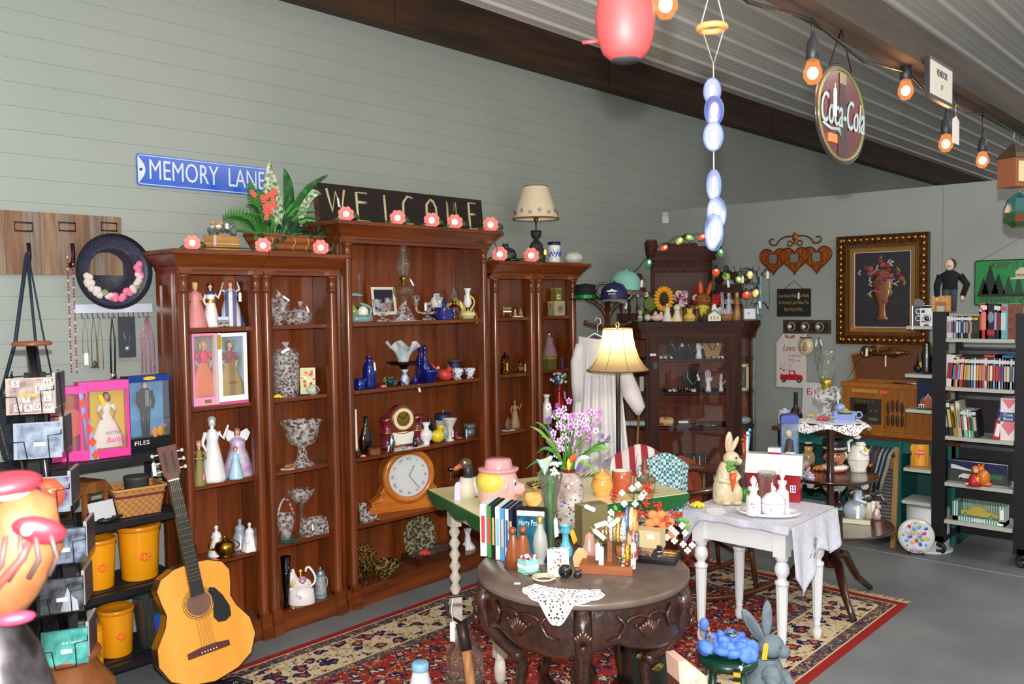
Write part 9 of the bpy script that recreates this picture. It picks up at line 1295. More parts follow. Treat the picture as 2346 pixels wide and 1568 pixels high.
A('wood_shaft',Tu([(.05,-.1,.03),(.012,-.02,zt_-.12)],.018,12),Q('#b0784a',.6,x='wood',h2='#8a5a34'));A('steel_socket',Tu([(.014,-.024,zt_-.14),(.0,.0,zt_-.05)],.021,12),IR);A('d_grip',Tu([(0,0,zt_-.05),(-.045,.0,zt_-.02),(-.055,0,zt_+.03),(-.05,0,zt_+.05),(.05,0,zt_+.05),(.055,0,zt_+.03),(.045,0,zt_-.02),(0,0,zt_-.05)],.006,7),IR);A('wire_tag',Tu([(-.03,0,zt_+.05),(-.035,-.01,zt_-.0),(-.03,-.01,zt_-.06)],.0015,4).Bx(-.042,-.026,-.012,-.01,zt_-.11,zt_-.04),WHT);A('fork_head',Bx(-.0,.1,-.12,-.08,0,.03),IR)
q=fl_(965,3.42);s=mpp((q.x,q.y,.2));t=T('milk_bottle','milk bottle with a pale blue cap, front of the jar group on the rug','bottle',q);A('bottle_glass',La([(0,0),(.04,0),(.045,.02),(.045,.14),(.038,.17),(.03,.2)],22),Q('#e8ecf4',.15,c=.8));A('blue_cap',La([(.032,.2),(.034,.204),(.034,.228),(.028,.233),(0,.231)],22),Q('#8cc0e0',.4))
for px,d,lb,cap_ in ((890,3.38,'short glass jar with a rusty orange lid at the left of the milk bottle','#b8582c'),(1040,3.3,'glass jar with a cream lid behind the fork shaft','#e0d8c4')):q=fl_(px,d);t=T('glass_jar',lb,'jar',q);A('jar_glass',La(pr('jar',.045,.13),18),GLS);A('lid',La([(.036,.13),(.036,.15),(0,.152)],18),Q(cap_,.5))
q=fl_(930,3.3);t=T('paper_card','folded white paper card standing by the milk bottle','card',q,fc(q));A('card_panel',Pz([(-.07,0),(.05,0),(.05,.12),(.02,.17),(-.0,.165)],-.002,.002),WHT);A('oval_print',To((.0,-.003,.08),.028,.003,0,18,5,'y'),Q('#6a6a70',.6))
q=fl_(1114,3.28);t=T('wire_bail_jar','clear glass bail jar with a twisted wire neck left of the carved table leg','jar',q);A('jar_glass',La([(0,0),(.045,0),(.048,.1),(.034,.13),(.03,.15),(.034,.175),(.026,.175),(0,.16)],22),GLS);A('wire_bail',To((0,0,.14),.034,.003,0,20),SIL);Tg(.01,-.05,.13,.05,.015)
q=fl_(1066,3.75);t=T('glass_cloche','large clear glass carboy standing behind the fork shaft','bottle',q);A('carboy_glass',La([(0,0),(.08,0),(.09,.05),(.08,.14),(.03,.2),(.025,.24),(.03,.245)],22),GLS)
q=dep(1600,4.95,.012);t=T('rocking_chair','wooden rocking chair draped with printed towels behind the painted table','chair',q,fc(q)+.45);RK=Q('#4a2412',.35,c=.4,x='wood',h2='#5e3018')
for sy in (-1,1):
 y_=sy*.22;A('rocker',Tu(bez((-.45,y_,.12),(0,y_,-.09),(.45,y_,.1),12),.016,7),RK)
 for x in (-.2,.2):A('leg',Tu([(x*1.2,y_,.04),(x,y_*.9,.38)],[.012,.02],8),RK)
 A('arm',Tu([(-.22,y_*1.15,.6),(.1,y_*1.2,.63),(.22,y_*1.2,.6)],[.016,.022,.028],8),RK);A('arm_post',Tu([(.16,y_*1.1,.4),(.16,y_*1.18,.61)],.013,8),RK);A('back_post',Tu([(-.2,y_*.9,.4),(-.31,y_*.95,.75)],.016,8),RK)
A('seat',Bx(-.23,.24,-.24,.24,.38,.41),RK);A('crest_rail',Tu([(-.31,-.21,.74),(-.33,0,.8),(-.31,.21,.74)],.024,8),RK);A('stretcher',Tu([(.2,-.21,.2),(.2,.21,.2)],.012,7),RK)
for k in range(6):y_=-.17+.068*k;A('spindle',Tu([(-.21,y_,.41),(-.32,y_,.78)],.007,6),RK)
def towel(lb,px,dp,ang,w,h1,c1,c2,tx,sc_,z0,y0_=0):
 q=dep(px,dp,z0);t=T('tea_towel',lb,'towel',q,fc(q)+ang,'tea towels draped over the rocking chair');A('cloth',MB().grid(lambda u_,v_:((u_-.5)*w*(1+.12*v_)+.01*sin(v_*9),.06-.14*v_+.012*sin(u_*14),.0+.05*sin(PI*min(1,v_*1.5))-h1*max(0,v_-.3)-.14*(u_-.5)**2*2),24,16),Q(c1,.95,x=tx,h2=c2,sc=sc_));return t
zt_=1.65-(1035-688)*4.7/FPX
towel('white towel with red and green holly bands, topmost on the rocking chair',1462,4.62,.2,.27,.26,'#d8d0d0','#9a2a34','stripex',4.5,zt_-.0);towel('teal and white checked towel hanging below the holly towel',1520,4.55,.1,.25,.42,'#3a7a88','#c8dcdc','check',70,zt_-.035);towel('grey patterned towel hanging at the left side of the rocking chair',1408,4.7,.1,.16,.3,'#8a8690','#b8b4bc','noise',20,zt_-.07)
q=dep(1562,5.35,.012);t=T('slant_cabinet','terracotta red painted slanted cabinet behind the painted table corner','cabinet',q,fc(q)-.3);A('body',Pz([(-.14,0),(.12,0),(.1,.4),(.03,.62),(-.07,.65),(-.14,.62)],0,.2),Q('#9c4630',.5));A('keyhole_plate',Bx(-.09,-.05,-.002,0,.58,.592),DKG)
# ================= left side =================
bl=onY(0,482,WY);br=onY(273,497,WY);z1=bl.z;z0_=onY(273,632,WY).z;x1=br.x;x0=.95
t=T('hook_board','rustic plank hook board with label holders on the left end of the wall','hook board',((x0+x1)/2,WY-.002,0));PW=[Q(c,.8,x='wood',h2=d_,sc=6) for c,d_ in (('#7a6250','#94806e'),('#8f6a4c','#6c5444'),('#8c8278','#705a48'),('#7c5c44','#9a8068'))];hw=(x1-x0)/2
for k in range(12):xx=-hw+2*hw*k/12;A('plank',Bx(xx,xx+2*hw/12-.001,-.018-.002*(k%2),0,z0_,z1),PW[k%4])
for px in (53,153,249):
 a=onY(px,520,WY-.02);X_=a.x-(x0+x1)/2;A('label_holder',Tu([(X_-.035,-.023,a.z-.018),(X_+.035,-.023,a.z-.018),(X_+.035,-.023,a.z+.018),(X_-.035,-.023,a.z+.018)],.004,5,0,True),DKG)
 if px<200:a=onY(px+8,590,WY-.02);X_=a.x-(x0+x1)/2;A('iron_hook',Tu([(X_,-.02,a.z-.03),(X_,-.04,a.z-.035),(X_,-.055,a.z+.01),(X_,-.045,a.z+.06)],.008,7).Ba((X_,-.03,a.z-.035),.014),Q('#2a1a18',.4,.5))
a=onY(257,622,WY-.09);t=T('brimmed_hat','black sequined hat with a rolled brim and pink flowers, hanging brim outward','hat',(a.x,a.y,a.z),0);M9=(PI/2,0,0);A('brim',La([(.105,-.0),(.135,.0),(.16,.01),(.172,.03),(.165,.05)],40),Q('#1a1a2c',.8),None,(0,0,0),M9);A('inner_crown',La([(.105,.0),(.098,-.05),(.085,-.08),(0,-.085)],30),Q('#101018',.5,x='voronoi',h2='#3a3c4a',sc=160),None,(0,0,0),M9);A('sequin_band',La([(.104,.004),(.135,.006),(.158,.014)],40),Q('#0c0c14',.3,x='voronoi',h2='#30344a',sc=130),None,(0,0,0),M9)
for i in range(34):
 a_=-PI*.95+PI*1.05*i/33;c_='#d8d0c8' if i<10 else '#e87a9a' if 12<i<22 or i>28 else '#8a9a6a' if i%5==0 else '#e0c8c8';A('silk_flower',Ba((.118*cos(a_)+U(-.01,.01),-.015,.118*sin(a_)+U(-.012,.012)),(.019,.012,.017),0,7),Q(c_,.8))
a=onY(168,697,WY);c=onY(346,716,WY);w=c.x-a.x;mz=(a.z+c.z)/2;t=T('necklace_rail','white metal rail of small hooks hung with necklaces under the black hat','hook rail',((a.x+c.x)/2,WY-.002,mz));A('rail',Bx(-w/2,w/2,-.012,0,-.02,.02),Q('#dfe4f4',.3,c=.4));
for k in range(14):x=-w/2+.03+(w-.05)*k/13;A('hook',Tu([(x,-.008,-.02),(x,-.01,-.04),(x,-.022,-.045),(x,-.026,-.034)],.002,5),SIL)
for i,(px,l,hc,lb,ex) in enumerate(((193,.16,'#8a8478','thin chain necklace with a white tag on the rail',1),(213,.2,'#5a4a30','bronze chain necklace with a dark pendant on the rail',2),(256,.26,'#14151c','black ribbon lanyard with a silver cross charm on the rail',3),(227,.24,'#7a6a50','brown bead chain necklace on the rail',0),(336,.27,'#c87a98','pink bead necklaces hanging at the right end of the rail',4))):
 a=onY(px,716,WY-.03);t=T('necklace',lb,'necklace',(a.x,WY-.03,mz-.04));m_=Q(hc,.4);A('chain',Tu([(-.012,0,-l),(-.01,0,-l*.4),(0,0,0),(.01,0,-l*.4),(.012 if ex!=3 else .006,0,-l)],.004 if ex in(3,4) else .0018,5),m_)
 if ex==1:Tg(0,-.004,-l,.055,.018)
 if ex in(2,3):A('pendant',Ba((0,0,-l-.015),(.014,.005,.018),0,8).Bx(-.02,.02,-.003,.003,-l-.03,-l-.025),SIL if ex==3 else m_)
 if ex==4:A('bead_strand',Tu([(-.03,0,-l),(-.025,0,-.08),(0,0,0),(.028,0,-.1),(.03,0,-l)],.004,5),Q('#d890a8',.3,x='noise',h2='#a85a80',sc=120))
a=onY(290,734,WY-.04);t=T('pendant_card','charcoal card holding a silver medallion necklace on the rail','jewellery card',(a.x,WY-.04,mz-.04));A('card',Bx(-.04,.04,0,.003,-.19,0),Q('#3c4048',.7));A('chain',Tu([(-.028,-.002,-.04),(0,-.002,-.14),(.028,-.002,-.04)],.0014,4),SIL);A('medallion',La([(0,0),(.016,0),(.016,.004),(0,.006)],14),Q('#a8c8cc',.2,.7),None,(0,-.004,-.15),(PI/2,0,0))
a=onY(159,590,WY-.06);t=T('bead_necklace','long red and white bead necklace hanging from the second iron hook','necklace',(a.x,WY-.065,a.z-.0));b=MB()
for k in range(40):
 z=-.013*k;b.Ba((-.011+.0*k,0,z),.0042,k%4==0,6).Ba((.012,0,z-.004),.0042,(k+2)%4==0,6)
A('bead_strand',b,[Q('#a82838',.3),Q('#e8d8dc',.3)])
a=onY(60,580,WY-.06);t=T('beaded_handbag','dark green fringed handbag on long straps from the first iron hook','handbag',(a.x,WY-.07,a.z));bz=onY(35,990,WY-.1).z-a.z;A('strap',Tu([(0,0,0),(-.06,0,bz*.5),(-.14,0,bz+.1)],.008,6).Tu([(0,0,0),(.02,0,bz*.5),(.05,0,bz+.1)],.006,6).Tu([(.003,0,0),(.05,0,bz*.45),(.1,0,bz+.1)],.004,5),Q('#1c2a3a',.6));A('bag_body',Pz([(-.17,bz+.14),(.1,bz+.16),(.1,bz-.1),(-.12,bz-.12)],-.03,.02),Q('#10242c',.7));A('flap',Pz([(-.16,bz+.15),(.09,bz+.19),(.1,bz+.1),(-.15,bz+.08)],-.035,.02),Q('#0e1418',.6));A('stitching',Tu([(-.16,-.035,bz+.12),(-.115,-.035,bz-.11),(.09,-.035,bz-.09)],.004,5),Q('#7a6a70',.7,x='noise',h2='#2a2428',sc=120));A('stud',Ba((0,-.034,bz+.02),.012,0,8),GRN)
RX0,RX1,RY0,RY1=1.18,1.83,3.68,3.98;t=T('shelf_unit','black metal shelf unit with yellow canisters beside the bookcase','shelf unit',(0,0,0));SU=Q('#141418',.45)
LS=[onY(378,1035,RY0).z,onY(386,1172,RY0).z,onY(400,1322,RY0).z,onY(412,1478,RY0).z]
for x in (RX0,RX1):
 for y_ in (RY0,RY1):A('post',Bx(x-.012,x+.012,y_-.012,y_+.012,0,LS[0]),SU)
for z in LS:
 A('shelf_frame',Bx(RX0,RX1,RY0-.014,RY0+.012,z-.03,z-.002).Bx(RX0,RX1,RY1-.012,RY1+.012,z-.03,z-.002).Bx(RX0-.012,RX0+.012,RY0,RY1,z-.03,z-.002).Bx(RX1-.012,RX1+.012,RY0,RY1,z-.03,z-.002),SU);
 for k in range(5):y_=RY0+.03+.055*k;A('slat',Bx(RX0,RX1,y_,y_+.035,z-.012,z-.001),SU)
def lu(px,i,dy=.12):return sY(px,RY0+dy,LS[i])
q=lu(330,0,.16);t=dollbox('blue carton with a doll in a black suit, behind the pink carton',q,.2,.33,.06,Q('#0c1830',.35),Q('#3a8ac8',.4,x='noise',h2='#6ab0e0',sc=6),Q('#0c0c10',.4),.1,top=.08,bt=.17,side=.03,tb=Q('#0a3a8a',.3));doll(t,.2,.33,0,.05,.26,BLK,Q('#14161c',.8),Q('#2a1c14'),suit=True);text(t,'FILES',.026,WHT,(-.045,-.063,.035),w=.07);A('yellow_ellipse',Pz(ell(0,.318,.03,.008,16),-.0632,-.0615),YEL);A('small_portrait',Ba((.02,-.062,.075),(.016,.002,.024),0,8).Ba((.045,-.062,.08),(.016,.002,.024),0,8),Q('#c8903c',.5))
q=lu(233,0,.1);t=dollbox('pink carton with a dark haired doll in a white dress',q,.2,.325,.06,Q('#e83a98',.35),Q('#d8b81c',.4),Q('#e83a98',.35),-.08,top=.12,bt=.1,side=.05,tb=Q('#f04aa4',.35));doll(t,.2,.325,.02,.04,.24,Q('#e4ddd0',.6),Q('#e8e4dc',.5),BLK,skin=Q('#b8805c',.5));text(t,'NATIVE',.02,Q('#8a6a9a',.4),(.03,-.0635,.105),w=.06);text(t,'Barbie',.03,Q('#e8489a',.4),(.04,-.0635,.075),w=.075,shear=.2);A('diamond_strip',Pz([(-.1,.28),(-.085,.28),(-.03,.0),(-.07,.0)],-.0635,-.062),Q('#8aa8d0',.5))
for k in range(5):xx=-.086+.0105*k;zz=.24-.055*k;A('orange_diamond',Pz([(xx,zz-.022),(xx+.017,zz),(xx,zz+.022),(xx-.017,zz)],-.065,-.0636),Q('#d8542c',.5))
Tg(-.02,-.066,.27,.05,.018,-.35,YEL)
q=lu(168,0,.12);t=dollbox('darker pink carton with an orange scene, leftmost doll box',q,.14,.31,.06,Q('#c83080',.35),Q('#7a4a30',.6,x='noise',h2='#c05a30',sc=14),Q('#e83a98',.35),-.5,top=.1,bt=.14,tb=Q('#e83a98',.35));A('orange_figure',Pz(ell(.01,.16,.04,.06,16),-.059,-.05),Q('#c04a30',.6))
def canister(px,i,w,h,lb,dy=.12):
 q=lu(px,i,dy);r=w*mpp(q)/2;H=h*mpp(q);YC_=Q('#e8980f',.3,c=.2);t=T('canister',lb,'canister',q,fc(q),'yellow orange plastic canisters');A('body',La([(0,0),(r*.82,0),(r*.85,.02*H),(r*.97,.88*H)],28),YC_);A('pleated_lid',La([(r*.98,.87*H),(r*1.02,.88*H),(r*1.03,.95*H),(r*.96,.97*H),(r*.8,.9*H),(0,.88*H)],44,fl=22,fa=.01),Q('#d8860c',.3));b=MB()
 for k in range(8):aa=k*PI/4;b.Ba((r*.25+.18*r*cos(aa),-r*.9,.45*H+.18*r*sin(aa)),(.09*r,.012*r+.002,.09*r),0,6)
 A('orange_emblem',b,Q('#f0741c',.4))
canister(321,2,92,128,'largest yellow canister, right on the third shelf of the black unit');canister(225,2,80,118,'medium yellow canister, left on the third shelf of the black unit');canister(268,3,78,112,'shorter yellow canister, middle of the bottom shelf of the black unit');canister(222,3,34,95,'narrow yellow canister half hidden by the disc tower, bottom shelf',.06)
q=lu(350,3,.1);r=40*mpp(q);H=118*mpp(q);t=T('glass_pitcher','large clear glass pitcher with a blue print at the right of the bottom shelf','pitcher',q);A('pitcher_glass',La([(0,0),(r*.72,0),(r*.75,.04*H),(r,.96*H),(r*1.02,H),(r*.95,H),(r*.68,.06*H),(0,.05*H)],26),glass('#d8e0dc',.85));A('handle',Tu(bez((r*.95,0,.85*H),(r*1.7,0,.6*H),(r*.85,0,.2*H)),.008,7),glass('#d8e0dc',.85));A('blue_print',Pz([(-.02,.35*H),(.02,.35*H),(.025,.68*H),(-.025,.68*H)],-r*.95,-r*.9),Q('#1c4aa8',.4))
q=lu(310,1,.1);m=mpp(q);w=55*m;H=62*m;t=T('woven_basket','splint woven basket with a maroon band holding a dark pot','basket',q,-.1);A('basket_wall',MB().grid(lambda u_,v_:(w*(.84+.2*v_)*max(-1,min(1,1.35*cos(2*PI*u_))),.09*(.8+.2*v_)*max(-1,min(1,1.35*sin(2*PI*u_))),H*v_),48,8).Bx(-w*.8,w*.8,-.07,.07,0,.005),Q('#b8844a',.6,x='check',h2='#a06c36',sc=70,bump=.4));A('maroon_band',Tu([(w*1.*max(-1,min(1,1.35*cos(a_))),.087*max(-1,min(1,1.35*sin(a_))),H*.75) for a_ in [2*PI*i/48 for i in range(48)]],.005,5,0,True),Q('#6a1c2a',.6));A('rim',Tu([(w*1.05*max(-1,min(1,1.35*cos(a_))),.091*max(-1,min(1,1.35*sin(a_))),H) for a_ in [2*PI*i/48 for i in range(48)]],.007,6,0,True),Q('#c08c50',.6))
q=(q.x+.01,q.y,q.z+.007);LT('metal_pot','dark grey metal pot inside the woven basket','pot',Q('#3a3c3c',.6),q,'can',27*m,80*m)
q=lu(200,1,.1);t=T('wooden_lantern','small brown wooden lantern house behind the disc tower','lantern',q,.3)
for sx in (-1,1):
 for sy in (-1,1):A('corner_post',Bx(sx*.05-.008,sx*.05+.008,sy*.05-.008,sy*.05+.008,0,.13),WDM)
A('roof',Pz([(-.075,.13),(.075,.13),(.04,.175),(-.04,.175)],-.07,.07),WDM)
q=lu(212,1,.05);t=T('photo_frame','black photo frame with white paper tilted on the second shelf','frame',(q.x+.04,q.y-.02,q.z),.2,rx=-.3);A('frame',Bx(-.07,.07,0,.01,0,.1),BLK);A('paper',Bx(-.058,.058,-.002,0,.012,.088),Q('#c8ccd0',.6))
q=lu(255,1,.06);ONE('costume_jewellery','dark tangle of costume jewellery on the second shelf by the basket','jewellery',To((0,0,.008),.05,.008,0,22).To((.05,.01,.012),.035,.007,1,18).To((-.03,0,.012),.03,.006,1,16),[BLK,Q('#4a4a50',.2,.8)],(q.x-.03,q.y,q.z))
q=dep(487,3.62,.0);s=3.62/FPX;t=T('acoustic_guitar','honey spruce acoustic guitar with black pickguard, on a floor stand','guitar',(q.x,q.y,.1),fc(q)+.3,rx=-.2,ry=-.12);SPR=Q('#e0a03c',.2,c=.7,x='wood',h2='#d8922c',sc=1.2);MHG=Q('#5a2a12',.25,c=.5)
def gw(z):
 pts_=[(0,.0),(.02,.1),(.06,.165),(.13,.198),(.2,.19),(.27,.145),(.315,.13),(.37,.142),(.42,.148),(.46,.125),(.485,.07),(.492,0)]
 for (a_,b_),(c_,d_) in zip(pts_,pts_[1:]):
  if a_<=z<=c_:f_=(z-a_)/(c_-a_);return b_+(d_-b_)*f_
 return 0
zz=[.0,.006,.02,.04,.06,.09,.13,.17,.2,.235,.27,.295,.315,.34,.37,.4,.42,.44,.46,.475,.485,.491]
ol=[(gw(z),z) for z in zz]+[(-gw(z),z) for z in zz[::-1]]
A('soundboard',Pz(ol,-.052,-.048),SPR);A('body_sides',Pz([(x*1.,z) for x,z in ol],-.048,.05),MHG);A('binding',Tu([(x,-.05,z) for x,z in ol],.003,5,0,True),Q('#3a1c0c',.3));
zc=.325;A('sound_hole',Pz(ell(0,zc,.05,.05,30),-.0535,-.052),Q('#6a4a3c',.6));A('rosette',To((0,-.053,zc),.056,.0015,0,36,4,'y').To((0,-.053,zc),.064,.001,0,36,4,'y'),Q('#3a2a10',.5));A('pickguard',Pz([(.045,zc+.03),(.052,zc+.05),(.075,zc+.04),(.1,zc-.0),(.118,zc-.05),(.116,zc-.09),(.09,zc-.105),(.06,zc-.1),(.045,zc-.075),(.05,zc-.045),(.057,zc-.02),(.056,zc+.01)],-.0545,-.052),Q('#15171a',.2,c=.5));A('bridge',Pz([(-.085,.12),(.085,.12),(.085,.142),(.03,.15),(-.03,.15),(-.085,.142)],-.06,-.052),Q('#4a2018',.4));b=MB()
for k in range(6):b.Ba((-.03+.012*k,-.061,.13),.003,0,6)
A('bridge_pins',b,WHT);A('neck',Pz([(-.026,.36),(.026,.36),(.022,.84),(-.022,.84)],-.075,-.045),Q('#16161a',.35));b=MB()
for k in range(18):z=.84-.44*(1-.5**(k/12*1.15))/.68*.95;b.Bx(-.025,.025,-.077,-.075,z-.0012,z)
A('frets',b,Q('#b89a3a',.25,.9));A('nut',Bx(-.022,.022,-.078,-.06,.84,.845),WHT);A('headstock',Pz([(-.022,.845),(.022,.845),(.035,.87),(.037,.985),(-.037,.985),(-.035,.87)],-.07,-.052),Q('#5a2c20',.4));A('headstock_slot',Bx(-.02,-.01,-.0715,-.069,.88,.96).Bx(.01,.02,-.0715,-.069,.88,.96),BLK);b=MB()
for k in range(6):x=-.0165+.0066*k;b.Tu([(x*1.6,-.0605,.14),(x,-.079,.84),(x*.8,-.074,.93)],.0007,3)
A('strings',b,Q('#c8b898',.3,.8))
for sx in (-1,1):
 for k in range(3):A('tuning_peg',Tu([(sx*.03,-.06,.885+.035*k),(sx*.055,-.058,.885+.035*k)],.004,6).Ba((sx*.06,-.058,.885+.035*k),(.008,.005,.009),0,7),Q('#d8d0c0',.25,.3))
Tg(-.06,-.06,.93,.055,.014,.1);BKS=Q('#0e0e10',.5);g0=Vector((q.x,q.y,0));t=T('guitar_stand','black tubular guitar stand holding the acoustic guitar','stand',g0,fc(q)+.3);
A('yoke',Tu([(-.13,-.1,.085),(-.1,.0,.075),(.1,.0,.075),(.13,-.1,.085)],.01,8),BKS);A('upright',Tu([(0,.0,.075),(0,.12,.3),(0,.2,.62)],.012,8),BKS)
for e_ in ((-.2,-.16,.012),(.25,-.16,.012),(0,.24,.012)):A('foot_tube',Tu([(0,.02,.09),e_],.012,8).Ba(e_,.018,0,8),BKS)
Tg(.06,-.09,.09,.08,.016)
q=dep(122,3.,0);s=3./FPX;tw=T('disc_tower','revolving wire disc tower on a wooden pedestal at the left edge','display rack',q,fc(q));
def dz_(y):return 1.65-(y-702)*s
def du(px):return (px-122)*s
WT=Q('#7a4526',.4,x='wood',h2='#8a5430',sc=3);P(tw,'pedestal',La([(0,0),(.17,0),(.15,dz_(1560)-.02),(.09,dz_(1515)),(.1,dz_(1507)),(.11,dz_(1497)),(.105,dz_(1488)),(0,dz_(1486))],16),WT,None,(du(160),0,0));P(tw,'pole',Tu([(du(160),0,dz_(1490)),(du(112),0,dz_(780))],.016,10),Q('#0c0c12',.3,c=.5));P(tw,'cap_disc',La([(0,0),(.058,0),(.062,.006),(.056,.014),(0,.016)],28),WT,None,(du(114),0,dz_(786)));b=MB()
for x_ in (-46,46):
 for y_ in (-.07,.07):b.Tu([(du(118)+x_*s,y_,dz_(845)),(du(160)+x_*s,y_,dz_(1485))],.0025,5)
P(tw,'wire_frame',b,BLK);P(tw,'dark_spine',Bx(du(96),du(140),.0,.1,dz_(1240),dz_(850)),Q('#0d0d12',.7));P(tw,'dark_spine',Bx(du(115),du(185),.0,.12,dz_(1485),dz_(1200)),Q('#0d0d12',.7))
tiers=[(107,852,78,'#b8a8a0','#7a5a50','letter tiled'),(118,950,84,'#9aa8bc','#5a6a80','silver wrapped'),(130,1072,90,'#8fa0a8','#5a3a88','purple round disc'),(158,1190,62,'#39404c','#8a98b0','blue white portrait'),(150,1300,72,'#1a1c20','#6a7078','black portrait'),(155,1418,80,'#2f8a84','#5ab8b0','teal')]
for i,(cx_,y_,w_,c1,c2,nm_) in enumerate(tiers):
 P(tw,'wire_pocket',Tu([(du(cx_-50),-.12,dz_(y_+40)),(du(cx_-26),-.12,dz_(y_+40)),(du(cx_-20),-.12,dz_(y_+82)),(du(cx_+22),-.12,dz_(y_+82)),(du(cx_+20),-.12,dz_(y_+30)),(du(cx_+46),-.12,dz_(y_+28)),(du(cx_+46),-.06,dz_(y_)),(du(cx_+46),.02,dz_(y_)),(du(cx_-46),.02,dz_(y_+4)),(du(cx_-50),-.06,dz_(y_+10)),(du(cx_-50),-.12,dz_(y_+40))],.0022,5),BLK)
 M_=Matrix.Translation(q)@Matrix.Rotation(fc(q),4,'Z');pp=M_@Vector((du(cx_),-.105,dz_(y_+80)));d_=T('compact_disc',nm_+' compact disc case facing front in the disc tower','compact disc',pp,fc(q)-.12,'compact discs in the revolving tower',rx=-.1);H=.118;P(d_,'jewel_case',Bx(-.07,.07,0,.01,0,H),Q(c1,.15,c=.8));P(d_,'cover_print',Bx(-.06,.068,-.001,0,.004,H-.004),Q(c2,.2,c=.8,x='noise',h2=c1,sc=28))
 if i==0:
  for a_,x,z in (('S',-.042,.1),('H',.05,.1),('E',.025,.08),('R',.05,.074),('Y',-.012,.05),('L',.05,.05),('C',-.036,.022),('R',-.006,.02),('O',.02,.022),('W',.05,.02)):P(d_,'letter_tile',Bx(x-.011,x+.011,-.002,-.001,z-.011,z+.011),Q('#c8c0b8',.3));text(d_,a_,.022,BLK,(x,-.0025,z))
  P(d_,'orange_sticker',Bx(-.03,.02,-.003,-.0012,.056,.067),Q('#f0982c',.5))
 if i==2:P(d_,'disc',La([(.008,0),(.056,0),(.056,.0015),(.008,.0015)],36),Q('#4a2a78',.12,.3,x='voronoi',h2='#d86a4a',sc=30),None,(0,-.001,H/2),(PI/2,0,0))
 if i in (1,3,4,5):P(d_,'barcode_sticker',Bx(-.012,.022,-.003,-.0012,.04,.053),WHT)
 if i==4:P(d_,'white_figure',Pz([(.0,.006),(.055,.006),(.05,.04),(.03,.06),(.022,.085),(.014,.06)],-.002,-.001),Q('#a8acb8',.4))
 if i==5:text(d_,'the verve',.016,Q('#b8e0dc',.3),(.02,-.0025,.075),w=.06)
 pp=M_@Vector((du(cx_+60),-.02,dz_(y_+72)));d_=T('compact_disc',['first','second','third','fourth','fifth','sixth'][i]+' tier down side compact disc, seen edge on in the disc tower','compact disc',pp,fc(q)+1.35,'compact discs in the revolving tower');P(d_,'jewel_case',Bx(-.07,.07,0,.01,0,H),Q('#a8acb0',.15,c=.8));P(d_,'cover_print',Bx(-.068,.068,-.001,0,.004,H-.004),Q('#3a3a48',.3))
q=dep(40,3.6,.0);t=T('guitar_case','black guitar case standing behind the disc tower at the left edge','case',q,fc(q)+.1);A('case_body',Pz([(-.2,0),(.2,0),(.21,.3),(.15,.5),(.17,.75),(.1,.95),(-.1,.97),(-.2,.8),(-.22,.3)],-.06,.06),Q('#0a0a0c',.5));A('edge_binding',Tu([(.2,-.06,.02),(.21,-.06,.3),(.15,-.06,.5),(.17,-.06,.75),(.1,-.06,.95),(-.1,-.06,.97),(-.2,-.06,.8)],.004,5),Q('#6a5a40',.5))
v=CP+ray(38,1240)*1.;t=T('wooden_carving','blurred orange striped wooden carving with red lips and cap, nearest at the left edge','carving',(v.x,v.y,0),fc(v));s=1./FPX
def Z_(y):return 1.65-(y-702)*s
A('carved_body',Tu([(-.03,0,Z_(1384)),(-.018,0,Z_(1330)),(0,0,Z_(1240)),(0,0,Z_(1160)),(-.01,0,Z_(1132))],[.034,.042,.05,.042,.024],18),Q('#74421f',.6,x='noise',h2='#8a5a38',sc=20));b=MB()
for k in range(4):b.Tu([(-.03+.02*k,-.046,Z_(1300)),(-.015+.018*k,-.049,Z_(1260)),(-.01+.014*k,-.048,Z_(1200))],.003,5)
A('dark_stripes',b,Q('#4a3a38',.5));A('red_stripe',Tu([(-.035,-.046,Z_(1340)),(.005,-.05,Z_(1250)),(.012,-.046,Z_(1220))],.005,6),Q('#8a3a34',.5));A('red_lips',Ba((.022,-.042,Z_(1198)),(.029,.01,.015),0,14,(0,.35,0)),Q('#96202e',.4));A('white_star',Ba((.01,-.053,Z_(1190)),.006,0,8),WHT);A('red_cap',Ba((-.01,0,Z_(1105)),(.04,.035,.015),0,12,(0,-.1,0)).Tu([(.01,0,Z_(1100)),(.024,0,Z_(1092))],[.01,.002],7),Q('#9a2430',.5));A('white_fur',Ba((-.01,0,Z_(1122)),(.03,.032,.008),0,12),Q('#908884',.8));A('lower_lip',Ba((-.005,-.03,Z_(1395)),(.022,.01,.008),0,10),Q('#8a3048',.5))
A('foil_wrap',La([(.09,0),(.09,Z_(1568)-.1),(.05,Z_(1480)),(.028,Z_(1400)),(.02,Z_(1384))],20,c=(-.03,0,0)),Q('#4a464a',.35,.6,x='noise',h2='#1a1618',sc=25))
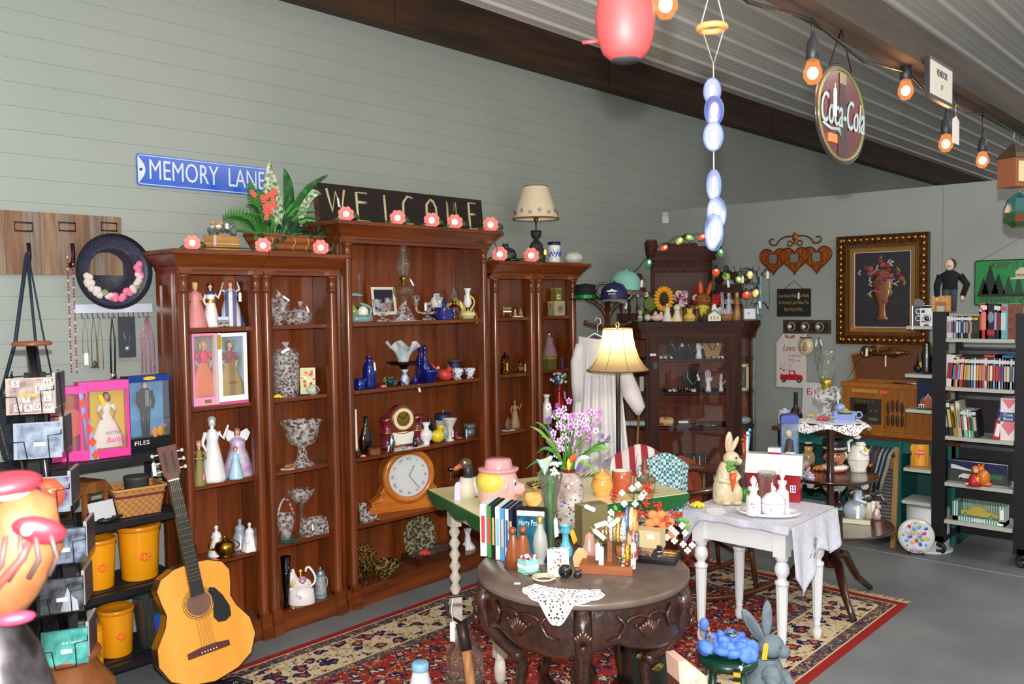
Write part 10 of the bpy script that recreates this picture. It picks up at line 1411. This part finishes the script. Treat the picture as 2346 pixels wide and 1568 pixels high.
# ================= hanging from the timber rail =================
HY=.9;HB=2.336
AMB=bpy.data.materials.new('bulb_glass');AMB.use_nodes=True;nt=AMB.node_tree;nt.nodes.remove(nt.nodes['Principled BSDF']);tr=nt.nodes.new('ShaderNodeBsdfTransparent');tr.inputs[0].default_value=(1,.8,.62,1);em=nt.nodes.new('ShaderNodeEmission');em.inputs[0].default_value=(1,.33,.1,1);em.inputs[1].default_value=.42;ad=nt.nodes.new('ShaderNodeAddShader');nt.links.new(tr.outputs[0],ad.inputs[0]);nt.links.new(em.outputs[0],ad.inputs[1]);nt.links.new(ad.outputs[0],nt.nodes['Material Output'].inputs[0])
wire=[]
for i,(px,py,lb) in enumerate(((1525,10,'lit string bulb at the top edge beside the red gourd'),(1862,168,'lit string bulb left of the oval cola sign'),(2075,208,'lit string bulb left of the black framed notice'),(2167,330,'lit string bulb below the black framed notice'),(2251,368,'lit string bulb nearest the hanging lantern'))):
 v=onY(px,py,HY);s=mpp(v);t=T('string_bulb',lb,'string light',v,0,'warm string bulbs hanging under the timber rail');A('globe',La([(0,-.028),(.012,-.025),(.0225,-.008),(.022,.006),(.015,.024),(.013,.034)],18),AMB);A('filament',Ba((0,0,0),(.013,.013,.015),0,10),Q('#ffd8a8',.5,emit=12));A('socket',La([(.0135,.03),(.0165,.032),(.0165,.058),(.0145,.062),(.0145,.075),(.006,.088),(.004,.1)],16),Q('#1a1c20',.5));A('drop_wire',Tu([(0,0,.09),(-.003,0,HB-.012-v.z)],.003,6),BLK)
 wire+=[Vector((v.x-.0,HY,HB-.016))];lamp('POINT','string_bulb_light',(v.x,v.y,v.z),1.6,(1,.55,.28),.02)
pts=[Vector((.9,HY,HB-.02))]
for q in wire:m_=(pts[-1]+q)/2;m_.z-=.035;pts+=[m_,q]
pts.append(Vector((4.6,HY,HB-.03)));ONE('string_light_cable','black rubber cable carrying the warm bulbs along the timber rail','cable',Tu(pts,.0045,6),BLK)
a=onY(1868,255,HY);c=onY(1980,265,HY);tp=onY(1920,148,HY).z;bt_=onY(1926,376,HY).z;w=(c.x-a.x)/2;h=(tp-bt_)/2;cxm=(a.x+c.x)/2;czm=(tp+bt_)/2;t=T('oval_sign','oval red stained glass cola sign with a dark bottle, hanging on chains','sign',(cxm,HY,czm),0);A('red_glass',Pz(ell(0,0,w-.004,h-.004,44),-.003,.003),Q('#50070a',.2,c=.4,x='noise',h2='#600a0e',sc=20));A('lead_rim',Tu([(x,0,z) for x,z in ell(0,0,w,h,44)],.004,6,0,True),Q('#3a3c40',.3,.6));A('green_border',Tu([(x,-.002,z) for x,z in ell(0,0,w-.012,h-.01,44)],.005,6,0,True),Q('#6a6a3a',.2));A('bottle_silhouette',Pz([(-.03,-h+.02),(.03,-h+.02),(.03,0),(.02,.05),(.016,h-.02),(-.016,h-.02),(-.02,.05),(-.03,0)],-.0045,-.003),Q('#2c0a0c',.15,c=.6));A('bottle_label',Bx(-.02,.02,-.0055,-.0045,h*.62,h-.02),Q('#7a7440',.3))
text(t,'Coca-Cola',.11,Q('#9ab0b0',.4),(0,-.0065,.0),w=2*w*.88,shear=.2);A('swash',Tu([(-w*.8,-.006,-.035),(-w*.5,-.006,-.045),(-w*.2,-.006,-.04),(-w*.05,-.006,-.06)],[.002,.004,.005,.001],5),Q('#9ab0b0',.4));A('orange_sticker',Bx(-w*.55,-w*.25,-.007,-.0035,-h*.62,-h*.45),Q('#f07838',.5));A('chain',Tu([(-w*.5,0,h*.86),(0,0,HB-czm)],.002,5).Tu([(w*.5,0,h*.86),(0,0,HB-czm)],.002,5),Q('#2a2a2e',.3,.8));Tg(-w*.42,-.012,h*.45,.07,.017)
a=onY(2118,128,.85);c=onY(2172,165,.85);b_=onY(2118,222,.85).z;w=(c.x-a.x)/2;h=(a.z-b_)/2;t=T('framed_notice','small black framed white notice hanging on the timber rail','frame',((a.x+c.x)/2,.85,(a.z+b_)/2),0);A('frame',Bx(-w,w,-.014,0,-h,h),Q('#1a1c22',.4));A('paper',Bx(-w+.01,w-.01,-.0155,-.014,-h+.01,h-.01),Q('#c8bfb4',.6));text(t,'VENDOR',.03,DKG,(0,-.016,h*.35),w=w*.9);text(t,'17',.022,DKG,(0,-.016,-h*.3))
v=onY(2190,296,HY);t=T('hanging_tag','white printed card tag hanging from the cable near the rail','tag',v,0);A('card',Pz([(-.035,-.05),(.035,-.05),(.035,.03),(.0,.045),(-.035,.03)],-.001,.001),Q('#d8d0c8',.6));A('wire_loop',Tu([(0,0,.04),(-.006,0,.06),(0,0,HB-v.z)],.001,4),SIL)
v=onY(2322,395,HY);t=T('hanging_lantern','copper lantern with a painted pane hanging at the right edge','lantern',v,.35);COP=Q('#a8684a',.35,.6);A('roof',La([(.065,.055),(.05,.075),(.008,.115),(0,.118)],4,sm=False),Q('#4a3a24',.5,.4));A('body',La([(.058,-.06),(.058,.055)],4,sm=False).La([(0,-.062),(.062,-.062),(.062,-.054),(0,-.054)],4,sm=False),COP);A('painted_pane',Bx(-.026,.026,-.045,-.042,-.042,.04),Q('#c8b888',.4,emit=.15),None,(0,0,0),(0,0,PI/4));A('painted_pane',Bx(-.026,.026,-.045,-.042,-.042,.04),Q('#c8b888',.4,emit=.15),None,(0,0,0),(0,0,-PI/4));A('hanging_wire',Tu([(0,0,.115),(0,0,HB-v.z)],.0015,5),SIL)
v=onY(2334,488,HY+.02);t=T('stained_glass_shade','stained glass globe shade hanging just below the copper lantern','lampshade',v,0);A('glass_shade',La([(.015,.085),(.045,.06),(.062,.01),(.058,-.04),(.03,-.06),(0,-.062)],8,sm=False),Q('#c8b48a',.15,c=.6,x='voronoi',h2='#1a5a5a',sc=14));A('red_panels',La([(.0635,-.0),(.0595,-.04),(.032,-.061)],8,sm=False),Q('#7a1c18',.15,c=.6,x='voronoi',h2='#2a4a2a',sc=20));A('hanging_rod',Tu([(0,0,.08),(0,0,.1)],.004,6),COP);A('hanging_wire',Tu([(0,0,.1),(.012,-.0,HB-v.z)],.001,4),SIL)
v=onY(1432,38,HY);s=mpp(v);t=T('red_gourd','coral red hanging gourd bird with dark crest, at the top edge','ornament',v,fc(v));RG=Q('#ae4040',.55,x='noise',h2='#a23838',sc=12);A('gourd_body',La([(0,-100*s),(34*s,-98*s),(52*s,-82*s),(64*s,-50*s),(68*s,-10*s),(62*s,40*s),(50*s,75*s),(20*s,95*s),(0,97*s)],26),RG);A('cut_base',La([(0,-101*s),(33*s,-101*s),(34*s,-97*s)],20),DKG);A('perch',Tu([(-60*s,0,-52*s),(-98*s,0,-54*s)],4*s,7),RG);b=MB()
for k in range(9):b.Ba(((-60+2*k)*s,-8*s,(8+10*k-50*0)*s-10*s),(9*s,5*s,8*s),0,7)
A('wing_ridge',b,Q('#8a2430',.5));A('dark_hollow',Ba((40*s,-50*s,48*s),(22*s,10*s,26*s),0,10),Q('#3a1a20',.6));A('hanging_cord',Tu([(0,0,95*s),(0,0,HB-v.z)],.002,5),BLK)
v=onY(1635,290,HY);s=mpp(v);t=T('wind_chime','hanging wind chime of pale blue agate slices under an orange ring','wind chime',v,fc(v));AG=Q('#434f70',.45,x='noise',h2='#65708c',sc=25);
def zz_(y):return (290-y)*s
A('orange_ring',To((-3*s,0,zz_(67)),30*s,7*s,0,28,8),Q('#d88a4a',.3,c=.5));A('thread',Tu([(-30*s,0,zz_(67)),(0,0,zz_(-40))],.0008,4).Tu([(26*s,0,zz_(67)),(0,0,zz_(-40))],.0008,4).Tu([(-25*s,0,zz_(67)),(0,0,zz_(150)),(25*s,0,zz_(67))],.0008,4).Tu([(0,0,zz_(150)),(0,0,zz_(560))],.0008,4).Tu([(0,0,zz_(-40)),(0,0,HB-v.z)],.0008,4),Q('#c8c0b8',.5))
for i,(x,y_,a_,b_2,an) in enumerate(((-3,210,19,30,0),(1,255,21,34,.1),(-1,314,22,33,0),(0,424,16,36,.05),(6,488,21,36,-.15),(0,532,20,42,.15))):
 A('agate_slice',Ba((x*s,-.004*(i%3),zz_(y_)),(a_*s,.003,b_2*s),0,18,(0,an,0)),AG if i!=1 else Q('#2a3666',.35));A('slice_core',Ba((x*s,-.004*(i%3)-.0015,zz_(y_)),(a_*.55*s,.003,b_2*.6*s),0,14,(0,an,0)),Q('#74727f',.4));A('slice_rim',Tu([(x*s+a_*s*cos(u_),-.004*(i%3),zz_(y_)+b_2*s*sin(u_)) for u_ in [2*PI*k/24 for k in range(24)]],.0012,5,0,True),Q('#3a4c78',.45))
